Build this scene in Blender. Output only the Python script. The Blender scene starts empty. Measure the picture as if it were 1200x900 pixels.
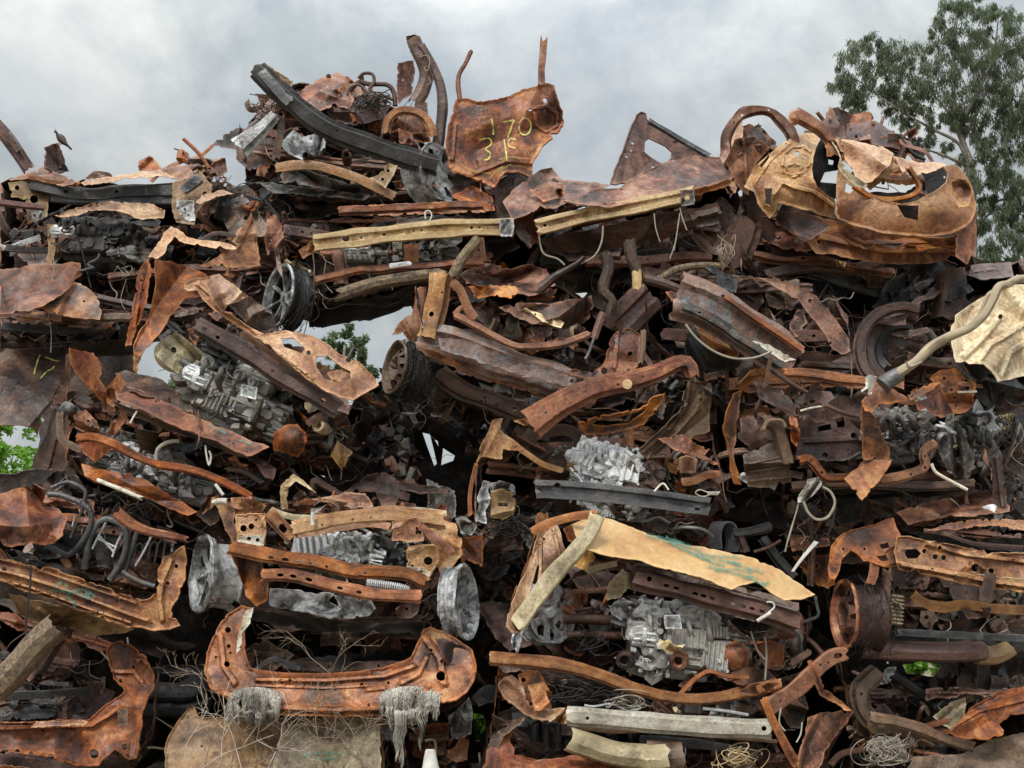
import bpy, bmesh, math, random
import numpy as np
from mathutils import Vector, Matrix, Quaternion, noise
from mathutils.geometry import delaunay_2d_cdt
R = random.Random(7)
SC = bpy.context.scene
COL = SC.collection
F = 1330.0            # focal length in pixels of a 1200 x 900 frame
PITCH = math.radians(8.0)
CAM = Vector((0, 0, 1.6))
Y0 = 7.0              # distance to the front of the pile
FW = Vector((0, math.cos(PITCH), math.sin(PITCH)))
UPV = Vector((0, -math.sin(PITCH), math.cos(PITCH)))

def P(x, y, d=0.0):
    v = FW + Vector((1, 0, 0)) * ((x - 600) / F) + UPV * ((450 - y) / F)
    return CAM + v * ((Y0 + d) / v.y)

# ------------------------------------------------------------------ crops: traced coordinates are given at 3x
OX = OY = 0.0
SCL = 1.0
def K(x, y, s=3.0):
    global OX, OY, SCL
    OX, OY, SCL = x, y, s
def pt(s):
    """'x,y x,y' or 'x,y,d ...' -> list of tuples in frame pixels"""
    out = []
    for q in s.split():
        v = [float(a) for a in q.split(',')]
        v[0] = OX + v[0] / SCL; v[1] = OY + v[1] / SCL
        out.append(tuple(v))
    return out

# ------------------------------------------------------------------ objects
CUR = None      # the Empty of the wreck being built
CD = 0.0        # its depth
SOLO = None
def tag(o, label=None, cat=None, group=None, kind=None):
    if label: o['label'] = label
    if cat: o['category'] = cat
    if group: o['group'] = group
    if kind: o['kind'] = kind
    return o
def car(name, label, x, y, d=0.0, cat='wrecked car', group='burnt car wrecks in the pile'):
    global CUR, CD
    CD = d
    o = bpy.data.objects.new(name, None); COL.objects.link(o)
    o.empty_display_size = .2
    o.location = P(x, y, d + .4)
    CUR = tag(o, label, cat, group)
    return o
def solo(label, cat, group=None):
    global SOLO
    SOLO = (label, cat, group)
def nocar(d=0.0):
    global CUR, CD
    CUR = None; CD = d
def wloc(o):
    v = Vector(o.location)
    while o.parent: o = o.parent; v += Vector(o.location)
    return v
def thicken(bm, t):
    bm.normal_update()
    vs = bm.verts[:]; fs = bm.faces[:]; bd = [(e.verts[0], e.verts[1], e.link_loops[0].vert) for e in bm.edges if e.is_boundary]
    m = {v: bm.verts.new(v.co - (v.normal if v.normal.length > .1 else Vector((0, -1, 0))) * t) for v in vs}
    for f in fs: bm.faces.new([m[v] for v in reversed(f.verts)])
    for a, b, s in bd:
        if s != a: a, b = b, a
        try: bm.faces.new((b, a, m[a], m[b]))
        except ValueError: pass
def link(name, bm, mat, par='cur', smooth=35, solid=0):
    """one mesh object from a bmesh in world coordinates"""
    global SOLO
    if solid:
        bmesh.ops.recalc_face_normals(bm, faces=bm.faces[:])
        if sum(f.normal.y * f.calc_area() for f in bm.faces) > 0: bmesh.ops.reverse_faces(bm, faces=bm.faces[:])
        thicken(bm, solid)
    p = CUR if par == 'cur' else par
    if SOLO: p = None
    me = bpy.data.meshes.new(name)
    if p is not None: off = wloc(p)
    else:
        c = [v.co for v in bm.verts]
        off = Vector((sum(v.x for v in c) / len(c), sum(v.y for v in c) / len(c), min(v.z for v in c)))
    bmesh.ops.translate(bm, verts=bm.verts[:], vec=-off)
    for f in bm.faces: f.smooth = True
    bm.to_mesh(me); bm.free()
    if smooth is not None: me.set_sharp_from_angle(angle=math.radians(smooth))
    me.materials.append(M(mat))
    o = bpy.data.objects.new(name, me); COL.objects.link(o)
    if p is not None: o.parent = p
    else: o.location = off
    if SOLO:
        tag(o, *SOLO); SOLO = None
    return o

# ------------------------------------------------------------------ 2-D helpers
def pip(px, py, poly):
    x = np.asarray(px); y = np.asarray(py); ins = np.zeros(x.shape, bool)
    n = len(poly); j = n - 1
    for i in range(n):
        xi, yi = poly[i][0], poly[i][1]; xj, yj = poly[j][0], poly[j][1]
        if yi != yj:
            c = ((yi > y) != (yj > y)) & (x < (xj - xi) * (y - yi) / (yj - yi) + xi)
            ins ^= c
        j = i
    return ins
def bdist(px, py, poly, closed=True):
    x = np.asarray(px, float); y = np.asarray(py, float); best = np.full(x.shape, 1e9)
    n = len(poly)
    for i in range(n if closed else n - 1):
        x0, y0 = poly[i][0], poly[i][1]; x1, y1 = poly[(i + 1) % n][0], poly[(i + 1) % n][1]
        dx, dy = x1 - x0, y1 - y0; L = dx * dx + dy * dy + 1e-9
        t = np.clip(((x - x0) * dx + (y - y0) * dy) / L, 0, 1)
        best = np.minimum(best, np.hypot(x - x0 - t * dx, y - y0 - t * dy))
    return best
def catmull(pts, n=4, closed=True):
    out = []; m = len(pts)
    for i in range(m if closed else m - 1):
        if closed: p0, p1, p2, p3 = pts[i - 1], pts[i], pts[(i + 1) % m], pts[(i + 2) % m]
        else: p0, p1, p2, p3 = pts[max(i - 1, 0)], pts[i], pts[i + 1], pts[min(i + 2, m - 1)]
        for k in range(n):
            t = k / n
            out.append(tuple(.5 * ((2 * b) + (c - a) * t + (2 * a - 5 * b + 4 * c - d) * t * t + (3 * b - a - 3 * c + d) * t ** 3)
                             for a, b, c, d in zip(p0, p1, p2, p3)))
    if not closed: out.append(tuple(pts[-1]))
    return out
def dens(poly, step, jit=0.0, closed=True):
    out = []; n = len(poly)
    for i in range(n if closed else n - 1):
        a, b = poly[i], poly[(i + 1) % n]
        L = math.hypot(b[0] - a[0], b[1] - a[1]); m = max(1, int(L / step + .5))
        for k in range(m):
            t = k / m
            jx, jy = ((R.gauss(0, jit), R.gauss(0, jit)) if k else (0, 0))
            out.append((a[0] + (b[0] - a[0]) * t + jx, a[1] + (b[1] - a[1]) * t + jy))
    return out
def tris(poly, holes, inner):
    """triangles of a polygon with holes and interior points"""
    vs = []; es = []
    for ring in [poly] + list(holes):
        s = len(vs); vs += [Vector((p[0], p[1])) for p in ring]
        es += [(s + i, s + (i + 1) % len(ring)) for i in range(len(ring))]
    vs += [Vector((p[0], p[1])) for p in inner]
    r = delaunay_2d_cdt(vs, es, [], 0, 1e-5)
    v = [(p.x, p.y) for p in r[0]]; fs = [f for f in r[2] if len(f) == 3]
    if not fs: return v, []
    c = np.array([[(v[f[0]][i] + v[f[1]][i] + v[f[2]][i]) / 3 for i in (0, 1)] for f in fs])
    ok = pip(c[:, 0], c[:, 1], poly)
    for h in holes: ok &= ~pip(c[:, 0], c[:, 1], h)
    return v, [f for f, k in zip(fs, ok) if k]
def ring(x, y, r, n=9, sq=1.0, a0=0.3):
    return [(x + r * math.cos(a0 + 2 * math.pi * i / n), y + r * sq * math.sin(a0 + 2 * math.pi * i / n)) for i in range(n)]

def crumpler(amp, fr, fold=1.0):
    s = Vector((R.uniform(-90, 90), R.uniform(-90, 90), R.uniform(-90, 90)))
    dirs = [(R.uniform(0, math.pi), R.uniform(.5, 1.4), R.random(), R.uniform(.4, 1)) for _ in range(3)]
    def f(x, z, y=0.0):
        q = Vector((x, y, z)) * fr * .5 + s
        w = noise.noise(q * 1.3) * .7
        v = 0.0
        for a, k, ph, wt in dirs:
            t = (x * math.cos(a) + z * math.sin(a)) * fr * k * .6 + ph + w
            v += wt * abs(2 * (t - math.floor(t + .5))) * (.5 + .8 * noise.noise(q * .9 + Vector((ph * 9, 0, 0))))
        v = v * fold * .85 + noise.noise(q) * .45 + .2 * noise.noise(q * 3.1) + .05 * noise.noise(q * 8)
        return amp * v
    return f

DF = {}   # object name -> depth function, for marks sprayed on a panel
def S(name, mat, pts, d=0.0, g=(0, 0), cr=.018, fr=5.0, holes=(), th=.006, sm=0, lip=.007, j=.35, res=None, ridges=(), bow=0.0, fold=1.0, par='cur', lw=2.4, smooth=19, cre=None, wear=1.0):
    """a pressed and crumpled steel panel: outline in pixels, its own depth, tilt, creases, flange and thickness"""
    pl = pt(pts) if isinstance(pts, str) else [tuple(p) for p in pts]
    xy = [p[:2] for p in pl]
    if sm: xy = catmull(xy, 4)
    xs = [p[0] for p in xy]; ys = [p[1] for p in xy]
    x0, x1, y0, y1 = min(xs), max(xs), min(ys), max(ys)
    if res is None: res = max(2.2, min(6.0, math.sqrt((x1 - x0) * (y1 - y0)) / 20))
    xy = dens(xy, res * 1.2, j)
    big = max(x1 - x0, y1 - y0)
    lip *= .62
    if wear and big > 22:                                  # no cut edge runs quite true
        s0_ = R.uniform(0, 99); am_ = min(1.6, big * .02) * wear
        xy = [(p[0] + am_ * (noise.noise(Vector((p[0] * .09, p[1] * .09, s0_))) + .6 * noise.noise(Vector((p[0] * .3, p[1] * .3, s0_)))), p[1] + am_ * (noise.noise(Vector((p[0] * .09, p[1] * .09, s0_ + 9))) + .6 * noise.noise(Vector((p[0] * .3, p[1] * .3, s0_ + 5))))) for p in xy]
    if wear and big > 22:                                  # nicks torn into the edge
        n_ = len(xy); ar = sum(xy[i - 1][0] * xy[i][1] - xy[i][0] * xy[i - 1][1] for i in range(n_)); s_ = 1 if ar > 0 else -1
        for i in R.sample(range(n_), max(1, int(n_ * .055 * wear))):
            p0, p1 = xy[i - 1], xy[(i + 1) % n_]; L_ = math.hypot(p1[0] - p0[0], p1[1] - p0[1]) or 1
            dp = R.uniform(1.0, min(4.5, big * .06))
            q_ = (xy[i][0] - (p1[1] - p0[1]) / L_ * dp * s_, xy[i][1] + (p1[0] - p0[0]) / L_ * dp * s_)
            if pip([q_[0]], [q_[1]], xy)[0] and bdist([q_[0]], [q_[1]], xy)[0] > dp * .5: xy[i] = q_
    hs = []
    if wear and big > 30:                                  # bolt and weld holes
        for _ in range(int(R.uniform(0, 1.6 + big / 40) * wear)):
            q_ = (R.uniform(x0, x1), R.uniform(y0, y1)); r_ = R.uniform(.8, 1.7)
            if pip([q_[0]], [q_[1]], xy)[0] and bdist([q_[0]], [q_[1]], xy)[0] > r_ + 2.5 and all(math.hypot(q_[0] - h_[0][0], q_[1] - h_[0][1]) > 9 for h_ in hs):
                if all(not (isinstance(h, tuple)) or math.hypot(q_[0] - OX - h[0] / SCL, q_[1] - OY - h[1] / SCL) > h[2] / SCL + 5 for h in holes) and all(not isinstance(h, str) or bdist([q_[0]], [q_[1]], pt(h))[0] > 5 and not pip([q_[0]], [q_[1]], pt(h))[0] for h in holes):
                    hs.append(ring(q_[0], q_[1], r_, 7))
    for h in holes:
        if isinstance(h, str): hs.append(dens(pt(h), res * 1.2, j * .4))
        else: hs.append(ring(OX + h[0] / SCL, OY + h[1] / SCL, h[2] / SCL * 1.25))
    gx = np.arange(x0, x1 + res, res); gy = np.arange(y0, y1 + res, res)
    GX, GY = np.meshgrid(gx, gy); GX = GX.ravel() + np.array([R.uniform(-.3, .3) * res for _ in range(GX.size)])
    GY = GY.ravel() + np.array([R.uniform(-.3, .3) * res for _ in range(GY.size)])
    ok = pip(GX, GY, xy) & (bdist(GX, GY, xy) > res * .55)
    for h in hs: ok &= ~pip(GX, GY, h) & (bdist(GX, GY, h) > res * .45)
    inner = list(zip(GX[ok], GY[ok]))
    cx, cy = (x0 + x1) / 2, (y0 + y1) / 2; hw = max((x1 - x0), (y1 - y0)) / 2
    rd = [(pt(a[0]) if isinstance(a[0], str) else a[0], a[1], a[2] / SCL) for a in ridges]
    # creases: straight dents and folds struck across the panel
    cz = []
    nc = int(min(7, max(1, hw / 14))) if cre is None else cre
    for _ in range(nc):
        u, w_ = R.choice(xy), R.choice(xy)
        m = (R.uniform(x0, x1), R.uniform(y0, y1))
        if math.hypot(u[0] - w_[0], u[1] - w_[1]) < hw * .5: w_ = m
        mid = ((u[0] + w_[0]) / 2 + R.gauss(0, hw * .1), (u[1] + w_[1]) / 2 + R.gauss(0, hw * .1))
        cz.append(([u, mid, w_], R.choice((-1, 1)) * R.uniform(.6, 2.6) * max(cr, .007), R.uniform(.18, .5) * hw))
    extra = []
    if lip:
        for rg_, sg in [(xy, 1)] + [(h, -1) for h in hs]:
            n_ = len(rg_); ar = sum(rg_[i - 1][0] * rg_[i][1] - rg_[i][0] * rg_[i - 1][1] for i in range(n_))
            s_ = (1 if ar > 0 else -1) * sg
            for i in range(n_):
                p0, p1 = rg_[i - 1], rg_[(i + 1) % n_]; tx, ty = p1[0] - p0[0], p1[1] - p0[1]; L_ = math.hypot(tx, ty) or 1
                extra.append((rg_[i][0] - ty / L_ * lw * s_, rg_[i][1] + tx / L_ * lw * s_))
    for poly, amp, w in rd:
        for p, p2 in zip(poly, poly[1:]):
            L_ = math.hypot(p2[0] - p[0], p2[1] - p[1]) or 1; m_ = max(1, int(L_ / (res * .8)))
            for k in range(m_ + 1):
                for o_ in (-1, -.5, .5, 1): extra.append((p[0] + (p2[0] - p[0]) * k / m_ - (p2[1] - p[1]) / L_ * w * o_, p[1] + (p2[1] - p[1]) * k / m_ + (p2[0] - p[0]) / L_ * w * o_))
    cre_pts = []
    for poly, amp, w in cz:
        cre_pts += dens(poly, res * .7, 0, False)
    extra += cre_pts
    if extra:
        ea = np.array(extra); ok = pip(ea[:, 0], ea[:, 1], xy) & (bdist(ea[:, 0], ea[:, 1], xy) > lw * .55)
        for h in hs: ok &= ~pip(ea[:, 0], ea[:, 1], h) & (bdist(ea[:, 0], ea[:, 1], h) > lw * .5)
        ea = ea[ok]
        if len(ea):
            if inner:
                ia = np.array(inner); dm = np.min(np.hypot(ia[:, None, 0] - ea[None, :, 0], ia[:, None, 1] - ea[None, :, 1]), axis=1)
                inner = ia[dm > res * .4].tolist()
            inner = list(inner) + ea.tolist()
    v, fs = tris(xy, hs, inner)
    cf = crumpler(cr * (1.3 if cr > .015 else .8), fr, fold)
    def df(ax, ay, edge=None):
        ax = np.asarray(ax, float); ay = np.asarray(ay, float)
        o = d + CD + g[0] * (ax - cx) / 100 + g[1] * (ay - cy) / 100 + bow * (((ax - cx) ** 2 + (ay - cy) ** 2) / hw ** 2)
        o = o + np.array([cf(a / 190, b / 190) for a, b in zip(ax, ay)])
        if lip:
            e = bdist(ax, ay, xy)
            for h in hs: o = o - lip * .3 * np.clip(1 - bdist(ax, ay, h) / lw, 0, 1)
            o = o - lip * np.clip(1 - e / lw, 0, 1)
        for poly, amp, w in rd:
            e = np.clip(1 - bdist(ax, ay, poly, False) / w, 0, 1)
            o = o - amp * np.minimum(1, e * 1.9)
        for poly, amp, w in cz:
            o = o - amp * np.clip(1 - bdist(ax, ay, poly, False) / w, 0, 1)
        return o
    D = df([p[0] for p in v], [p[1] for p in v])
    bm = bmesh.new()
    bv = [bm.verts.new(P(p[0], p[1], q)) for p, q in zip(v, D)]
    for f in fs:
        try: bm.faces.new([bv[i] for i in f])
        except ValueError: pass
    for w in [w for w in bm.verts if not w.link_faces]: bm.verts.remove(w)
    o = link(name, bm, mat, par, smooth, solid=th * .45)
    DF[o.name] = df
    return o

PROF = {
 'hat': [(-.5, 0), (-.34, .05), (-.27, 1), (.27, 1), (.34, .05), (.5, 0)],
 'chan': [(-.5, -1), (-.5, .0), (-.44, .15), (.44, .15), (.5, 0), (.5, -1)],
 'dbl': [(-.5, -.9), (-.5, .3), (-.2, .35), (-.12, -.15), (.12, -.15), (.2, .35), (.5, .3), (.5, -.9)],
 'sill': [(-.5, -.6), (-.46, .1), (-.24, .5), (-.14, .15), (.08, .15), (.15, .6), (.34, .55), (.42, 0), (.5, -.1)],
 'flat': [(-.5, 0), (-.2, .12), (.2, .1), (.5, -.05)],
 'ang': [(-.5, -.8), (-.5, 0), (0, .1), (.5, 0)],
 'rnd': [(-.5, -.5), (-.5, 0), (-.36, .36), (0, .5), (.36, .36), (.5, 0), (.5, -.5)],
}
def B(name, mat, path, w, prof='hat', h=.35, holes=(), cr=.006, fr=9.0, d=0.0, twist=0.0, th=.004, par='cur', jend=1.0, sm=1, taper=1.0, w2=None, buck=.2):
    """a pressed section (rail, bumper beam, strip) swept along a path; holes: (fraction along, profile position -.5...5, radius px, stretch)"""
    pl = pt(path) if isinstance(path, str) else path
    w = w / SCL; w2 = (w2 / SCL if w2 else w * taper)
    pts = [tuple(P(p[0], p[1], CD + d + (p[2] if len(p) > 2 else 0))) for p in pl]
    if sm and len(pts) > 2: pts = catmull(pts, 6, False)
    pts = [Vector(p) for p in pts]
    acc = [0.0]
    for a, b in zip(pts, pts[1:]): acc.append(acc[-1] + (b - a).length)
    Ltot = acc[-1]
    wm = w * (Y0 + CD + d) / F; wm2 = w2 * (Y0 + CD + d) / F
    pr = PROF[prof]; hh = h * wm
    tl = [0.0]
    for a, b in zip(pr, pr[1:]): tl.append(tl[-1] + math.hypot((b[0] - a[0]) * wm, (b[1] - a[1]) * hh))
    W = tl[-1]
    step = max(.012, min(.03, wm / 3.5))
    out = dens([(0, 0), (Ltot, 0), (Ltot, W), (0, W)], step, 0)
    out = [(x + (R.gauss(0, jend) * .006 if (x < 1e-6 or x > Ltot - 1e-6) else 0), y) for x, y in out]
    hs = []
    for q in holes:
        s, u, r = q[0], q[1], q[2] * (Y0 + CD + d) / F / SCL
        st = q[3] if len(q) > 3 else 1.0
        k = next((i for i in range(len(pr) - 1) if pr[i][0] <= u <= pr[i + 1][0] and pr[i + 1][0] > pr[i][0]), 0)
        t = tl[k] + (tl[k + 1] - tl[k]) * (u - pr[k][0]) / max(1e-6, pr[k + 1][0] - pr[k][0])
        hs.append(ring(s * Ltot, t, r * st, 10, 1 / st))
    inner = []
    rows = []
    for a, b in zip(tl, tl[1:]):
        m = max(1, int((b - a) / step + .4))
        rows += [a + (b - a) * i / m for i in range(m)]
    rows = rows[1:]
    n = max(2, int(Ltot / step))
    for i in range(1, n):
        for t in rows: inner.append((i * Ltot / n, t))
    ia = np.array(inner) if inner else np.zeros((0, 2)); ok = np.ones(len(ia), bool)
    for hpoly in hs: ok &= ~pip(ia[:, 0], ia[:, 1], hpoly) & (bdist(ia[:, 0], ia[:, 1], hpoly) > step * .3)
    v, fs = tris(out, hs, ia[ok].tolist())
    cf = crumpler(cr, fr, .7)
    cf2 = crumpler(cr * .7, fr, .3)
    sd_ = R.uniform(0, 99)
    bm = bmesh.new(); bv = []
    for s, t in v:
        s_ = min(max(s, 0), Ltot); k = 0
        while k < len(acc) - 2 and acc[k + 1] < s_: k += 1
        T = (pts[k + 1] - pts[k]).normalized()
        f = (s - acc[k]) / max(1e-6, acc[k + 1] - acc[k])
        c = pts[k].lerp(pts[k + 1], f)
        if 0 < k and f < .5: T = T.lerp((pts[k] - pts[k - 1]).normalized(), .5 - f).normalized()
        elif k < len(pts) - 2 and f > .5: T = T.lerp((pts[k + 2] - pts[k + 1]).normalized(), f - .5).normalized()
        N = Vector((0, -1, 0)); N = (N - T * N.dot(T)).normalized(); A = T.cross(N)
        if A.z > 0 and abs(T.x) > .3: pass
        if twist:
            q = Quaternion(T, twist); N = q @ N; A = q @ A
        i = 0
        while i < len(tl) - 2 and tl[i + 1] < t: i += 1
        ff = (t - tl[i]) / max(1e-6, tl[i + 1] - tl[i])
        u = pr[i][0] + (pr[i + 1][0] - pr[i][0]) * ff; vv = pr[i][1] + (pr[i + 1][1] - pr[i][1]) * ff
        ww = wm + (wm2 - wm) * s_ / max(1e-6, Ltot)
        if prof != 'rnd': ww *= 1 + buck * noise.noise(Vector((s * 5.5, sd_, 0))); vv *= 1 + 2.2 * buck * noise.noise(Vector((s * 7, sd_, 4))); vv += buck * 1.2 * max(0, noise.noise(Vector((s * 9, t * 9, sd_))) - .1) * (1 if abs(u) < .3 else 0)
        co = c + A * (u * ww) + N * (vv * hh)
        co += N * cf(co.x, co.z, co.y) + A * cf2(co.x, co.z, co.y)
        bv.append(bm.verts.new(co))
    for f in fs:
        try: bm.faces.new([bv[i] for i in f])
        except ValueError: pass
    for q in [q for q in bm.verts if not q.link_faces]: bm.verts.remove(q)
    return link(name, bm, mat, par, 30, solid=th)

def tube_bm(bm, pts, r, n=6, r2=None, cap=True, wob=0.0):
    pts = [Vector(p) for p in pts]; r2 = r if r2 is None else r2
    T0 = (pts[1] - pts[0]).normalized()
    N = T0.orthogonal().normalized(); rings = []; m = len(pts)
    for i, p in enumerate(pts):
        T = (pts[min(i + 1, m - 1)] - pts[max(i - 1, 0)])
        T = T.normalized() if T.length > 1e-9 else T0
        N = (N - T * N.dot(T)); N = N.normalized() if N.length > 1e-6 else T.orthogonal().normalized()
        Bn = T.cross(N); rr = r + (r2 - r) * i / max(1, m - 1)
        rg = []
        for k in range(n):
            a = 2 * math.pi * k / n
            q = rr * (1 + (wob * noise.noise(p * 9 + Vector((k * 1.7, 0, 0))) if wob else 0))
            rg.append(bm.verts.new(p + N * (q * math.cos(a)) + Bn * (q * math.sin(a))))
        rings.append(rg)
    for a, b in zip(rings, rings[1:]):
        for k in range(n): bm.faces.new((a[k], a[(k + 1) % n], b[(k + 1) % n], b[k]))
    if cap and n > 2:
        bm.faces.new(rings[0][::-1]); bm.faces.new(rings[-1])
def T(name, mat, path, r, d=0.0, n=7, r2=None, wob=0.0, par='cur', sub=6, smooth=50):
    pl = pt(path) if isinstance(path, str) else path
    pts = [tuple(P(p[0], p[1], CD + d + (p[2] if len(p) > 2 else 0))) for p in pl]
    if sub > 1: pts = catmull(pts, sub, False)
    bm = bmesh.new(); tube_bm(bm, pts, r, n, r2, True, wob)
    return link(name, bm, mat, par, smooth)

def boss(name, mat, x, y, d, r, par='cur', hole=.45):
    """a round boss, pulley hub or bush facing forward: stepped, with a recessed bore"""
    x, y = OX + x / SCL, OY + y / SCL; r = r * (Y0 + CD + d) / F / SCL
    bm = bmesh.new()
    rg = [(r * hole, .05), (r * hole, -.0), (r * .62, -.012), (r * .7, -.004), (r * .9, -.004), (r * .97, .006), (r, .02), (r * .96, .07), (r * .8, .1)]
    m = [[bm.verts.new((q * math.cos(2 * math.pi * k / 20), z, q * math.sin(2 * math.pi * k / 20))) for k in range(20)] for q, z in rg]
    for p, q in zip(m, m[1:]):
        for k in range(20): bm.faces.new((p[k], p[(k + 1) % 20], q[(k + 1) % 20], q[k]))
    bm.faces.new(m[0])
    warp(bm, .006, 14); place(bm, (x), (y), d, 0, R.uniform(-.3, .2), R.uniform(-.4, .4))
    return link(name, bm, mat, par, 35)

def paint(panel, mat, strokes, w, off=.009):
    """spray paint lying on a panel: thin ribbons that follow its surface"""
    df = DF[panel.name]; bm = bmesh.new(); lay = bm.verts.layers.float.new('edge')
    w = w / SCL
    for s in strokes:
        pl = catmull(pt(s), 6, False); pl = dens(pl, 1.3, 0, False)
        rows = []
        for i, p in enumerate(pl):
            a = pl[max(0, i - 1)]; b = pl[min(len(pl) - 1, i + 1)]
            tx, ty = b[0] - a[0], b[1] - a[1]; L = math.hypot(tx, ty) or 1
            nx, ny = -ty / L, tx / L
            rows.append([(p[0] + nx * w * k / 2, p[1] + ny * w * k / 2) for k in (-.5, -.25, 0, .25, .5)])
        fl = [q for r_ in rows for q in r_]
        D = df([q[0] for q in fl], [q[1] for q in fl]) - off
        bv = []
        for i, (q, dd) in enumerate(zip(fl, D)):
            x = bm.verts.new(P(q[0], q[1], dd)); x[lay] = (0, .6, 1, .6, 0)[i % 5]
            bv.append(x)
        for i in range(len(rows) - 1):
            for k in range(4): bm.faces.new((bv[i * 5 + k], bv[i * 5 + k + 1], bv[i * 5 + k + 6], bv[i * 5 + k + 5]))
    return link('spray_paint', bm, mat, panel, None)

# ------------------------------------------------------------------ solid bits
def gbox(bm, c, s, mt=None, bev=.012, jit=.0):
    r = bmesh.ops.create_cube(bm, size=1.0); vs = r['verts']
    for v in vs: v.co = Vector((v.co.x * s[0], v.co.y * s[1], v.co.z * s[2])) + Vector((R.uniform(-1, 1), R.uniform(-1, 1), R.uniform(-1, 1))) * jit
    if bev:
        es = list({e for v in vs for e in v.link_edges})
        q = bmesh.ops.bevel(bm, geom=es, offset=min(bev, min(s) * .3), segments=1, affect='EDGES', profile=.5)
        vs = list({v for f in q['faces'] for v in f.verts} | {v for v in vs if v.is_valid})
    m = Matrix.Translation(c) @ (mt or Matrix())
    bmesh.ops.transform(bm, matrix=m, verts=vs)
    return vs
def gcyl(bm, c, r, L, axis='Y', n=14, r2=None, mt=None, steps=None):
    """cylinder or stepped lathe: steps = [(radius, position)]"""
    st = steps or [(r, -L / 2), (r2 or r, L / 2)]
    rg = []
    ax = {'X': Matrix.Rotation(math.pi / 2, 4, 'Y'), 'Y': Matrix.Rotation(-math.pi / 2, 4, 'X'), 'Z': Matrix()}[axis]
    m = Matrix.Translation(c) @ (mt or Matrix()) @ ax
    for rr, z in st:
        rg.append([bm.verts.new(m @ Vector((rr * math.cos(2 * math.pi * k / n), rr * math.sin(2 * math.pi * k / n), z))) for k in range(n)])
    for a, b in zip(rg, rg[1:]):
        for k in range(n): bm.faces.new((a[k], a[(k + 1) % n], b[(k + 1) % n], b[k]))
    bm.faces.new(rg[0][::-1]); bm.faces.new(rg[-1])
def warp(bm, amp, fr):
    s = Vector((R.uniform(-50, 50), 0, R.uniform(-50, 50)))
    for v in bm.verts:
        q = v.co * fr + s
        v.co += Vector((noise.noise(q), noise.noise(q + Vector((7, 3, 1))), noise.noise(q + Vector((1, 9, 4))))) * amp
def place(bm, x, y, d, ang, tilt=0.0, yaw=0.0):
    m = Matrix.Translation(P(x, y, CD + d)) @ Matrix.Rotation(ang, 4, 'Y') @ Matrix.Rotation(yaw, 4, 'Z') @ Matrix.Rotation(tilt, 4, 'X')
    bmesh.ops.transform(bm, matrix=m, verts=bm.verts[:])

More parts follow.
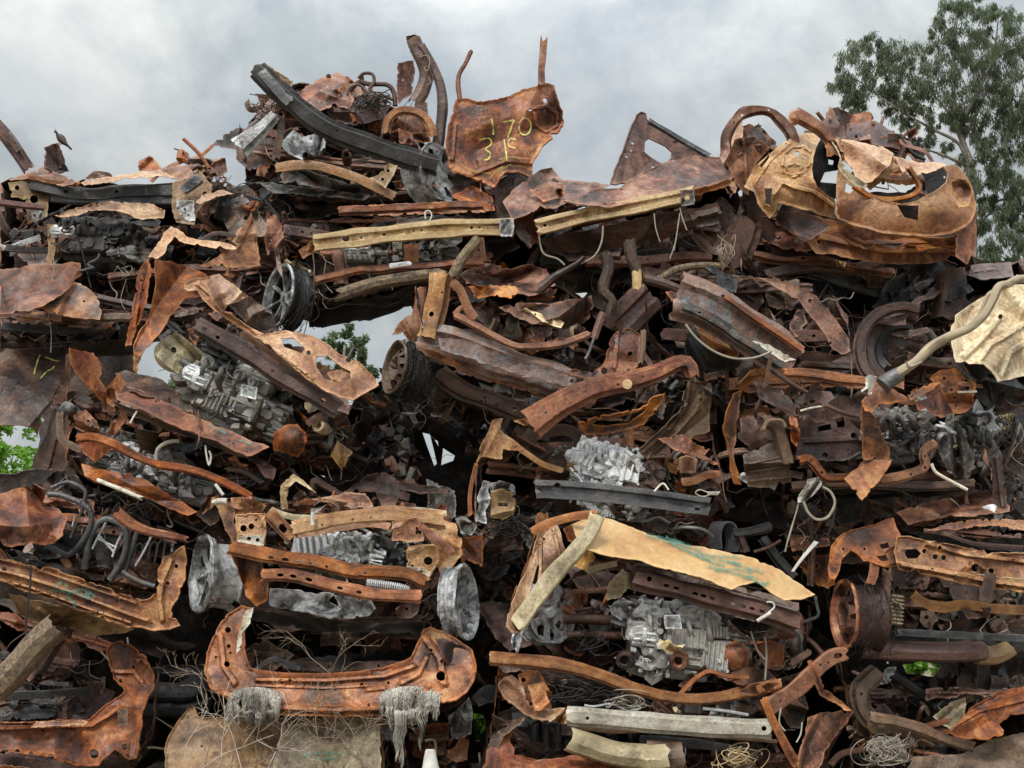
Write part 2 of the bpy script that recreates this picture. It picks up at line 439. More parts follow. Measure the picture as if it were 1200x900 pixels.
def engine(x, y, d, w, h, ang=0.0, mat='alu', mat2='alu_dark', style=0, seed=1, rusty=1, melt=.012):
    """a burnt-out engine: block with ribs and bosses; head, gearbox, alternator, manifold, pulleys and hoses are sub-parts. x, y, w, h in crop units"""
    global R
    keep = R; R = random.Random(seed * 77 + 5)
    x, y = OX + x / SCL, OY + y / SCL
    k = (Y0 + CD + d) / F / SCL; w *= k; h *= k
    ang = math.radians(ang); tilt = R.uniform(-.12, .05)
    D = .3
    def fin(name, bm, m, par):
        warp(bm, melt, 9); warp(bm, melt * .5, 30); place(bm, x, y, d, ang, tilt)
        return link(name, bm, m, par, 32)
    bm = bmesh.new()
    gbox(bm, (-.1 * w, .05, -.1 * h), (.66 * w, D, .56 * h), bev=.015)
    faces = [(-.28, -.02, .24, .26), (-.02, .04, .26, .2), (.16, -.14, .2, .34), (-.3, -.3, .22, .22), (-.05, -.26, .24, .26), (.12, .12, .16, .14)]
    for fx, fz, sw, sh in faces:                          # flat cast faces at different depths, each with webs and a row of bolts
        fx += R.uniform(-.09, .09); fz += R.uniform(-.07, .07); dp = R.uniform(.02, .09)
        sw *= R.uniform(.85, 1.2); sh *= R.uniform(.85, 1.2)
        gbox(bm, (fx * w, -.1 - dp * .5, fz * h), (sw * w, dp + .03, sh * h), Matrix.Rotation(R.uniform(-.05, .05), 4, 'Y'), .012)
        y_ = -.1 - dp - .015
        k_ = R.random()
        if k_ < .45:
            n_ = R.randint(3, 6)
            for i in range(n_): gbox(bm, (fx * w + (i / (n_ - 1) - .5) * sw * w * .8, y_, fz * h), (.01, .03, sh * h * .85), bev=.003)
        elif k_ < .75:
            n_ = R.randint(2, 4)
            for i in range(n_): gbox(bm, (fx * w, y_, fz * h + (i / (n_ - 1) - .5) * sh * h * .7), (sw * w * .85, .026, .01), bev=.003)
        else: gcyl(bm, (fx * w, y_, fz * h), min(sw * w, sh * h) * .33, .03, 'Y', 18, r2=min(sw * w, sh * h) * .28)
        for i in range(4):
            gcyl(bm, (fx * w + (.44 if i % 2 else -.44) * sw * w, y_ + .004, fz * h + (.42 if i < 2 else -.42) * sh * h), .011, .03, 'Y', 7)
    for i in range(16):
        px, pz = R.uniform(-.42, .3) * w, R.uniform(-.42, .2) * h
        if R.random() < .6: gcyl(bm, (px, -.15 - R.uniform(0, .04), pz), R.uniform(.007, .02), R.uniform(.03, .09), R.choice('YXZ'), 10)
        else: gbox(bm, (px, -.16, pz), (R.uniform(.015, .06), R.uniform(.02, .05), R.uniform(.015, .05)), Matrix.Rotation(R.uniform(-.6, .6), 4, 'Y'), .004)
    gbox(bm, (-.1 * w, .02, -.43 * h), (.56 * w, D * .8, .14 * h), bev=.015)
    eng = fin('engine', bm, mat, 'cur')
    bm = bmesh.new()                                     # cylinder head and cover
    gbox(bm, (-.1 * w, .02, .2 * h), (.64 * w, D * .9, .16 * h), bev=.01)
    gbox(bm, (-.1 * w, .0, .33 * h), (.6 * w, D * .7, .13 * h), bev=.025)
    for i in range(5):
        gbox(bm, (-.36 * w + i * .13 * w, -.02, .4 * h), (.03, D * .6, .03), bev=.008)
        gcyl(bm, (-.38 * w + i * .135 * w, -.12, .27 * h), .014, .05, 'Y', 8)
        gcyl(bm, (-.38 * w + i * .135 * w, -.1, .38 * h), .011, .03, 'Z', 8)
    for i in range(4): gcyl(bm, (-.32 * w + i * .145 * w, -.15, .21 * h), .03, .05, 'Y', 14, steps=[(.02, -.02), (.02, .0), (.022, -.022), (.034, -.022), (.036, .03)])
    fin('cylinder_head', bm, mat2 if style == 1 else mat, eng)
    bm = bmesh.new()                                     # gearbox bell with radial ribs
    c = Vector((.36 * w, .02, -.15 * h)); rr = .3 * h
    gcyl(bm, c, rr, .2, 'X', 16, steps=[(rr * .5, .16 * w), (rr * .62, .1 * w), (rr * .9, -.02 * w), (rr, -.1 * w), (rr * 1.08, -.1 * w), (rr * 1.08, -.13 * w)])
    for i in range(9):
        a = math.pi * (.55 + .9 * i / 8)
        gbox(bm, c + Vector((.02 * w, math.cos(a) * rr * .8, math.sin(a) * rr * .8)), (.2 * w, .012, .03), Matrix.Rotation(-a, 4, 'X'), .003)
    for i in range(9): gcyl(bm, c + Vector((R.uniform(-.1, .1) * w, -rr * .75, R.uniform(-.8, .8) * rr)), R.uniform(.01, .03), .08, R.choice('YX'), 9)
    fin('gearbox', bm, mat, eng)
    bm = bmesh.new()                                     # alternator with slots
    c = Vector((-.36 * w, -.15, -.02 * h)); ra = .13 * h
    gcyl(bm, c, ra, .12, 'X', 18, steps=[(ra * .55, -.09), (ra * .9, -.07), (ra, -.05), (ra, -.01), (ra * 1.06, -.01), (ra * 1.06, .02), (ra, .02), (ra, .06), (ra * .8, .08), (ra * .3, .085)])
    for i in range(12):
        a = math.pi * 2 * i / 12
        gbox(bm, c + Vector((.045, math.cos(a) * ra, math.sin(a) * ra)), (.05, .012, .012), Matrix.Rotation(-a, 4, 'X'), .002)
        gbox(bm, c + Vector((-.035, math.cos(a) * ra, math.sin(a) * ra)), (.05, .012, .012), Matrix.Rotation(-a, 4, 'X'), .002)
    fin('alternator', bm, 'alu_light', eng)
    bm = bmesh.new()                                     # manifold runners
    for i in range(4 if seed % 2 else 2):
        x0 = -.36 * w + i * .15 * w
        tube_bm(bm, catmull([(x0, -.1, .22 * h), (x0 + .02, -.2, .2 * h), (x0 + .03, -.21, .06 * h), (x0 + .06, -.15, -.05 * h)], 4, False), .016, 8)
    gbox(bm, (-.1 * w, -.13, .23 * h), (.56 * w, .03, .07 * h), bev=.006)
    fin('intake_manifold', bm, mat2, eng)
    for i in range(4):                                    # slumped metal and cinders caked on
        bm = bmesh.new()
        bmesh.ops.create_icosphere(bm, subdivisions=3, radius=1)
        sx, sz = R.uniform(.05, .12), R.uniform(.04, .09); c = Vector((R.uniform(-.4, .4) * w, -.15, R.uniform(-.42, .42) * h)); s_ = R.uniform(0, 50)
        for v in bm.verts:
            nn = 1 + .9 * noise.noise(v.co * 1.6 + Vector((s_, 0, 0))) + .5 * noise.noise(v.co * 4 + Vector((0, s_, 0)))
            v.co = Vector((v.co.x * sx * nn, v.co.y * .05 * nn, v.co.z * sz * nn)) + c
        fin('slumped_metal', bm, R.choice(('ash', 'char', 'alu_dark', mat, 'rust_dark')), eng)
    for i in range(2):
        bm = bmesh.new()
        c = Vector((R.uniform(-.45, .2) * w, -.16, R.uniform(-.4, .0) * h)); r_ = R.uniform(.025, .042)
        gcyl(bm, c, r_, .04, 'Y', 18, steps=[(r_ * .35, -.035), (r_ * .35, -.022), (r_ * .5, -.02), (r_ * .55, -.008), (r_ * .85, -.008), (r_, -.014), (r_, -.008), (r_ * .85, 0), (r_, .01), (r_, .016)], mt=Matrix.Rotation(R.uniform(-.4, .4), 4, 'Z'))
        fin('pulley', bm, mat2, eng)
    for i in range(2):
        bm = bmesh.new()
        c = Vector((R.uniform(-.2, .3) * w, -.15, R.uniform(-.4, .1) * h)); rt_ = Matrix.Rotation(R.uniform(-.8, .8), 4, 'Y')
        gbox(bm, c, (R.uniform(.08, .15), .014, R.uniform(.03, .05)), rt_, .004)
        gbox(bm, c + Vector((0, -.012, 0)), (R.uniform(.02, .04), .03, .024), rt_, .004)
        fin('mount_bracket', bm, 'rust_dark' if rusty else mat, eng)
    for i in range(6):
        bm = bmesh.new()
        a = Vector((R.uniform(-.45, .4) * w, -.16, R.uniform(-.4, .35) * h))
        p = [a]
        for q in range(4): p.append(p[-1] + Vector((R.uniform(-.09, .09), R.uniform(-.04, .03), R.uniform(-.09, .07))))
        tube_bm(bm, catmull([tuple(q) for q in p], 5, False), R.choice((.004, .006, .011)), 6)
        fin('hose', bm, R.choice(('char', mat2)), eng)
    R = keep
    return eng

def wheel(x, y, d, r, axis, style='spoke', mat='alu', n=7, melt=.006, width=.17, tyre=0, seed=1, mat2=None, torn=0):
    """burnt wheel: barrel + face, some with the wire left from the tyre. axis = direction the face looks"""
    global R
    keep = R; R = random.Random(seed * 31 + 3)
    x, y = OX + x / SCL, OY + y / SCL
    r = r * (Y0 + CD + d) / F / SCL
    m = Matrix.Translation(P(x, y, CD + d)) @ Vector(axis).normalized().to_track_quat('Z', 'Y').to_matrix().to_4x4()
    def fin(name, bm, mt, par):
        warp(bm, melt, 7); warp(bm, melt * .4, 25)
        bmesh.ops.transform(bm, matrix=m, verts=bm.verts[:])
        return link(name, bm, mt, par, 35)
    def lathe(bm, pr, n=40):
        rg = [[bm.verts.new((q * math.cos(2 * math.pi * k / n), q * math.sin(2 * math.pi * k / n), z)) for k in range(n)] for q, z in pr]
        for a, b in zip(rg, rg[1:]):
            for k in range(n): bm.faces.new((a[k], a[(k + 1) % n], b[(k + 1) % n], b[k]))
    bm = bmesh.new()
    W = width
    lathe(bm, [(r * .86, -.05), (r * .93, -.008), (r, .0), (r * 1.0, -.012), (r * .95, -.016), (r * .93, -.04), (r * .86, -.06), (r * .84, -.1), (r * .9, -W + .03), (r * .95, -W + .012), (r, -W + .008), (r, -W), (r * .95, -W), (r * .8, -W + .05), (r * .8, -.06)])
    if torn:
        kill = [f for f in bm.faces if f.calc_center_median().z < -.05 and noise.noise(f.calc_center_median() * 7 + Vector((seed, 0, 0))) > .12 + (1 - torn) * .3]
        bmesh.ops.delete(bm, geom=kill, context='FACES')
    wh = fin('wheel', bm, mat, 'cur')
    if mat2:
        bm = bmesh.new(); lathe(bm, [(r * .85, -.045), (r * .93, .0), (r * 1.01, .006), (r * 1.02, -.008), (r * .96, -.02)]); fin('rim', bm, mat2, wh)
    bm = bmesh.new()
    if style == 'spoke':
        for i in range(n):
            a = 2 * math.pi * i / n + .2; dn = R.random() < .12 and melt > .01
            if dn: continue
            pr = [(.16, .05), (.5, .035), (.92, .05)]
            vs = []
            for q, hw in pr:
                for sgn in (-1, 1):
                    ca, sa = math.cos(a + sgn * hw / q * .8), math.sin(a + sgn * hw / q * .8)
                    z = -.02 + .0 * q - .03 * (1 - q)
                    vs.append((bm.verts.new((q * r * ca, q * r * sa, z)), bm.verts.new((q * r * ca * 1, q * r * sa, z - .03))))
            for s in range(2):
                A0, A1, B0, B1 = vs[s * 2], vs[s * 2 + 1], vs[s * 2 + 2], vs[s * 2 + 3]
                bm.faces.new((A0[0], A1[0], B1[0], B0[0])); bm.faces.new((A0[1], B0[1], B1[1], A1[1]))
                bm.faces.new((A0[0], B0[0], B0[1], A0[1])); bm.faces.new((A1[0], A1[1], B1[1], B1[0]))
        lathe(bm, [(.001, -.03), (r * .1, -.03), (r * .12, -.045), (r * .24, -.045), (r * .26, -.09)])
    elif style == 'cover':
        nn = 40
        pts = []
        out = ring(0, 0, r * .95, nn, 1, 0)
        hs = []
        for i in range(n):
            a = 2 * math.pi * i / n
            hs.append([(q * r * math.cos(a + t), q * r * math.sin(a + t)) for q, t in ((.5, -.16), (.8, -.2), (.86, 0), (.8, .2), (.5, .16))])
        inn = [(q * r * math.cos(t * .31), q * r * math.sin(t * .31)) for q in (.15, .3, .42, .9) for t in range(20)]
        v, fs = tris(out, hs, inn)
        bv = [bm.verts.new((p[0], p[1], -.01 - .03 * (1 - math.hypot(*p) / r) ** 2 + (.02 if math.hypot(*p) < .2 * r else 0))) for p in v]
        for f in fs: bm.faces.new([bv[i] for i in f])
    else:                                                # pressed steel disc with holes
        out = ring(0, 0, r * .86, 36, 1, 0)
        hs = [ring(.6 * r * math.cos(2 * math.pi * i / 9), .6 * r * math.sin(2 * math.pi * i / 9), r * .09, 8) for i in range(9)]
        hs += [ring(.2 * r * math.cos(2 * math.pi * i / 4), .2 * r * math.sin(2 * math.pi * i / 4), r * .035, 6) for i in range(4)]
        inn = [(q * r * math.cos(t * .42 + q), q * r * math.sin(t * .42 + q)) for q in (.08, .3, .4, .48, .74) for t in range(15)]
        v, fs = tris(out, hs, inn)
        def zz(q): return -.022 + (.024 if .3 < q < .55 else 0) - .02 * (q > .7) - (.012 if q < .25 else 0)
        bv = [bm.verts.new((p[0], p[1], zz(math.hypot(*p) / r))) for p in v]
        for f in fs: bm.faces.new([bv[i] for i in f])
    fin('wheel_face', bm, mat2 or mat, wh)
    if tyre:
        bm = bmesh.new()
        for i in range(int(70 * tyre)):
            a0 = R.uniform(0, 6.28); L = R.uniform(.5, 2.2); rr = r * R.uniform(.98, 1.2); z = R.uniform(-W - .03, -.02)
            pl = [((rr + R.gauss(0, .012)) * math.cos(a0 + L * t / 7), (rr + R.gauss(0, .012)) * math.sin(a0 + L * t / 7), z + R.gauss(0, .014)) for t in range(8)]
            tube_bm(bm, pl, R.choice((.0015, .002, .003)), 4)
        fin('tyre_wire', bm, 'wire_dark', wh)
    R = keep
    return wh

def shell(pts, d0=.25, d1=1.3, mat='shell', seed=1):
    """the crushed cabin behind the front of a wreck: walls running back, closed at the far end"""
    pl = dens(pt(pts), 11, 1.5); n = len(pl); m = 8; d1 = d0 + (d1 - d0) * .62
    s = Vector((seed * 3.7, 0, 0))
    bm = bmesh.new(); rg = []
    for i in range(m):
        t = i / (m - 1); rr = []
        for p in pl:
            q = P(p[0], p[1], CD + d0); q.y += (d1 - d0) * t + (R.uniform(-.05, .05) if i == 0 else 0)
            nz = noise.noise_vector(q * 2.6 + s); q += Vector((nz.x, nz.y * .6, nz.z)) * .07
            nz = noise.noise_vector(q * 9 + s); q += Vector((nz.x, 0, nz.z)) * .02
            rr.append(bm.verts.new(q))
        rg.append(rr)
    for a, b in zip(rg, rg[1:]):
        for k in range(n): bm.faces.new((a[k], a[(k + 1) % n], b[(k + 1) % n], b[k]))
    idx = {}
    v, fs = tris([(p[0], p[1]) for p in pl], [], [])
    if len(v) == n:
        for f in fs:
            try: bm.faces.new([rg[-1][i] for i in f])
            except ValueError: pass
    else: bm.faces.new(rg[-1])
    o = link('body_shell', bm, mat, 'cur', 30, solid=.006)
    bodywork(pt(pts), seed)
    return o

def bodywork(poly, seed):
    """what joins the front of a wreck up: crushed inner panels with stampings and holes, and box rails running across"""
    global R, OX, OY, SCL
    keep = R; R = random.Random(seed * 19 + 4); sv = (OX, OY, SCL); OX = OY = 0; SCL = 1
    xs = [p[0] for p in poly]; ys = [p[1] for p in poly]; W_, H_ = max(xs) - min(xs), max(ys) - min(ys)
    def free(x, y):
        if not pip([x], [y], poly)[0]: return False
        return all(not pip([x], [y], gp)[0] and bdist([x], [y], gp)[0] > 5 for gp in GAPS)
    for i in range(int(3 + W_ * H_ / 5200)):
        for _ in range(60):
            x, y = R.uniform(min(xs), max(xs)), R.uniform(min(ys), max(ys))
            if free(x, y): break
        else: continue
        k = R.randint(5, 8); rr = R.uniform(28, 58); fl = R.uniform(.4, .8); a0 = R.gauss(0, .35); o = []
        for q in range(k):
            t = 2 * math.pi * (q + R.uniform(-.25, .25)) / k; s = R.uniform(.75, 1.15)
            for _ in range(12):
                ux, uy = rr * s * math.cos(t), rr * fl * s * math.sin(t)
                px, py = x + ux * math.cos(a0) - uy * math.sin(a0), y + ux * math.sin(a0) + uy * math.cos(a0)
                if free(px, py): break
                s *= .85
            o.append((px, py))
        if min(max(p[0] for p in o) - min(p[0] for p in o), max(p[1] for p in o) - min(p[1] for p in o)) < 14: continue
        rd = []
        for _ in range(R.randint(1, 3)):
            u, v = R.choice(o), R.choice(o)
            if u != v: rd.append(([((u[0] * .6 + x * .4), (u[1] * .6 + y * .4)), ((v[0] * .6 + x * .4), (v[1] * .6 + y * .4))], R.uniform(.012, .03), R.uniform(2, 4.5)))
        S('inner_panel', R.choice(('rust_dark', 'rust_dark', 'rust_purple', 'rust_purple', 'rust_dark', 'rust_red', 'rust_primer', 'rust_teal', 'char', 'char')), o, d=R.uniform(.06, .28), g=(R.uniform(-.25, .25), R.uniform(-.6, .15)), cr=.035, fr=R.uniform(3, 6), th=.012, lip=.012, ridges=rd, wear=1.2)
    il = min(range(len(poly)), key=lambda i: poly[i][0]); ir = max(range(len(poly)), key=lambda i: poly[i][0])
    rot = poly[il:] + poly[:il]; m_ = (ir - il) % len(poly)
    ch1 = rot[:m_ + 1]; ch2 = ([rot[0]] + rot[m_:][::-1]) if m_ < len(rot) else rot
    ch2 = [rot[0]] + list(reversed(rot[m_:]))
    for up, ch in sorted(((sum(p[1] for p in c) / len(c), c) for c in (ch1, ch2)), key=lambda z: z[0]):
        top = ch is (ch1 if sum(p[1] for p in ch1) / len(ch1) < sum(p[1] for p in ch2) / len(ch2) else ch2)
        pl = dens(ch, 15, 0, False)
        if len(pl) < 5: continue
        n_ = 1 if len(pl) < 9 else 2
        cut = [int(len(pl) * q / n_) for q in range(n_ + 1)]
        for q in range(n_):
            seg = pl[max(0, cut[q] - (1 if q else 0)):cut[q + 1] + 1]
            if len(seg) < 4: continue
            h_ = R.uniform(9, 17); s_ = 1 if top else -1
            e1 = [(p[0], p[1] + s_ * R.uniform(-1, 3)) for p in seg]; e2 = [(p[0] + R.gauss(0, 2), p[1] + s_ * (h_ + R.gauss(0, 2.5))) for p in seg]
            rd = [([(p[0], p[1] + s_ * h_ * .5) for p in seg[1:-1]], R.uniform(.012, .03), R.uniform(2, 3.5))] if len(seg) > 4 else []
            S('roof_skin' if top else 'floor_edge', R.choice(('rust_dark', 'rust_red', 'rust', 'rust_purple', 'rust_primer')) if top else R.choice(('rust_dark', 'rust_purple', 'char', 'rust_dark')), e1 + e2[::-1], d=R.uniform(-.06, .1), g=(R.uniform(-.1, .1), -.9 if top else .5), cr=.04, fr=5, th=.012, ridges=rd, wear=1.2)
    for i in range(2 if W_ > 150 else 1):
        for _ in range(60):
            y = R.uniform(min(ys) + 8, max(ys) - 8); x0 = R.uniform(min(xs), min(xs) + W_ * .4); x1 = R.uniform(max(xs) - W_ * .45, max(xs)); y2 = y + R.gauss(0, .08) * W_
            pl = [(x0 + (x1 - x0) * t / 4, y + (y2 - y) * t / 4 + R.gauss(0, 2.5)) for t in range(5)]
            if all(free(*p) for p in pl): break
        else: continue
        B('inner_rail', R.choice(('rust_dark', 'rust', 'rust_purple', 'rust_red')), [(p[0], p[1], R.gauss(0, .03)) for p in pl], R.uniform(9, 15), R.choice(('hat', 'chan', 'dbl')), .4, d=R.uniform(-.02, .12), cr=.014, fr=10, twist=R.uniform(-.5, .3), holes=[(R.uniform(.1, .9), 0, R.uniform(1.2, 2.2), R.choice((1, 1.5))) for _ in range(4)], buck=.25)
    OX, OY, SCL = sv; R = keep

GAPS = []
def clutter(pts, n, d0=.08, d1=.6, seed=1, pal=('rust_dark', 'rust_red', 'char', 'shell', 'rust_dark', 'rust', 'char'), wires=8, size=1.0):
    """the torn panels, bent strips, tubes, brackets and wires inside one wreck, each a part of it"""
    global R
    keep = R; R = random.Random(seed * 13 + 1)
    poly = pt(pts); xs = [p[0] for p in poly]; ys = [p[1] for p in poly]
    def spot(ex=0):
        for _ in range(300):
            x, y = R.uniform(min(xs), max(xs)), R.uniform(min(ys), max(ys))
            if not pip([x], [y], poly)[0]: continue
            bad = False
            for gp in GAPS:
                if pip([x], [y], gp)[0] or bdist([x], [y], gp)[0] < 9 + ex: bad = True; break
            if not bad: return x, y
        return poly[0][:2]
    global OX, OY, SCL
    sv = (OX, OY, SCL); OX = OY = 0; SCL = 1
    for i in range(int(n * 1.55)):
        kind = R.random(); d = d0 + .05 + (d1 - d0) * R.random() ** .7 * 1.15
        mat = R.choice(pal)
        if mat in ('char', 'shell', 'alu_dark', 'steel_dark') and R.random() < .36: mat = R.choice(('rust_dark', 'rust_dark', 'rust_purple', 'rust_dark', 'rust_red', 'rust_primer', 'rust_teal'))
        elif R.random() < .07: mat = R.choice(('olive_tan', 'cream_tan', 'alu_light', 'rust_blue', 'ash', 'tan_rust', 'rust_primer', 'alu'))
        sz = R.uniform(9, 26) * size * (1.8 if R.random() < .25 else 1)
        x, y = spot(sz * .5)
        a = R.uniform(0, math.pi)
        if kind < .44:
            k = R.randint(5, 9); st = R.uniform(.3, .8)
            o = []
            for q in range(k):
                t = 2 * math.pi * q / k + R.uniform(-.25, .25); rr = sz * R.uniform(.5, 1.1)
                ux, uy = rr * math.cos(t), rr * st * math.sin(t)
                o.append((x + ux * math.cos(a) - uy * math.sin(a), y + ux * math.sin(a) + uy * math.cos(a)))
            hl = []
            if R.random() < .45: hl = [(x + R.uniform(-3, 3), y + R.uniform(-3, 3), R.uniform(1.2, 2.6))]
            S('torn_panel', mat, o, d=d, g=(R.uniform(-.3, .3), R.uniform(-.5, .2)), cr=.035, fr=R.uniform(4, 9), holes=hl, j=.6)
        elif kind < .74:
            L = sz * R.uniform(1.1, 2.0); a *= R.choice((.25, .35, 1)); p = []
            for q in range(4):
                t = q / 3 - .5
                p.append((x + L * t * math.cos(a) + R.gauss(0, 3), y + L * t * math.sin(a) + R.gauss(0, 3), R.uniform(-.08, .08)))
            B('bent_strip', mat, p, R.uniform(4, 11) * size, R.choice(('flat', 'hat', 'ang', 'chan')), .4, d=d, cr=.01, fr=12, twist=R.uniform(-.9, .9),
              holes=[(R.uniform(.2, .8), 0, 1.2)] if R.random() < .5 else ())
        elif kind < .93:
            L = sz * R.uniform(1.2, 2.6); p = []
            for q in range(5):
                t = q / 4 - .5
                p.append((x + L * t * math.cos(a) + R.gauss(0, 4), y + L * t * math.sin(a) + R.gauss(0, 4), R.uniform(-.1, .1)))
            T('bent_tube', mat, p, R.choice((.005, .008, .012, .018)), d=d, n=7, wob=.15)
        else:
            bm = bmesh.new()
            for q in range(R.randint(3, 6)):
                if R.random() < .6: gbox(bm, (R.uniform(-.05, .05), R.uniform(-.04, .04), R.uniform(-.05, .05)), (R.uniform(.03, .12), R.uniform(.01, .06), R.uniform(.02, .1)), Matrix.Rotation(R.uniform(-1, 1), 4, 'Y'), .006)
                else: gcyl(bm, (R.uniform(-.05, .05), R.uniform(-.04, .0), R.uniform(-.05, .05)), R.uniform(.012, .035), R.uniform(.03, .1), R.choice('XYZ'), 11)
            warp(bm, .012, 12); place(bm, x, y, d, R.uniform(-1, 1), R.uniform(-.5, .5))
            link('bracket', bm, R.choice((mat, 'alu_dark', 'char')), 'cur', 35)
    for i in range(int(wires * 1.5)):
        x, y = spot(6); d = R.uniform(-.02, d1 * .6); p = [(x, y, 0)]
        a = R.uniform(.6, 2.4)
        for q in range(R.randint(4, 8)):
            a += R.gauss(0, .7); p.append((p[-1][0] + 9 * math.cos(a), p[-1][1] + 8 * math.sin(a), p[-1][2] + R.gauss(0, .03)))
        T('wire', R.choice(('wire_dark', 'wire_dark', 'char', 'wire_pale', 'rust_dark')), p, R.choice((.0018, .0025, .0035)), d=d, n=4, sub=5)
    OX, OY, SCL = sv
    R = keep

def tangle(name, mat, x, y, rx, ry, n, r=.002, d=0.0, seed=1, depth=.12, par='cur'):
    """a ball or nest of wire / cord as one mesh"""
    q = random.Random(seed)
    x, y = OX + x / SCL, OY + y / SCL; rx /= SCL; ry /= SCL
    bm = bmesh.new()
    for i in range(n):
        a, b = q.uniform(0, 6.28), q.uniform(0, 6.28); p = []
        k1, k2, k3 = q.uniform(.6, 2.2), q.uniform(.6, 2.2), q.uniform(.6, 2); cx, cy = q.gauss(0, .2), q.gauss(0, .2)
        s = q.uniform(.35, 1)
        for t in range(15):
            u = t / 14 * 3.3
            p.append(tuple(P(x + rx * (cx + s * .8 * math.sin(a + k1 * u)), y + ry * (cy + s * .8 * math.cos(b + k2 * u)), CD + d + depth * math.sin(a + b + k3 * u))))
        tube_bm(bm, catmull(p, 2, False), r * q.uniform(.7, 1.3), 4)
    return link(name, bm, mat, par, None)
# ------------------------------------------------------------------ materials
MATS = {}
def hexc(h):
    h = h.lstrip('#'); v = [int(h[i:i + 2], 16) / 255 for i in (0, 2, 4)]
    return tuple(c / 12.92 if c <= .04045 else ((c + .055) / 1.055) ** 2.4 for c in v) + (1.0,)
def metal(name, c, spots=None, spot_amt=.5, rough=.64, sc=3.0, streak=.35, met=0.0, bump=.6, pit=.4, k=.92, soot=.34, cells=0, grain=.75):
    """weathered metal: broad colour patches, streaks run down by rain, flecks and pits"""
    m = bpy.data.materials.new(name); m.use_nodes = True; nt = m.node_tree; N = nt.nodes; Lk = nt.links
    bs = N['Principled BSDF']
    tc = N.new('ShaderNodeTexCoord'); oi = N.new('ShaderNodeObjectInfo')
    mul = N.new('ShaderNodeMath'); mul.operation = 'MULTIPLY'; mul.inputs[1].default_value = 61.0; Lk.new(oi.outputs['Random'], mul.inputs[0])
    add = N.new('ShaderNodeVectorMath'); add.operation = 'ADD'; Lk.new(tc.outputs['Object'], add.inputs[0]); Lk.new(mul.outputs[0], add.inputs[1])
    def nz(scale, det=6, dist=0.0, vec=None, rgh=.6):
        n = N.new('ShaderNodeTexNoise'); n.inputs['Scale'].default_value = scale; n.inputs['Detail'].default_value = det
        n.inputs['Distortion'].default_value = dist; n.inputs['Roughness'].default_value = rgh
        Lk.new(vec or add.outputs[0], n.inputs['Vector']); return n.outputs['Fac']
    def ramp(src, stops, mode='LINEAR'):
        r = N.new('ShaderNodeValToRGB'); e = r.color_ramp.elements; r.color_ramp.interpolation = mode
        e[0].position, e[0].color = stops[0]; e[1].position, e[1].color = stops[-1]
        for p, q in stops[1:-1]:
            x = e.new(p); x.color = q
        Lk.new(src, r.inputs[0]); return r.outputs[0]
    def mix(fac, a, b, mode='MIX'):
        x = N.new('ShaderNodeMix'); x.data_type = 'RGBA'; x.blend_type = mode
        if isinstance(fac, float): x.inputs[0].default_value = fac
        else: Lk.new(fac, x.inputs[0])
        for s, v in ((6, a), (7, b)):
            if isinstance(v, tuple): x.inputs[s].default_value = v
            else: Lk.new(v, x.inputs[s])
        return x.outputs[2]
    cs = [tuple(v * k for v in hexc(q)[:3]) + (1,) for q in c]
    m_ = len(cs)
    pos = [.3 + .4 * i / (m_ - 1) for i in range(m_)]
    hi_ = tuple(v * k for v in hexc(spots)[:3]) + (1,) if spots else cs[-1]
    dk_ = tuple(v * .42 for v in cs[0][:3]) + (1,)
    col = ramp(nz(sc * 1.15, 12, .8, None, .66), [(.35, dk_), (.43, cs[0]), (.51, cs[m_ // 2]), (.58, cs[-1]), (.67, hi_)])
    W1, B1 = (1, 1, 1, 1), (0, 0, 0, 1)
    # mid patches swap to other tones of the same metal
    f2 = ramp(nz(sc * 2.6, 8, .8), [(.5, B1), (.74, (.6, .6, .6, 1))])
    col = mix(f2, col, cs[0]); 
    f3 = ramp(nz(sc * 5, 8, .6), [(.52, B1), (.78, (.55, .55, .55, 1))])
    col = mix(f3, col, cs[-1])
    if streak:
        mp = N.new('ShaderNodeMapping'); mp.inputs['Scale'].default_value = (26, 26, 2.2); Lk.new(add.outputs[0], mp.inputs[0])
        f = ramp(nz(1.0, 4, .3, mp.outputs[0]), [(.46, B1), (.75, (streak, streak, streak, 1))])
        col = mix(f, col, cs[0])
    if spots:
        f = ramp(nz(sc * 2.2, 8, 1.2, None, .68), [(.66 - spot_amt * .22, B1), (.8 - spot_amt * .2, (.9, .9, .9, 1))])
        col = mix(f, col, tuple(v * k for v in hexc(spots)[:3]) + (1,))
    if soot:
        f = ramp(nz(1.5, 9, .9, None, .62), [(.46, B1), (.7, (soot,) * 3 + (1,))])
        col = mix(f, col, (.022, .018, .016, 1))
    gr = ramp(nz(34, 7, .4, None, .72), [(.36, (.42, .4, .38, 1)), (.5, (.95, .95, .95, 1)), (.66, (1.45, 1.4, 1.35, 1))])
    col = mix(grain, col, gr, 'MULTIPLY')
    if cells:                                              # castings of different age and finish
        vo = N.new('ShaderNodeTexVoronoi'); vo.inputs['Scale'].default_value = cells; Lk.new(add.outputs[0], vo.inputs['Vector'])
        sx = N.new('ShaderNodeSeparateColor'); Lk.new(vo.outputs['Color'], sx.inputs[0])
        col = mix(1.0, col, ramp(sx.outputs[0], [(.1, (.3, .3, .31, 1)), (.55, (.85, .84, .82, 1)), (.95, (1.35, 1.35, 1.35, 1))]), 'MULTIPLY')
        col = mix(ramp(sx.outputs[1], [(.72, B1), (.8, (.8, .8, .8, 1))]), col, mix(.5, hexc('#6b4026'), hexc('#2c1d15')))
    ge = N.new('ShaderNodeNewGeometry')
    ed = ramp(ge.outputs['Pointiness'], [(.51, B1), (.6, (.6, .6, .6, 1))])
    col = mix(ed, col, tuple(min(1, v * 1.25 + .02) for v in cs[-1][:3]) + (1,))
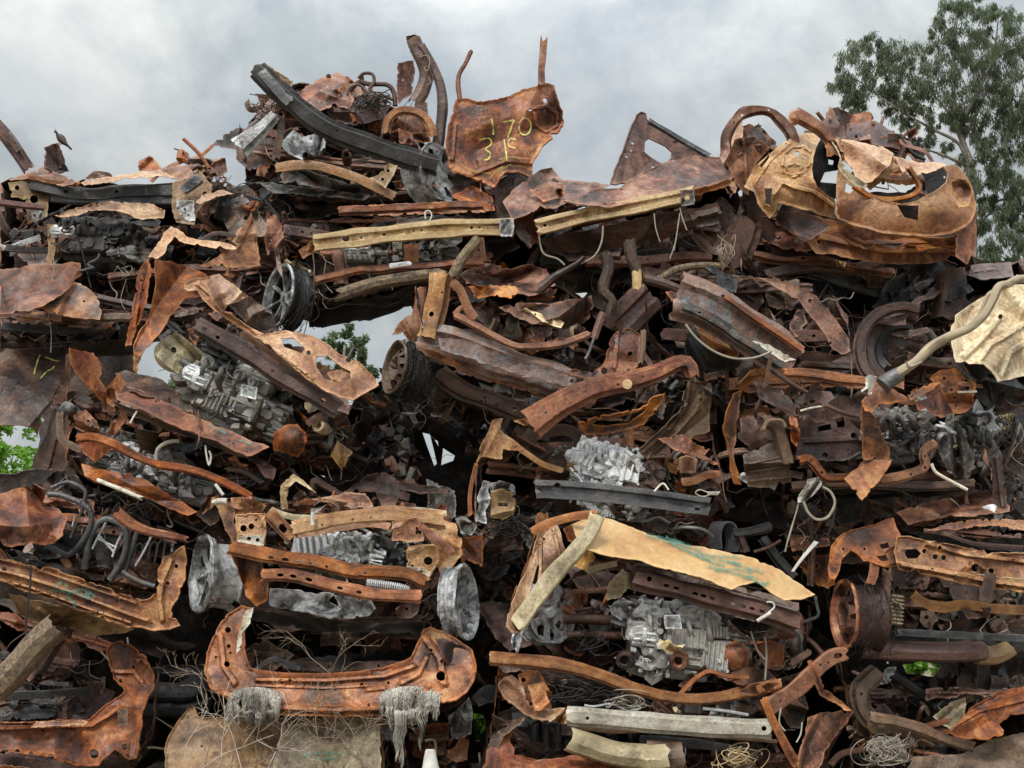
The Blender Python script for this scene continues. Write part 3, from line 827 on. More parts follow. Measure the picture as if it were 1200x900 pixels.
    fl = nz(150, 3)
    f = ramp(fl, [(.38, (.45, .45, .45, 1)), (.62, (1.25, 1.25, 1.25, 1))])
    col = mix(pit, col, f, 'MULTIPLY')
    hs = N.new('ShaderNodeHueSaturation'); Lk.new(col, hs.inputs['Color'])
    for s_, (lo, hi), ml in ((0, (.491, .504), 7.3), (1, (.84, 1.1), 13.7), (2, (.7, 1.2), 29.1)):
        fr_ = N.new('ShaderNodeMath'); fr_.operation = 'MULTIPLY'; fr_.inputs[1].default_value = ml; Lk.new(oi.outputs['Random'], fr_.inputs[0])
        f2_ = N.new('ShaderNodeMath'); f2_.operation = 'FRACT'; Lk.new(fr_.outputs[0], f2_.inputs[0])
        f3_ = N.new('ShaderNodeMapRange'); f3_.inputs[3].default_value = lo; f3_.inputs[4].default_value = hi; Lk.new(f2_.outputs[0], f3_.inputs[0]); Lk.new(f3_.outputs[0], hs.inputs[s_])
    Lk.new(hs.outputs[0], bs.inputs['Base Color'])
    rr = ramp(nz(sc * 4, 6), [(.35, (rough - .28,) * 3 + (1,)), (.65, (min(1, rough + .1),) * 3 + (1,))])
    Lk.new(rr, bs.inputs['Roughness']); bs.inputs['Metallic'].default_value = met
    b1 = N.new('ShaderNodeBump'); b1.inputs['Strength'].default_value = bump; b1.inputs['Distance'].default_value = .01
    Lk.new(nz(45, 6), b1.inputs['Height'])
    b2 = N.new('ShaderNodeBump'); b2.inputs['Strength'].default_value = bump * .7; b2.inputs['Distance'].default_value = .002
    Lk.new(fl, b2.inputs['Height']); Lk.new(b1.outputs[0], b2.inputs['Normal'])
    Lk.new(b2.outputs[0], bs.inputs['Normal'])
    MATS[name] = m
    return m
def plain(name, col, rough=.8, var=.25, sc=20, bump=.2, trans=0.0):
    m = bpy.data.materials.new(name); m.use_nodes = True; nt = m.node_tree; N = nt.nodes; Lk = nt.links
    bs = N['Principled BSDF']; bs.inputs['Roughness'].default_value = rough
    tc = N.new('ShaderNodeTexCoord'); oi = N.new('ShaderNodeObjectInfo')
    add = N.new('ShaderNodeVectorMath'); add.operation = 'ADD'; Lk.new(tc.outputs['Object'], add.inputs[0]); Lk.new(oi.outputs['Random'], add.inputs[1])
    n = N.new('ShaderNodeTexNoise'); n.inputs['Scale'].default_value = sc; n.inputs['Detail'].default_value = 6; Lk.new(add.outputs[0], n.inputs['Vector'])
    r = N.new('ShaderNodeValToRGB'); c = hexc(col)
    r.color_ramp.elements[0].position = .3; r.color_ramp.elements[0].color = tuple(q * (1 - var) for q in c[:3]) + (1,)
    r.color_ramp.elements[1].position = .7; r.color_ramp.elements[1].color = tuple(min(1, q * (1 + var)) for q in c[:3]) + (1,)
    Lk.new(n.outputs['Fac'], r.inputs[0]); Lk.new(r.outputs[0], bs.inputs['Base Color'])
    if bump:
        b = N.new('ShaderNodeBump'); b.inputs['Strength'].default_value = bump; b.inputs['Distance'].default_value = .005
        Lk.new(n.outputs['Fac'], b.inputs['Height']); Lk.new(b.outputs[0], bs.inputs['Normal'])
    MATS[name] = m
    return m
def wood(name, a, b, sc=7):
    m = plain(name, a, .85, .3, 10, .5); nt = m.node_tree; N = nt.nodes; Lk = nt.links; bs = N['Principled BSDF']
    tc = N.new('ShaderNodeTexCoord')
    w = N.new('ShaderNodeTexNoise'); w.inputs['Scale'].default_value = sc * 4; w.inputs['Detail'].default_value = 8; w.inputs['Distortion'].default_value = 1.5
    Lk.new(tc.outputs['Object'], w.inputs['Vector'])
    r = N.new('ShaderNodeValToRGB'); r.color_ramp.elements[0].position = .35; r.color_ramp.elements[0].color = hexc(a); r.color_ramp.elements[1].position = .65; r.color_ramp.elements[1].color = hexc(b)
    Lk.new(w.outputs['Fac'], r.inputs[0]); Lk.new(r.outputs[0], bs.inputs['Base Color'])
    return m
def spray(name, col, dens_=.75):
    m = bpy.data.materials.new(name); m.use_nodes = True; nt = m.node_tree; N = nt.nodes; Lk = nt.links
    bs = N['Principled BSDF']; bs.inputs['Base Color'].default_value = hexc(col); bs.inputs['Roughness'].default_value = .8
    at = N.new('ShaderNodeAttribute'); at.attribute_name = 'edge'
    tc = N.new('ShaderNodeTexCoord')
    n = N.new('ShaderNodeTexNoise'); n.inputs['Scale'].default_value = 28; n.inputs['Detail'].default_value = 8; n.inputs['Roughness'].default_value = .75; Lk.new(tc.outputs['Object'], n.inputs['Vector'])
    a = N.new('ShaderNodeMath'); a.operation = 'MULTIPLY_ADD'; a.inputs[1].default_value = 2.4; a.inputs[2].default_value = -1.5 + dens_ * .4; Lk.new(n.outputs['Fac'], a.inputs[0])
    b = N.new('ShaderNodeMath'); b.operation = 'ADD'; Lk.new(a.outputs[0], b.inputs[0]); Lk.new(at.outputs['Fac'], b.inputs[1])
    c = N.new('ShaderNodeMapRange'); c.inputs[1].default_value = .35; c.inputs[2].default_value = 1.05; c.inputs[3].default_value = 0; c.inputs[4].default_value = dens_; Lk.new(b.outputs[0], c.inputs[0])
    Lk.new(c.outputs[0], bs.inputs['Alpha'])
    MATS[name] = m
def leafmat(name, a, b):
    m = plain(name, a, .55, .35, 3, 0); bs = m.node_tree.nodes['Principled BSDF']
    N = m.node_tree.nodes; Lk = m.node_tree.links
    tr = N.new('ShaderNodeBsdfTranslucent'); tr.inputs[0].default_value = hexc(b)
    mx = N.new('ShaderNodeMixShader'); mx.inputs[0].default_value = .3
    Lk.new(bs.outputs[0], mx.inputs[1]); Lk.new(tr.outputs[0], mx.inputs[2]); Lk.new(mx.outputs[0], N['Material Output'].inputs[0])
DEFS = {
 'rust':       lambda n: metal(n, ['#4a2a19', '#88502a', '#b27039'], '#c99b66', .22),
 'rust_orange':lambda n: metal(n, ['#54301f', '#8f5030', '#b4743f'], '#cf9f63', .22),
 'rust_red':   lambda n: metal(n, ['#46291d', '#7e4930', '#a06c49'], '#b59072', .18),
 'rust_dark':  lambda n: metal(n, ['#2a1d18', '#4b3226', '#6e4a35'], '#876b54', .2, k=.8),
 'rust_purple':lambda n: metal(n, ['#3d2c2a', '#5f443d', '#765448'], '#8f7464', .15, k=.85),
 'rust_blue':  lambda n: metal(n, ['#4f3529', '#745344', '#8f705d'], '#828d95', .7, sc=2.6),
 'rust_primer': lambda n: metal(n, ['#4b3126', '#7d5846', '#a08677'], '#b3aca3', .55, sc=2.2),
 'rust_teal': lambda n: metal(n, ['#3f2a20', '#6d4836', '#8a6149'], '#6d8580', .5, sc=2.4),
 'tan':        lambda n: metal(n, ['#85532f', '#b0804e', '#cba476'], '#7a452a', .32, sc=2.0, soot=.3),
 'tan_rust':   lambda n: metal(n, ['#6b412c', '#a06c45', '#c29565'], '#d3b283', .3, sc=2.2),
 'ochre':      lambda n: metal(n, ['#93704a', '#bd9a6c', '#d3bb93'], '#7d4d33', .4, sc=2.6),
 'ochre_dull': lambda n: metal(n, ['#6e5234', '#96744a', '#ab8c5d'], '#5b3826', .35),
 'hood':       lambda n: metal(n, ['#bb8a50', '#d2a768', '#dfbc82'], '#b07a44', .1, sc=1.1, streak=.25, pit=.15, bump=.1, soot=0, k=.92, grain=.25),
 'cream':      lambda n: metal(n, ['#b0a68e', '#d0cab6', '#dedacb'], '#8a5b38', .3, sc=3.0, soot=.15),
 'cream_tan':  lambda n: metal(n, ['#b99a69', '#d8c28f', '#e6d7aa'], '#9a5c3c', .3, sc=2.5, soot=.15),
 'olive_tan':  lambda n: metal(n, ['#82745a', '#a99a78', '#c3b592'], '#6a6253', .3),
 'brown':      lambda n: metal(n, ['#4d3a2c', '#6c5340', '#826a50'], '#4a3026', .4, sc=2.5),
 'alu':        lambda n: metal(n, ['#2e2d2a', '#7c7b76', '#bdbbb4'], '#4b3c30', .3, rough=.55, sc=7, met=.15, bump=.8, k=.95, soot=.8, cells=11),
 'alu_light':  lambda n: metal(n, ['#5c5d5d', '#a9adad', '#dcdfe0'], '#5c5650', .25, rough=.55, sc=6, met=.15, bump=.7, k=.95, soot=.3, cells=0),
 'alu_dark':   lambda n: metal(n, ['#1d1d1d', '#4a4946', '#7d7b76'], '#4a382c', .3, rough=.65, sc=8, met=.1, bump=.8, k=.95, cells=13),
 'ash':        lambda n: metal(n, ['#6f7072', '#b9bbbd', '#e4e5e7'], '#4d4c4c', .3, rough=.8, sc=6, bump=.8, k=.95, soot=.35, cells=0),
 'char':       lambda n: metal(n, ['#121213', '#212023', '#3a3837'], '#5c5753', .15, rough=.65, k=1.0, soot=.25),
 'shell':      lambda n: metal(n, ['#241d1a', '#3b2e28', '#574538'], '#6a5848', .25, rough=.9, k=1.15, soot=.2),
 'steel_dark': lambda n: metal(n, ['#313235', '#4e4f52', '#6b6c6e'], '#857667', .2, rough=.55, met=.2, k=.9),
 'wire_dark':  lambda n: plain(n, '#2c2826'),
 'wire_pale':  lambda n: plain(n, '#978f81', .8, .25),
 'cable':      lambda n: plain(n, '#a1927a', .8, .25, 9, .3),
 'white':      lambda n: plain(n, '#cfccc4', .6, .2, 14),
 'wool':       lambda n: plain(n, '#b5b0a6', .95, .5, 6),
 'straw':      lambda n: plain(n, '#b9a27a', .9, .2),
 'twig':       lambda n: plain(n, '#8b7a66', .9, .3),
 'twig_pale':  lambda n: plain(n, '#c4b9a8', .9, .2),
 'log':        lambda n: wood(n, '#4a3f35', '#8d7a62'),
 'log_dark':   lambda n: wood(n, '#2c2521', '#5c4a3e'),
 'plank':      lambda n: wood(n, '#32231f', '#664a3e', 3),
 'heart':      lambda n: wood(n, '#a98a5e', '#cdb284'),
 'paint_teal': lambda n: spray(n, '#5f9685', .55),
 'paint_yellow': lambda n: spray(n, '#d2cc70', .92),
 'paint_dim':  lambda n: spray(n, '#b09a4c', .55),
 'leaf_euc':   lambda n: leafmat(n, '#545f48', '#7d8a63'),
 'leaf_bush':  lambda n: leafmat(n, '#5a6a4c', '#82946a'),
 'leaf_bright':lambda n: leafmat(n, '#5f8f2c', '#96c53f'),
 'bark':       lambda n: wood(n, '#5d5650', '#9b948a'),
 'feather':    lambda n: plain(n, '#241d1c', .6, .3, 30),
 'feather_brown': lambda n: plain(n, '#4a3a30', .7, .3, 30),
 'beak':       lambda n: plain(n, '#c29b3c', .5, .1),
 'ground':     lambda n: plain(n, '#6d6250', .95, .35, 3, .5),
}
def M(k):
    if k not in MATS: DEFS[k](k)
    return MATS[k]
# ================================================================== the pile
K(0, 0, 1)
GAPS += [pt(g) for g in (
    '362,385 400,378 440,370 480,375 462,400 447,430 440,437 400,420 380,400',
    '494,506 505,508 533,532 522,546 510,546', '160,412 176,410 200,438 226,442 224,458 212,456 190,440 166,432',
    '82,389 108,390 94,404 84,399', '0,499 18,496 38,498 45,516 20,545 0,552', '262,190 290,203 280,206 266,199',
    '985,361 1013,343 1012,352 1003,380', '960,190 985,205 978,222 958,212', '1018,210 1075,212 1060,226 1022,224',
    '553,834 566,838 574,860 560,872 552,860', '1060,780 1080,777 1100,781 1092,791 1066,790', '1142,285 1200,280 1200,318 1150,340',
    '560,880 572,882 565,892', '185,690 240,690 230,712 190,712')]

# ---- A: long low wreck at the top left
car('burnt_car', 'flattened burnt car at the top left, a charred beam behind its torn rusty lip', 160, 330, .3)
K(0, 0)
shell('40,625 300,640 620,690 960,760 1000,980 850,1080 560,1130 300,1130 0,1110 0,640', .22, 1.5, seed=1)
B('roof_beam', 'char', '120,655 300,690 450,680 625,675', 72, 'hat', .4, d=-.02, holes=[(.25, 0, 8), (.6, 0, 6), (.8, 0, 5)], cr=.012)
B('roof_beam', 'steel_dark', '180,690 320,700 470,702 610,700', 34, 'chan', .4, d=-.05, cr=.01)
S('torn_edge', 'rust_red', '30,630 150,585 280,640 220,652 120,628 40,634', d=-.06, g=(0, -.6))
S('torn_edge', 'tan_rust', '280,640 420,615 560,597 620,625 560,622 430,628 300,655', d=-.08, g=(0, -.6))
S('torn_edge', 'rust_red', '300,628 335,602 380,606 392,622 340,630', d=0, sm=1, bow=.05)
S('torn_edge', 'rust', '490,600 489,565 530,546 568,586 560,598', d=.02, g=(.3, -.4))
S('torn_edge', 'rust_red', '560,592 690,574 722,600 700,628 620,632 590,620', d=0, g=(0, -.7))
B('pillar', 'rust_purple', '-30,420 30,490 105,600', 46, 'hat', .35, d=.05, holes=[(.6, 0, 4)])
B('pillar', 'rust_dark', '22,470 66,528', 26, 'chan', .5, d=-.02)
S('lamp_bracket', 'ochre_dull', '28,642 140,628 150,672 172,682 166,762 100,782 90,702 38,692', d=-.1, g=(.2, -.2), holes=[(120, 700, 12), (60, 660, 7)])
S('lamp_bracket', 'ash', '95,735 150,738 150,766 120,782 96,772', d=-.14, holes=[(122, 758, 5)], res=2)
B('cross_bar', 'rust_purple', '-10,712 80,722 158,730', 26, 'hat', .5, d=-.18)
S('lower_lip', 'tan_rust', '190,760 250,735 330,714 420,708 540,718 580,740 575,765 500,772 430,745 340,738 240,762', d=-.16, g=(0, -.35), bow=.04, lip=.02)
S('lower_lip', 'steel_dark', '455,770 560,772 545,795 490,792', d=-.12, sm=1)
S('lamp_bracket', 'ochre_dull', '605,642 650,630 700,598 745,650 742,692 692,746 682,792 620,782 604,742', d=-.16, g=(.15, -.2), holes=[(640, 660, 7), (720, 680, 6)])
S('lamp_plate', 'ash', '620,705 680,704 686,776 622,782', d=-.21, res=2, holes=[(650, 735, 5), (640, 758, 4), (662, 756, 4)], cr=.008)
B('strut', 'steel_dark', '640,670 700,625', 34, 'chan', .4, d=-.22)
S('torn_flap', 'tan_rust', '688,712 720,682 780,668 825,680 760,692 704,718', d=-.2, g=(0, -.6))
B('torn_edge', 'rust', '100,620 200,640 280,650', 18, 'flat', d=-.1)
T('rod', 'rust', '645,488 690,530 715,560 735,592', .013, d=-.06)
S('torn_flap', 'rust', '755,560 790,555 800,600 770,625 740,580', d=-.1)
engine(400, 850, .1, 420, 190, 4, 'char', 'char', seed=2, rusty=0)
K(0, 250)
S('burnt_tyre', 'char', '290,150 400,135 480,170 500,210 420,225 330,220 295,190', d=.0, sm=1, bow=.12, cr=.03, fr=9)
clutter('0,0 180,0 330,30 500,60 480,180 440,330 300,300 250,180 0,190', 52, .02, .35, seed=11, wires=16)
B('rail', 'rust_dark', '20,120 100,128 230,130', 24, 'chan', .4, d=-.02)
B('hanger', 'ochre_dull', '178,40 182,130 170,170', 26, 'flat', d=-.08, holes=[(.5, 0, 4)])
for i, (a, b, c) in enumerate([(1240, 90, 60), (1262, 120, 90), (150, 60, 70)]): pass
T('wire', 'wire_pale', '180,110 190,200 170,330 180,420 178,490', .0035, d=-.22)
T('wire', 'wire_dark', '265,60 290,140 310,220 320,262', .005, d=-.1)
tangle('wire_coil', 'wire_pale', 445, 200, 34, 30, 7, .0022, d=-.1, seed=4)
T('wire', 'wire_pale', '445,230 425,300 440,340', .0022, d=-.1)

K(0, 0)
clutter('690,690 1000,640 1080,760 1000,960 900,1000 720,950', 56, -.15, .2, seed=13, wires=18, pal=('rust_dark', 'rust', 'char', 'rust_red', 'alu_dark'))
clutter('640,560 800,570 860,680 700,690', 14, -.1, .15, seed=14, wires=8, pal=('rust_dark', 'rust'))

# ---- J: rust door skins at the left
car('burnt_car', 'burnt car at the far left with smooth red brown skin sagging over a hollow', 40, 395, .2)
K(0, 250)
shell('0,330 430,380 380,450 250,470 120,480 0,480', .3, 1.2, seed=2)
S('door_skin', 'rust_red', '-60,205 0,198 100,184 200,176 282,175 290,215 262,235 245,262 215,290 150,325 100,342 30,352 -60,352', d=-.2, g=(.1, -.35), bow=.1, cr=.02, fr=4, th=.01)
S('door_skin', 'rust', '140,332 200,300 260,240 300,256 340,290 358,345 352,372 300,372 200,358', d=-.14, g=(.1, -.3), cr=.022)
B('rocker_strip', 'brown', '330,368 400,366 458,366', 30, 'hat', .4, d=-.1)
B('rail', 'char', '0,395 200,410 420,395', 30, 'chan', .5, d=.1)
clutter('0,370 420,380 330,440 200,400 0,440', 16, .08, .35, seed=12, pal=('char', 'shell', 'rust_dark'), wires=4)
nocar(.2)
solo('dark rust brown bent sheet with faint yellow spray marks above the green gap', 'metal sheet')
p = S('bent_sheet', 'rust_dark', '-60,478 60,476 120,470 242,462 236,540 225,590 200,640 172,690 150,720 130,780 118,752 60,742 -60,752', d=-.05, g=(.2, -.2), cr=.03, fr=3, th=.01)
paint(p, 'paint_yellow', ['140,498 130,525 118,570', '142,580 165,556 185,545 190,535', '160,505 185,515 210,520'], 18)
solo('leaf shaped pointed flap of orange rust hanging in front of the dark brown sheet', 'metal sheet')
S('torn_sheet', 'rust_orange', '245,474 330,490 345,515 362,545 350,580 385,640 384,692 340,640 300,602 265,562 250,520', d=-.2, g=(.5, -.2), cr=.018, th=.01)
solo('narrow flat dark upright strip, bent at its top, left of the leaf shaped flap', 'metal strip')
S('bent_strip', 'rust_dark', '232,500 245,490 248,560 236,640 238,760 226,905 105,895 150,800 190,690 210,620', d=-.02, g=(-.5, 0), cr=.02, ridges=[('215,690 165,890', .02, 14)])

# ---- B: wreck heaped on the top centre
car('burnt_car', 'heaped burnt wreck at the very top with a long charred beam slanting across it', 415, 235, .35)
K(300, 0)
shell('-60,470 60,330 200,300 380,360 520,430 610,560 640,690 400,720 100,700 -30,640', .3, 1.5, seed=3)
B('long_beam', 'char', '6,245 60,300 130,360 220,432 300,475 380,503 500,545 640,585', 78, 'hat', .35, d=-.3, holes=[(.1, .3, 5), (.5, -.1, 4), (.72, 0, 4), (.9, .2, 5)], cr=.012, twist=.25)
B('beam_lining', 'steel_dark', '20,250 70,310 120,360', 36, 'flat', d=-.36, cr=.01)
S('beam_tip', 'ochre_dull', '40,228 72,250 130,285 118,312 90,296 60,262', d=-.25)
S('roof_skin', 'rust', '140,332 170,310 200,290 250,265 292,255 322,270 345,290 340,320 300,310 290,340 300,372 262,360 240,340 200,390 150,350', d=.1, g=(.1, -.7), cr=.05, fr=6)
S('roof_skin', 'rust_red', '170,355 250,300 320,300 345,350 330,385 280,370 220,392', d=.02, g=(0, -.6), cr=.04, fr=7)
S('roof_skin', 'rust_dark', '240,380 320,360 400,365 470,380 440,420 360,440 280,430', d=.04, g=(0, -.4), cr=.05, fr=7)
S('torn_panel', 'rust_orange', '500,450 540,468 548,510 505,503', d=-.2)
S('torn_panel', 'rust', '545,470 600,465 615,500 560,500', d=-.15)
T('seat_frame', 'rust_dark', '330,320 360,290 400,296 460,298 484,325 490,372', .017, d=.08)
T('seat_frame', 'rust_dark', '360,275 380,258 410,262 415,290 400,310 410,325', .012, d=.06)
T('seat_frame', 'rust_dark', '318,350 330,310 365,300 400,345 380,375 340,372', .01, d=.04)
T('seat_frame', 'rust_dark', '395,345 440,335 480,350', .012, d=.06)
S('strut_tower', 'rust_red', '498,222 552,210 558,260 548,330 500,364 494,300', d=.1, g=(.4, 0), cr=.015)
B('pillar', 'rust_dark', '556,140 572,180 590,215 600,260 585,320 560,365', 54, 'rnd', .6, d=.02, cr=.025)
S('pillar_tip', 'rust_dark', '528,128 560,122 580,140 584,186 545,188 536,160', d=.0, cr=.04, fr=12)
B('curved_pillar', 'rust_purple', '580,158 618,225 648,300 656,380 648,450 638,520', 30, 'hat', .4, d=-.02, w2=44, cr=.004)
T('wire_loop', 'wire_pale', '575,200 605,196 610,225 600,250 590,235', .003, d=-.08)
T('wire_loop', 'wire_pale', '606,270 614,290 600,300', .003, d=-.08)
B('strut_ring', 'rust', '458,470 462,430 495,395 545,390 590,410 615,450 620,480', 34, 'hat', .3, d=-.1, cr=.008)
S('strut_tower', 'rust', '470,460 500,410 560,400 600,430 610,480 540,470', d=-.02, bow=.08, cr=.03)
S('fender', 'rust_dark', '560,360 600,360 610,420 625,480 590,440 560,400', d=-.06)
# melted aluminium, lower members
S('melted_metal', 'ash', '85,500 130,462 170,480 215,470 248,490 240,520 200,545 160,560 110,540', d=-.1, cr=.06, fr=16, g=(0, -.3))
B('cross_strip', 'tan_rust', '70,590 180,578 300,605 400,645 490,692', 34, 'flat', .5, d=-.28, cr=.012, fr=12)
S('bracket_plate', 'ochre', '398,625 430,615 468,574 497,580 480,620 455,662 425,640', d=-.32, holes=[(465, 600, 5), (445, 630, 5), (475, 588, 3)], res=2.2)
B('bracket', 'rust_dark', '60,410 90,430 75,520 70,560', 30, 'flat', .5, d=-.2, cr=.012)
S('under_cover', 'alu_dark', '100,590 180,600 330,650 430,640 420,690 330,680 200,655 80,640', d=-.14, cr=.035, fr=9)
S('under_cover', 'alu_dark', '-10,640 100,650 240,665 400,690 380,702 200,690 60,675', d=-.18, cr=.02)
S('rear_panel', 'rust_dark', '-60,470 0,500 80,520 60,570 -20,600 -70,560', d=.0, cr=.03)
S('rear_panel', 'rust_red', '480,640 560,625 600,640 590,670 500,665', d=-.1, cr=.03)
B('side_bumper', 'alu_light', '-58,520 20,455 65,405', 84, 'hat', .25, d=-.2, w2=46, cr=.008, holes=[(.35, .2, 5)])
boss('mount_knob', 'rust', 318, 545, -.2, 18)
boss('mount_knob', 'rust_dark', 175, 545, -.3, 16)
wheel(650, 605, -.18, 112, (.8, -.55, .12), 'cover', 'alu_light', 6, .008, seed=3)
clutter('-40,420 60,340 200,400 330,480 600,560 610,640 400,710 0,690', 60, -.02, .3, seed=21, wires=14)
clutter('150,390 240,330 350,300 470,370 480,470 320,470', 26, -.02, .25, seed=22, wires=14, pal=('rust_dark', 'rust', 'rust_red'))
tangle('wire_nest', 'rust_dark', 30, 390, 60, 50, 16, .004, d=-.1, seed=8)
tangle('wire_nest', 'wire_dark', 420, 350, 90, 50, 18, .004, d=-.02, seed=9)

# ---- the door panel with the number, standing on top
nocar(.35)
K(300, 0)
t = solo('upright rust orange car panel sprayed with the yellow number 170 between two bare posts', 'car panel')
door = S('door_panel', 'rust_orange', '702,352 722,346 750,346 780,356 830,352 880,340 925,322 962,308 1018,292 1050,302 1066,360 1082,410 1080,440 1040,482 1012,510 990,542 972,580 970,628 920,604 870,606 850,640 836,658 780,632 720,612 690,606 676,570 670,500 676,450 686,418 700,395',
         d=-.02, g=(.12, -.1), cr=.028, fr=3.2, fold=.6, th=.03, lip=.025, lw=4, holes=['952,388 962,380 974,384 966,392', (1018, 352, 8)], res=3,
         ridges=[('985,380 1020,372 1060,400 1058,440 1020,462 985,440 980,400', .015, 8), ('690,590 760,610 880,560 980,570', .02, 14), ('700,440 690,560', .015, 10)])
B('post', 'rust_red', '716,348 710,300 714,262 735,225 757,178', 17, 'hat', .5, d=-.02, par=door)
B('post', 'rust_red', '1004,300 1003,240 1008,190 1012,135', 26, 'chan', .5, d=-.02, par=door, cr=.012, jend=4)
paint(door, 'paint_yellow', ['828,416 833,445 834,478', '868,429 888,425 908,421', '908,421 897,448 884,488', '925,432 940,416 958,420 966,440 960,465 942,474 928,462 925,440'], 20)
paint(door, 'paint_yellow', ['786,492 818,486 828,505 808,524 824,540 816,560 800,562', '872,490 878,530 884,575', '914,492 897,487 887,499 891,514 914,521'], 18)
paint(door, 'paint_dim', ['788,386 808,384 808,412', '820,385 822,412', '786,412 835,408', '862,380 868,410 895,405', '895,385 930,398 938,404'], 11)
paint(door, 'paint_dim', ['700,560 760,600 830,610', '820,630 860,590 930,585 975,600', '855,560 900,552 930,560', '845,612 880,586 900,580'], 26)

# ---- D: wreck with a red bonnet slab
car('burnt_car', 'burnt car with a long flat red brown bonnet just above a yellow bumper beam', 720, 300, .3)
K(600, 50)
shell('60,600 400,560 760,470 800,560 740,800 420,830 100,760', .3, 1.5, seed=4)
S('bonnet', 'rust_red', '180,556 260,522 380,510 400,492 460,458 520,430 640,396 740,402 782,410 772,482 690,505 560,540 470,552 420,562 330,582 250,570', d=-.15, g=(.05, -.75), cr=.02, fr=3, th=.02, lip=.02, ridges=[('300,560 420,540 560,515 770,460', .02, 22)])
S('bonnet_edge', 'rust', '330,580 420,560 560,540 770,480 772,500 560,562 420,585 340,598', d=-.3, g=(0, .2), cr=.02)
K(300, 0)
S('fallen_skin', 'rust_red', '672,640 690,602 740,608 800,640 842,672 838,742 790,732 740,704 690,692', d=-.05, g=(0, -.4), cr=.05, fr=7)
S('fallen_skin', 'rust', '690,690 760,650 830,690 840,740 760,740', d=-.12, g=(0, -.4), cr=.06, fr=8)
S('fallen_skin', 'rust_dark', '838,668 872,608 920,602 985,625 960,690 900,740 850,780 842,720', d=-.0, g=(.1, -.3), cr=.05, fr=6)
clutter('660,620 900,620 940,760 700,760', 22, -.1, .2, seed=33, wires=8, pal=('rust_red', 'rust_dark', 'rust', 'char'))
K(600, 50)
S('wing', 'rust_red', '0,520 60,472 100,450 140,440 172,478 250,488 345,500 300,525 260,530 200,560 150,585 100,580 60,600 30,612 0,622 -30,560', d=-.12, g=(0, -.5), cr=.06, fr=6)
S('wing', 'rust_red', '-40,620 30,612 100,582 180,580 260,570 200,600 120,640 92,700 60,722 20,682', d=-.05, g=(.2, .2), cr=.05)
S('wing', 'rust', '60,520 120,500 190,500 180,540 110,560', d=-.25, cr=.05, fr=9, g=(0, -.5))
B('bumper_beam', 'ochre', '88,648 200,620 300,596 430,574 640,530', 54, 'dbl', .3, d=-.35, cr=.006, holes=[(.05, 0, 6), (.97, .25, 5)])
S('beam_end', 'alu_dark', '590,520 640,514 642,568 596,576', d=-.4, res=2, cr=.006, holes=[(616, 545, 8)])
pl = S('door_pillar', 'rust_red', '345,496 360,450 382,400 412,320 440,252 455,243 472,246 478,270 540,306 600,340 690,396 640,404 560,424 500,446 400,492 385,504', d=.15, g=(.25, -.2), cr=.01, th=.02, lip=.02,
       holes=['468,346 482,336 540,364 562,384 560,402 542,426 525,424 490,404 466,384', (425, 352, 5), (420, 378, 4), (497, 436, 5), (405, 400, 4)])
B('pillar_edge', 'steel_dark', '480,275 560,322 690,398', 24, 'hat', .4, d=.1, par=pl)
S('torn_flap', 'tan_rust', '745,490 780,486 792,510 786,528 760,530', d=-.25, cr=.03)
S('under_panel', 'rust_dark', '100,690 300,650 480,610 640,580 720,560 740,600 730,640 650,640 540,690 400,720 250,740 140,740', d=-.1, g=(0, .3), cr=.03)
B('rail', 'rust_dark', '120,720 300,690 520,650 720,620', 40, 'chan', .4, d=.0)
B('rail', 'char', '100,760 300,760 560,740', 40, 'chan', .4, d=.1)
clutter('100,700 400,640 720,580 760,640 700,760 400,820 120,790', 50, .0, .4, seed=31, pal=('char', 'shell', 'rust_dark', 'alu_dark'), wires=14)
clutter('80,560 160,520 200,560 120,620', 10, -.12, .05, seed=32, wires=5)
S('lamp_bucket', 'rust_dark', '620,600 720,580 730,640 650,650', d=-.2, holes=[(660, 620, 9), (700, 610, 7)], cr=.02)
T('wire', 'wire_pale', '95,680 110,740 160,760 185,782', .006, d=-.3)
T('wire', 'wire_pale', '320,645 315,700 290,750 240,778', .006, d=-.35)
for p in ('500,600 505,650 520,700', '590,580 600,620 615,660', '585,630 575,700 555,760', '590,600 583,650 570,730'):
    T('wire', 'wire_pale', p, .004, d=-.38)

# ---- E: tan front end on the top right
car('burnt_car', 'ochre tan burnt car front at the top right with an empty oval lamp hole', 1000, 370, .3)
K(800, 0)
shell('230,700 420,740 640,840 1010,830 1010,960 900,1130 640,1170 330,1130 200,900', .3, 1.6, seed=5)
K(860, 100, 3.529)
S('front_wing', 'tan', '42,422 60,385 80,345 108,316 140,290 172,260 205,235 235,215 265,205 300,198 335,197 352,222 342,258 328,300 322,345 328,385 345,420 385,452 418,472 422,552 400,546 300,516 240,500 186,486 168,528 150,552 128,528 100,490 82,440', d=-.3, g=(.12, -.3), bow=.2, cr=.02, fr=5, th=.016, lip=.02, lw=3,
  holes=['126,425 160,425 150,500 128,490', '106,330 144,286 148,296 112,344', (262, 281, 9), (215, 245, 5)], wear=.5, cre=3,
  ridges=[('200,330 205,285 240,255 290,250 318,275', .022, 7), ('210,360 250,376 300,350 318,320', .022, 7), ('215,335 250,320 285,335 270,365 230,365 215,335', .014, 5), ('165,450 200,400 250,420 330,440 415,500', .035, 11), ('90,400 150,310 230,240', .014, 7)])
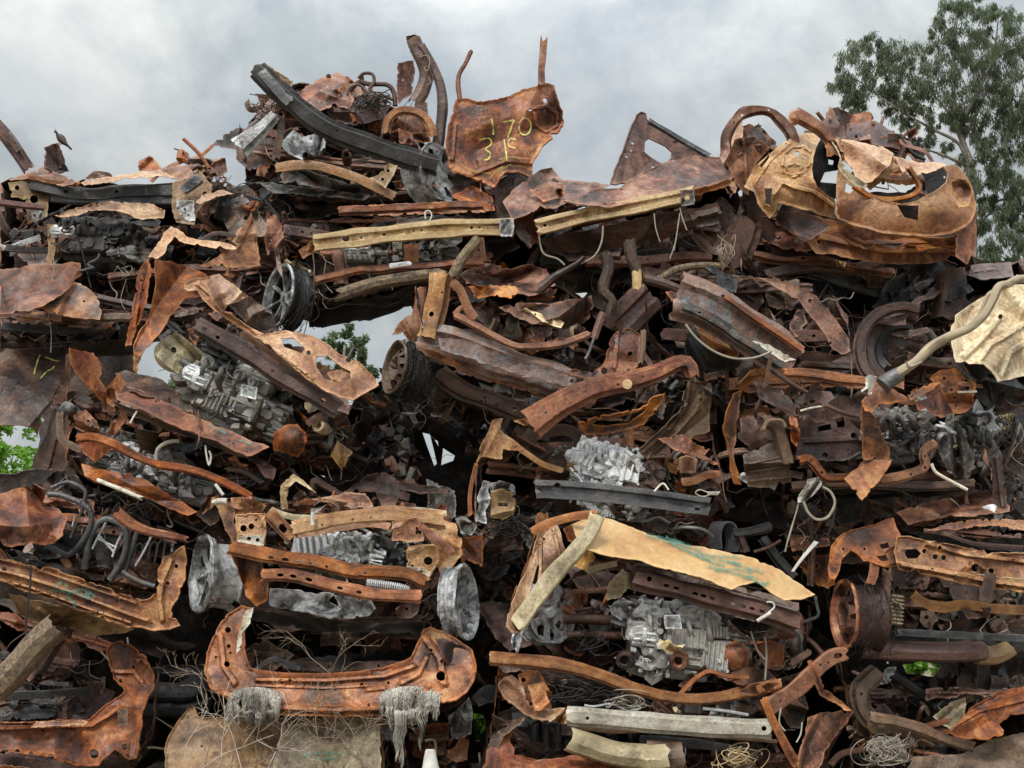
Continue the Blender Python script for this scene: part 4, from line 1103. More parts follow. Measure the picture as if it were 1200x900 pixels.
S('bumper_skin', 'tan', '418,530 424,400 430,350 442,340 460,362 500,400 548,440 620,475 690,490 760,476 830,440 880,402 886,362 868,336 905,328 940,348 965,380 985,420 1004,490 1000,522 985,556 960,582 900,612 820,626 720,621 600,606 500,580 430,552', d=-.42, g=(-.05, -.2), bow=.3, cr=.016, fr=4, th=.016, lip=.022, lw=3, wear=.35, cre=4,
  holes=['460,400 500,426 480,448 455,438', '674,495 766,497 764,560 706,546'], ridges=[('425,560 600,614 820,632 960,590 1000,530', .02, 7)])
S('lamp_boss', 'tan_rust', '900,400 935,385 968,395 985,440 970,500 930,505 905,460', d=-.47, bow=-.05, cr=.02, g=(.2, -.1), holes=[(932, 438, 14)])
S('nose_strip', 'olive_tan', '395,225 425,252 442,300 470,348 552,412 545,432 500,415 455,375 432,340 438,300 420,262', d=-.4, cr=.012, res=2.5)
K(800, 0)
S('bonnet', 'tan', '535,488 640,500 700,516 742,540 730,580 700,602 670,640 640,645 610,620 580,570 555,530', d=-.2, g=(.1, -.6), cr=.045, fr=6, th=.01)
S('bonnet', 'tan', '740,545 790,560 830,572 880,570 930,578 905,592 880,600 842,612 800,625 770,600', d=-.25, g=(0, -.7), cr=.03, fr=6)
S('bonnet', 'tan_rust', '640,648 700,600 760,590 840,608 852,640 800,652 700,640 660,668', d=-.05, g=(0, -.4), cr=.04, fr=7)
S('bonnet', 'tan_rust', '690,600 740,545 770,600 720,610', d=-.15, g=(.2, -.5), cr=.03)
B('nose_bar', 'rust', '600,655 680,700 780,695 830,660 790,590', 22, 'hat', .5, d=-.3, cr=.012)
B('nose_bar', 'tan_rust', '640,640 720,600 760,590', 20, 'flat', .5, d=-.2, cr=.012)
S('under_bumper', 'tan_rust', '318,738 480,762 560,780 700,815 850,835 960,832 1030,740 1034,820 1020,900 960,905 860,930 700,925 560,905 470,892 440,850 380,800', d=-.15, g=(0, .1), cr=.03, th=.012, holes=[(660, 855, 7), (480, 850, 6)], ridges=[('480,830 700,880 960,880', .03, 14)])
S('under_bumper', 'rust_purple', '320,738 470,760 520,800 430,850 400,830 330,790', d=-.22, cr=.03)
S('under_bumper', 'rust', '960,830 1032,740 1034,860 1000,930 960,900', d=-.25, g=(.5, 0), cr=.02)
# torn top: arches and straps
B('arch', 'rust_red', '150,560 155,480 195,410 245,390 310,395 345,425 380,470 400,520', 42, 'hat', .3, d=.0, cr=.03, buck=.5, holes=[(.3, .0, 5), (.4, .1, 5), (.62, 0, 5)])
S('side_frame', 'rust_red', '130,556 150,470 192,394 196,420 160,490 176,560 160,600', d=-.02, g=(.4, 0), cr=.02)
S('side_frame', 'rust_red', '185,490 245,480 290,500 312,520 270,560 240,610 232,690 180,640 150,560', d=.0, g=(.3, 0), cr=.02, holes=['192,516 208,518 206,532 193,530', (238, 530, 7), (195, 540, 4)], ridges=[('215,480 225,640', .02, 10)])
B('strap', 'rust', '395,400 440,425 490,460 520,500', 62, 'hat', .3, d=-.12, cr=.012, w2=40)
S('strap_end', 'tan_rust', '370,420 380,390 402,386 418,396 400,440 380,432', d=-.2, bow=.08, sm=1)
S('roof_skin', 'rust_purple', '484,432 560,395 580,410 540,450 620,430 665,422 740,460 800,500 852,545 760,524 690,510 640,500 560,490 520,480', d=.15, g=(.1, -.5), cr=.045, fr=6, holes=[(590, 455, 5), (610, 480, 5)])
S('roof_skin', 'rust_red', '740,500 765,475 820,446 832,466 800,490 762,522', d=.1, cr=.03)
S('roof_skin', 'rust_purple', '790,520 850,510 852,548 820,560', d=.15)
S('inner_panel', 'rust', '690,480 760,480 780,520 720,535', d=.05, cr=.03)
S('inner_panel', 'rust_dark', '640,690 760,690 840,640 860,680 800,712 700,705', d=.1, cr=.03)
B('inner_bar', 'char', '760,470 800,530 850,560', 14, 'hat', .5, d=.0)
S('inner_panel', 'char', '830,600 920,580 940,650 862,690 820,670', d=.25)  # charred sheet put behind the right opening to paint it dark
S('inner_panel', 'rust_dark', '215,640 262,592 340,560 360,700 330,760 240,780 205,720', d=.12, wear=0)
S('inner_panel', 'char', '452,490 560,495 566,700 455,700', d=.1, holes=['500,606 556,596 552,646 484,640', '512,560 532,565 528,580 513,578'], cr=.04)  # dark sheet painting the shade inside the lamp hole, pierced where sky shows
S('inner_panel', 'rust_dark', '225,705 430,712 560,712 620,690 680,672 800,680 860,690 1000,640 1020,840 240,860', d=.2, cr=.03)
clutter('440,415 560,410 740,470 850,540 700,570 560,500 480,470', 24, -.1, .25, seed=42, pal=('rust_purple', 'rust_red', 'rust_dark', 'rust'), wires=5)
clutter('640,600 840,600 850,690 660,690', 10, .0, .3, seed=43, pal=('rust_red', 'rust_dark', 'rust'), wires=3)
clutter('150,480 300,500 260,620 180,640', 9, .0, .2, seed=44, pal=('rust_purple', 'rust_dark', 'rust_red'), wires=3)
K(800, 270)
B('axle', 'rust_dark', '310,70 450,110 600,165 770,220', 56, 'rnd', .7, d=.25, cr=.01)
B('axle', 'char', '340,110 520,170 760,250', 40, 'rnd', .7, d=.2, cr=.01)
S('tow_eye', 'ochre_dull', '535,105 575,112 570,128 545,126', d=-.15)
clutter('280,90 900,130 950,200 700,280 400,180', 46, .0, .5, seed=41, pal=('char', 'shell', 'rust_dark'), wires=8)
B('damper', 'rust_dark', '945,140 950,210 930,320', 100, 'rnd', .6, d=.0, cr=.02)
nocar(.25)
solo('short stack of weathered reddish planks leaning under the tan front end', 'plank stack')
B('plank_stack', 'plank', '232,-30 205,40 170,130', 110, 'hat', .12, d=-.05, cr=.012, fr=14, jend=5, holes=())
# ---- F: car with the yellow bumper beam
car('burnt_car', 'burnt car with a perforated pale yellow bumper beam and a bright spoked rim', 480, 380, .2)
K(300, 250)
shell('90,20 900,0 1000,110 960,230 660,225 300,310 190,340 100,300', .25, 1.05, seed=6)
B('bumper_beam', 'ochre', '205,104 300,92 500,68 700,50 905,48', 62, 'dbl', .25, d=-.35, cr=.006, holes=[(.16, -.02, 12, 1.1), (.235, .0, 6), (.35, 0, 6), (.44, 0, 3), (.5, 0, 5, .6), (.54, 0, 5, .6), (.79, .02, 6), (.83, .02, 5)])
S('beam_end', 'tan_rust', '150,130 180,108 206,90 212,130 165,160', d=-.3, cr=.02)
S('beam_end', 'ash', '855,22 900,18 908,48 900,82 860,80', d=-.39, cr=.008, res=2.5)
B('upper_beam', 'rust', '290,-8 400,-12 600,-22 800,-28', 34, 'hat', .4, d=-.25, cr=.015, fr=12)
S('upper_beam', 'rust_red', '300,-20 420,-32 560,-36 720,-44 810,-8 640,2 400,8', d=-.15, g=(0, -.7), cr=.03)
B('cross_member', 'rust', '210,235 340,205 500,190 690,180 800,172', 34, 'hat', .4, d=-.25, cr=.02, fr=12)
B('upright', 'rust_red', '290,140 300,190 300,250', 50, 'hat', .3, d=-.22, cr=.015)
B('upright', 'rust_red', '545,110 548,170', 50, 'flat', .3, d=-.24, cr=.015)
B('upright', 'rust_red', '780,90 790,170', 50, 'flat', .3, d=-.2, cr=.015, holes=[(.5, 0, 5), (.8, .1, 4)])
engine(520, 140, -.02, 420, 150, 0, 'alu_dark', 'alu_dark', seed=4)
wheel(595, 145, -.22, 26, (0, -1, .1), 'steel', 'alu_dark', seed=5, width=.05)
T('loop', 'white', '596,20 595,-5 610,-8 618,8 610,26', .004, d=-.42)
B('silver_tag', 'ash', '468,184 545,174', 16, 'flat', d=-.32)
wheel(76, 290, -.24, 118, (-.8, -.6, .1), 'spoke', 'char', 8, .002, tyre=.5, seed=7, mat2='alu_light', width=.13)
S('floor_pan', 'char', '190,345 330,320 480,330 560,290 660,225 640,300 540,330 400,375 250,398 185,402', d=.1, g=(0, .6), cr=.02)
clutter('110,20 260,20 280,240 200,330 110,300', 22, .0, .35, seed=51, wires=14)
clutter('300,130 820,100 900,180 640,230 380,240', 26, -.1, .25, seed=52, wires=10, pal=('rust_dark', 'rust', 'alu_dark', 'char'))
tangle('wire_nest', 'wire_dark', 150, 300, 60, 90, 30, .0022, d=-.15, seed=12, depth=.1)
for p in ('200,140 205,200 200,262', '245,170 240,240 270,280', '390,190 410,260', '470,200 480,270'): T('wire', 'wire_pale', p, .003, d=-.25)
nocar(.2)
solo('long grey weathered log lying under the yellow bumper beam', 'log')
B('log', 'log', '284,288 400,250 550,222 662,208', 46, 'rnd', .9, d=-.25, cr=.012, fr=10, th=.0, jend=3)
solo('short tan stick propped against the right end of the yellow bumper beam', 'stick')
B('stick', 'log', '690,222 730,150 782,88', 38, 'rnd', .9, d=-.45, cr=.01, fr=10, th=0)

# ---- loose panels between A, F and K
K(0, 250)
solo('folded orange brown panel bent into a narrow arch beside the tan strip', 'metal sheet')
o = S('folded_panel', 'rust', '545,160 600,168 640,182 720,210 742,235 720,290 650,300 610,350 570,412 530,460 490,502 462,482 490,420 530,350 548,250', d=-.25, g=(.5, -.15), cr=.02, fr=4, th=.012)
S('panel_flange', 'rust_orange', '485,200 520,158 532,200 524,260 508,330 482,400 460,462 440,466 452,400 462,350', d=-.35, g=(-.5, 0), cr=.02, par=o, ridges=[('500,210 470,400', .02, 10)], holes=[(495, 235, 4)])
S('panel_flange', 'tan_rust', '470,480 500,490 480,560 468,550', d=-.2, par=o)
solo('tan strip kinked like a knee over the folded orange brown panel', 'metal strip')
S('kinked_strip', 'tan', '520,155 545,120 575,72 600,46 625,55 655,82 700,92 760,95 822,112 832,126 760,122 650,106 612,80 590,110 580,140 555,160', d=-.38, g=(.1, -.3), cr=.015)
solo('triangular peak of red brown sheet standing beneath the heaped wreck', 'metal sheet')
S('triangular_sheet', 'rust_red', '700,186 770,150 832,112 800,92 860,40 884,-4 900,60 916,182 880,192 780,188', d=-.3, g=(.4, -.2), cr=.02, fr=4, th=.01, ridges=[('832,112 884,0', .03, 20)])
solo('thin rust strip looping over the triangular sheet', 'metal strip')
B('looped_strip', 'rust_dark', '830,80 760,70 720,90 760,110', 14, 'flat', d=-.32)
solo('twisted brown sheet hanging right of the triangular sheet', 'metal sheet')
S('twisted_sheet', 'rust', '940,20 965,0 1000,60 1005,130 970,120 940,150 930,90', d=-.15, cr=.05, fr=8)

# ---- K: tilted engine bay left of centre
car('burnt_car', 'burnt car tipped down to the right, its grey engine bare left of the sky gap', 330, 540, .1)
K(0, 250)
shell('720,330 900,420 1180,640 1270,680 1200,900 960,870 700,770 700,540', .3, 1.2, seed=7)
B('cross_member', 'rust_purple', '690,392 850,480 1000,580 1190,690', 66, 'hat', .35, d=-.42, holes=[(.07, 0, 10), (.16, .05, 6, 1.6), (.55, 0, 4), (.9, 0, 8, 1.3)], cr=.005)
S('member_end', 'tan_rust', '660,410 690,396 700,430 690,465 668,440', d=-.42, cr=.02, holes=[(682, 440, 6)])
engine(850, 640, -.15, 400, 270, 24, 'alu', 'alu_dark', seed=11)
S('injector_plate', 'alu_light', '850,600 905,612 898,655 845,640', d=-.42, res=2.5, cr=.006)
S('sump_box', 'rust', '960,775 1000,745 1045,740 1082,782 1070,830 1050,858 960,832', d=-.4, cr=.03, fr=7, bow=.08, th=.02)
boss('bolt_boss', 'ochre', 1118, 745, -.38, 24)
B('bracket', 'rust_dark', '1080,740 1120,715 1160,700', 26, 'flat', d=-.4)
S('gearbox_case', 'olive_tan', '540,480 575,440 622,420 655,445 690,470 722,500 710,540 660,560 600,558 555,530', d=-.2, bow=.14, cr=.04, fr=9, sm=1, holes=[(610, 480, 9)])
B('drive_shaft', 'steel_dark', '640,520 700,560 760,600', 32, 'rnd', .8, d=-.15)
fr_ = S('wing_frame', 'tan', '640,268 650,244 690,228 768,214 832,258 872,292 800,322 795,345 880,402 930,425 985,412 1060,420 1140,450 1195,495 1260,520 1300,560 1335,600 1290,630 1240,655 1190,645 1150,625 1090,590 1020,530 945,465 880,425 800,370 742,332 712,300 695,270 660,275', d=-.45, g=(.1, -.2), cr=.016, fr=5, th=.012, lip=.018, lw=3,
   holes=['985,440 1030,436 1072,474 1060,492 1000,470', '1112,502 1150,500 1205,542 1232,555 1232,580 1200,600 1140,582 1112,540', (1085, 490, 7), (1225, 515, 8)],
   ridges=[('700,250 800,340 900,420 1100,580', .02, 8)])
S('wing_fold', 'tan_rust', '720,232 770,214 832,260 872,292 830,310 800,320 780,350 740,300', d=-.5, bow=.06, cr=.04, fr=8, par=fr_)
B('wing_strip', 'tan_rust', '850,420 950,490 1080,580 1200,640', 22, 'flat', .5, d=-.4, cr=.012)
S('inner_arch', 'rust_dark', '800,320 880,290 960,360 980,410 930,420 860,380', d=-.2, cr=.03)
S('wing_tip', 'rust', '1150,560 1210,545 1260,590 1230,640 1180,620', d=-.5, cr=.03, bow=.05)
clutter('760,340 900,420 1180,620 1250,700 1150,800 980,700 1000,560 820,450', 34, -.3, .1, seed=61, wires=16, pal=('rust_dark', 'alu_dark', 'char', 'rust', 'alu'))
clutter('560,400 720,380 740,500 690,560 600,440', 14, -.05, .2, seed=62, wires=6, pal=('char', 'alu_dark', 'shell'))
clutter('680,640 980,800 1200,740 1260,860 1000,880 760,780', 30, -.1, .25, seed=63, wires=10)
S('starter_box', 'ochre_dull', '1162,850 1185,800 1240,838 1200,900', d=-.3, th=.05, cr=.012, bow=.04)

# ---- G: car tilted down to the right in the middle
car('burnt_car', 'burnt car in the middle with a sloping blue grey sill below a crumpled roof', 640, 500, .1)
K(300, 250)
shell('560,290 700,250 1100,260 1320,420 1420,560 1300,720 1000,710 740,650 620,560', .25, 1.4, seed=8)
B('sill', 'rust_blue', '575,440 700,468 900,535 1060,585 1200,640', 150, 'sill', .28, d=-.3, w2=110, cr=.012, holes=[(.16, -.1, 7), (.2, .0, 6), (.25, .02, 6), (.3, .02, 5), (.6, -.05, 6), (.75, 0, 6)])
S('sill_face', 'rust_blue', '640,440 720,440 880,492 1020,535 1150,580 1162,604 1060,606 900,560 740,505 648,480', d=-.45, g=(0, -.15), cr=.008, holes=[(660, 460, 7), (690, 470, 7), (640, 462, 5), (1110, 590, 6)], th=.01, ridges=[('660,495 1060,600', .012, 5)])
S('sill_flange', 'rust', '560,462 640,490 760,535 900,578 1040,625 1100,650 1060,660 900,610 740,560 600,500', d=-.36, g=(0, .3), cr=.02)
B('pillar', 'tan_rust', '655,215 640,300 610,440', 90, 'hat', .3, d=-.3, w2=80, cr=.02, holes=[(.65, .1, 10), (.3, -.2, 5)])
B('pillar', 'rust', '580,260 575,330 560,390', 40, 'rnd', .6, d=-.25, cr=.02)
S('wheel_arch', 'tan_rust', '480,430 495,392 530,362 575,348 592,395 570,440 545,455 515,420', d=-.35, bow=.06, cr=.03, fr=7)
wheel(485, 540, -.25, 96, (-.84, -.48, .12), 'steel', 'char', 7, .006, tyre=1.4, seed=8, mat2='brown')
S('burnt_tyre', 'char', '500,480 560,450 640,500 640,600 560,640 490,630 520,560', d=-.05, bow=.1, cr=.03, fr=8, sm=1)
B('roof_rail', 'rust_red', '700,358 780,400 900,462 980,468 1080,458 1170,425', 28, 'hat', .4, d=-.35, cr=.01)
S('roof_skin', 'rust_red', '715,212 800,176 860,182 900,196 960,180 1020,196 1052,250 1020,280 960,290 900,275 850,262 790,255 740,250', d=-.12, g=(.1, -.6), cr=.06, fr=6)
S('roof_skin', 'rust', '745,256 830,252 912,256 926,276 900,300 830,290 780,300', d=-.28, g=(0, -.6), cr=.03)
S('roof_skin', 'rust_red', '850,332 930,312 1020,320 1100,305 1178,290 1186,330 1170,372 1120,400 1078,412 1000,395 930,372', d=-.25, g=(.1, -.35), cr=.06, fr=6)
S('roof_patch', 'cream_tan', '900,345 960,330 1060,372 1085,385 1070,402 1000,380 940,368', d=-.3, cr=.05, fr=8, g=(.1, -.4))
S('inner_skin', 'brown', '735,340 780,330 850,378 912,430 870,436 800,410 760,380', d=-.12, cr=.05, fr=8)
B('strap', 'rust_red', '688,240 720,270 745,330 770,370', 34, 'flat', .5, d=-.36, cr=.015)
B('strap', 'rust', '695,360 730,330 760,390', 18, 'flat', .5, d=-.32, cr=.015)
B('lower_rail', 'rust_dark', '640,560 720,620 830,660 980,720', 70, 'hat', .3, d=-.05, cr=.012, holes=[(.5, .1, 14), (.62, .1, 12), (.8, 0, 8)])
clutter('650,250 760,240 1160,400 1180,540 900,440 700,360', 30, -.15, .2, seed=71, wires=10)
clutter('620,520 1000,680 1100,740 820,740 620,620', 30, -.02, .3, seed=72, wires=14, pal=('char', 'shell', 'rust_dark', 'alu_dark'))
tangle('wire_nest', 'wire_dark', 570, 600, 60, 110, 14, .0025, d=-.15, seed=14)
K(550, 250)
S('hinge_pillar', 'rust', '345,548 420,556 455,540 478,520 488,470 505,425 535,408 572,404 602,430 598,490 592,535 565,572 500,566 420,585 360,570', d=-.4, g=(.2, -.2), cr=.018, fr=6, th=.014, lip=.02, holes=[(475, 553, 10), (566, 494, 8), (560, 555, 7)], ridges=[('520,420 510,540', .02, 12)])
B('stay', 'brown', '614,410 610,480 600,530', 20, 'rnd', .8, d=-.45)
T('damper', 'rust_purple', '470,350 452,400 438,440', .024, d=-.35)
T('damper', 'steel_dark', '438,440 420,490 408,512', .009, d=-.37)
CUR['label'] = CUR['label']
for i, pp in enumerate((['512,455 520,470 518,462', '506,490 500,500 515,505'], )):
    paint(D_ if False else bpy.data.objects['hinge_pillar'], 'paint_teal', ['510,445 525,455 530,465', '495,490 510,500 515,515', '540,550 560,555 575,548'], 22)
nocar(.1)
solo('orange rust slotted rail bent like an elbow across the middle of the pile', 'metal rail')
rl = B('bent_rail', 'rust_orange', '215,742 330,665 450,612 560,590 660,560 730,528 770,530 785,575', 112, 'hat', .22, d=-.5, w2=50, cr=.012, taper=.5,
  holes=[(.13, .28, 6, 1.8), (.17, .28, 6, 1.8), (.21, .28, 6, 1.8), (.1, 0, 5), (.34, 0, 5), (.52, .1, 6), (.66, 0, 5)])
T('bolt_cluster', 'ochre', '555,600,-.06 558,602,0', .03, d=-.5, n=8, sub=1, par=rl)
solo('dark rust ring shaped frame under the orange slotted rail', 'metal frame')
S('ring_frame', 'rust', '385,735 410,780 470,775 560,760 610,742 660,690 690,630 650,645 600,690 520,705 440,720', d=-.32, g=(.1, .2), cr=.014, th=.02, lip=.018,
  holes=['430,742 480,748 560,738 610,705 640,672 600,695 520,718 450,728'], res=2.2)
solo('olive brown curved car wing with stamped lines right of the ring shaped frame', 'car wing')
S('car_wing', 'brown', '596,835 640,790 700,735 745,690 752,640 770,590 792,575 850,608 848,690 842,765 780,790 720,800 660,852 630,865', d=-.25, g=(.25, -.1), cr=.02, fr=4, th=.012, lip=.02, ridges=[('610,840 700,760 760,690 775,600', .02, 7), ('640,850 730,770 800,690', .02, 7)], holes=[(745, 668, 10), (812, 630, 6), (815, 655, 6)])
solo('crumpled wine red strip lying across the olive brown wing', 'metal strip')
S('crumpled_strip', 'rust_red', '662,792 700,785 745,775 800,810 848,832 820,850 880,880 858,882 790,852 720,830', d=-.42, g=(.1, -.3), cr=.035, fr=8)
solo('ribbed brown slab leaning behind the hanging branches', 'metal sheet')
B('ribbed_slab', 'rust_purple', '640,280 590,330 520,400', 130, 'sill', .15, d=.05, cr=.006)

# ---- hanging branches and wires under D
nocar(.3)
solo('thick grey branch with a sawn pale end hanging under the red bonnet', 'branch')
br = B('branch', 'log_dark', '565,95 570,150 590,200 592,240', 44, 'rnd', .9, d=-.4, w2=34, cr=.012, th=0)
B('sawn_end', 'heart', '590,205 592,265', 34, 'rnd', .8, d=-.43, th=0, par=br, cr=.004)
solo('gnarled dark branch hanging left of the sawn branch', 'branch')
B('branch', 'log_dark', '478,140 490,190 470,270 500,310 492,360', 44, 'rnd', .9, d=-.3, w2=36, cr=.02, th=0)
solo('dead twisted twig arching beneath the yellow bumper beam of the red bonnet car', 'branch')
B('branch', 'rust_dark', '240,270 300,220 350,190 385,170 400,155', 40, 'rnd', .8, d=-.35, w2=14, cr=.02, th=0)
solo('dead curved branch lying over the blue grey ridged sill', 'branch')
B('branch', 'log', '650,245 720,200 800,185 880,185', 24, 'rnd', .9, d=-.3, cr=.014, th=0)
solo('brown rusty pipe resting near the sawn branch end', 'pipe')
B('pipe', 'rust_purple', '612,228 680,245 745,272', 34, 'rnd', .9, d=-.4, cr=.004)
solo('thin grey rod running out of the rusty pipe', 'rod')
T('rod', 'steel_dark', '745,272 800,285 830,295', .008, d=-.4)
solo('small grey metal box with a white wire clip among the curled roots', 'metal box')
S('metal_box', 'steel_dark', '826,190 850,182 945,230 936,278 880,262 870,215', d=-.35, th=.03, cr=.008)
for i in range(3): pass
solo('dry curled rootlets sprouting below the plank stack', 'roots')
tangle('dry_roots', 'twig', 900, 130, 40, 70, 12, .0022, d=-.35, seed=21, par=None)

# ---- H: car with parallel ridges, right of centre
car('burnt_car', 'burnt car right of centre with a broad ridged sill flecked with old paint', 900, 480, .15)
K(800, 270)
shell('-140,130 500,180 580,300 600,600 150,640 -120,390', .3, 1.5, seed=9)
B('ridged_sill', 'rust_blue', '-20,225 80,260 180,320 300,395 400,460', 190, 'sill', .2, d=-.3, w2=150, cr=.012, holes=[(.1, -.2, 8), (.2, .25, 8), (.3, -.3, 8), (.5, .25, 7), (.75, .1, 7), (.9, -.1, 8), (.86, .2, 7)])
B('sill_rib', 'alu_dark', '0,265 90,305 220,390 350,480', 44, 'hat', .3, d=-.42, cr=.01, holes=[(.15, 0, 7), (.05, 0, 5)])
B('sill_rib', 'rust', '150,235 250,305 420,420', 26, 'hat', .4, d=-.36, cr=.008)
S('sill_end', 'rust', '-60,215 40,205 180,222 150,245 40,240 -40,250', d=-.3, g=(0, -.5), cr=.02, holes=[(155, 242, 5), (45, 228, 5)])
S('paint_remnant', 'cream', '240,385 300,400 350,430 400,455 360,462 290,430', d=-.43, cr=.01, res=2.5)
S('under_drum', 'char', '15,365 60,330 140,400 200,440 190,485 110,490 50,480 10,440', d=-.15, bow=.1, sm=1, cr=.02)
S('under_drum', 'tan_rust', '40,330 110,372 200,430 190,450 130,440 70,390', d=-.3, cr=.025, g=(0, .3))
S('inner_wing', 'rust_dark', '400,430 460,420 540,440 620,430 630,500 560,510 480,500 420,480', d=-.1, cr=.03, fr=7, ridges=[('430,470 600,480', .02, 12)])
S('inner_wing', 'brown', '300,270 340,330 420,400 400,420 330,340', d=-.1, cr=.02)
clutter('-160,420 60,480 180,520 160,640 -60,640 -160,560', 40, -.05, .3, seed=85, pal=('char', 'rust_dark', 'rust_dark', 'alu_dark'), wires=14)
clutter('180,170 560,260 600,420 430,420 280,280', 34, -.05, .35, seed=81, pal=('char', 'shell', 'rust_dark', 'rust_dark'), wires=10)
clutter('-130,150 60,150 160,210 -60,220', 22, -.15, .15, seed=82, wires=12)
nocar(.15)
solo('curved rust red strip standing on edge behind the ridged sill', 'metal strip')
S('curved_strip', 'rust_red', '268,164 330,172 380,188 470,228 510,270 545,320 592,398 585,425 560,436 530,420 500,370 468,320 400,240 330,200', d=-.42, g=(.2, -.2), cr=.012, fr=4, th=.01, holes=[(448, 248, 6), (520, 395, 4)], lip=.012)
solo('white twisted cord lying along the foot of the ridged sill', 'cord')
T('cord', 'wire_pale', '10,330 50,380 110,425 180,450 250,448 315,425', .007, d=-.5)

# ---- wheel housing and tan panel at right
car('burnt_car', 'dark burnt car with a round ribbed wheel housing behind the long pale cable', 1090, 460, .15)
K(800, 270)
shell('640,300 780,270 960,130 1200,100 1240,600 1000,640 650,560', .4, 1.5, seed=10)
for i, (rr, mt) in enumerate(((150, 'rust_dark'), (118, 'rust_dark'), (86, 'char'))):
    B('wheel_housing', mt, [(OX + (770 - rr + 10 * i * i * 0) / 3 + (rr / 3) * (1 - math.cos(a)) , OY + (420 - rr * 1.0 * math.sin(a) * 1.0) / 3, .1 * i + .06 * math.sin(a)) for a in (-.9, -.4, .1, .6, 1.1, 1.6, 2.0)], 44, 'hat', .3, d=-.2, cr=.008)
S('housing_plate', 'rust_dark', '650,330 700,330 760,370 850,390 860,440 820,505 720,520 660,500 640,420', d=.0, bow=.1, cr=.02, fr=5, holes=[(770, 410, 7), (700, 400, 7), (740, 450, 6)])
S('shelf', 'rust_dark', '730,362 860,340 868,356 780,384', d=-.12, g=(0, -.5))
clutter('700,270 900,260 1000,330 880,480 720,400', 30, .05, .4, seed=83, pal=('char', 'shell', 'rust_dark'), wires=10)
K(800, 500)
clutter('900,0 1200,-100 1210,250 1060,230 940,150', 46, -.1, .35, seed=84, pal=('char', 'shell', 'rust_dark', 'alu_dark'), wires=34)
for i in range(14):
    x = 1010 + R.uniform(-60, 170); y = -60 + R.uniform(-40, 60)
    T('hanging_wire', R.choice(('wire_dark', 'wire_pale', 'wire_dark')), [(OX + x / 3, OY + y / 3), (OX + (x + R.gauss(0, 25)) / 3, OY + (y + 60) / 3), (OX + (x + R.gauss(15, 35)) / 3, OY + (y + 130) / 3), (OX + (x + R.gauss(25, 55)) / 3, OY + (y + R.uniform(150, 230)) / 3)], R.choice((.002, .003)), d=R.uniform(-.3, -.1), n=4)
engine(990, 60, .0, 230, 200, 12, 'alu_dark', 'char', seed=9)
S('gearbox_case', 'olive_tan', '890,20 960,-10 1010,40 1020,150 960,180 900,100', d=-.15, cr=.05, fr=9, bow=.08)
S('side_flap', 'rust_purple', '1085,110 1120,100 1140,280 1150,300 1090,260', d=-.2, cr=.015, ridges=[('1105,110 1125,280', .02, 9)])
S('side_skin', 'rust_red', '750,300 900,255 1000,240 1090,220 1150,280 1150,300 1000,315 900,320 790,345', d=-.15, g=(0, -.5), cr=.04, fr=6)
nocar(.1)
K(800, 270)
solo('cream tan pleated panel cut by the right edge of the frame', 'metal sheet')
S('pleated_panel', 'cream_tan', '945,352 960,300 1010,262 1060,232 1120,205 1180,190 1260,185 1260,500 1190,512 1150,525 1110,530 1085,490 1060,470 1010,470 960,462 950,410', d=-.3, g=(.25, -.2), cr=.03, fr=5, th=.012, lip=.015, lw=5,
   ridges=[('1040,460 1080,400 1200,330', .03, 14), ('990,440 1060,370 1120,300', .03, 14), ('1120,510 1150,430 1230,380', .03, 14)], holes=[(1118, 303, 8)])
solo('grey weathered sheet end poking out above the pleated panel', 'metal sheet')
S('weathered_sheet', 'alu_dark', '1150,190 1210,170 1210,250 1170,240', d=-.1)
solo('thick pale cable sweeping down from the right edge into a grey socket', 'cable')
cb = T('cable', 'cable', '1220,172,.1 1180,170 1145,188 1112,200 1085,255 1050,310 1005,345 940,372 880,405 820,460 755,505', .022, d=-.62, n=10, r2=.028, wob=.25)
T('cable_socket', 'steel_dark', '765,505 735,520 705,545', .045, d=-.6, n=14, r2=.05, par=cb, sub=2)
T('cable_tie', 'wire_pale', '785,462 800,478 840,462', .006, d=-.66, par=cb)
T('branch_strand', 'cable', '1180,160 1130,200 1075,225 1040,300 960,375', .011, d=-.58, par=cb)
solo('knotted white rag hanging by the grey cable socket', 'rag')
S('rag', 'white', '640,520 655,508 682,515 672,545 665,575 655,580 652,555 630,570 628,560 645,545', d=-.68, cr=.03, fr=16, res=2)
# ---- N: nose of a car with the big bent panel, right
car('burnt_car', 'burnt car nose with a big folded orange brown panel hanging from its rail', 1000, 590, .05)
K(800, 270)
shell('150,520 640,500 1000,520 1100,900 700,930 160,930', .3, 1.5, seed=11)
S('folded_panel', 'rust', '628,602 650,570 682,532 720,545 798,590 770,605 690,612 664,640 640,632', d=-.5, g=(.1, -.5), cr=.012, th=.012)
S('folded_panel', 'rust', '628,610 664,640 690,690 722,760 732,806 690,808 636,806 630,700', d=-.45, g=(.3, .1), cr=.02, th=.012, fr=4)
S('folded_panel', 'rust_orange', '640,806 690,808 732,808 722,836 680,890 632,946 600,910 568,872 610,835', d=-.52, g=(-.1, -.5), cr=.01, th=.012, lip=.014)
B('slam_rail', 'rust', '355,500 450,505 560,522 650,532', 40, 'hat', .35, d=-.4, cr=.008)
B('slam_rail', 'rust', '650,535 720,575 800,600 880,560 910,540', 26, 'flat', .5, d=-.38, cr=.014)
S('side_panel', 'rust', '200,542 240,490 300,482 362,480 350,530 262,520 212,562 196,640 188,720 180,800 206,892 180,892 160,780 142,690 165,610', d=-.4, g=(.3, 0), cr=.025, th=.01)
S('side_panel', 'rust_dark', '250,530 350,560 400,620 390,660 340,625 270,590', d=-.3, g=(.1, -.3), cr=.03, fr=7)
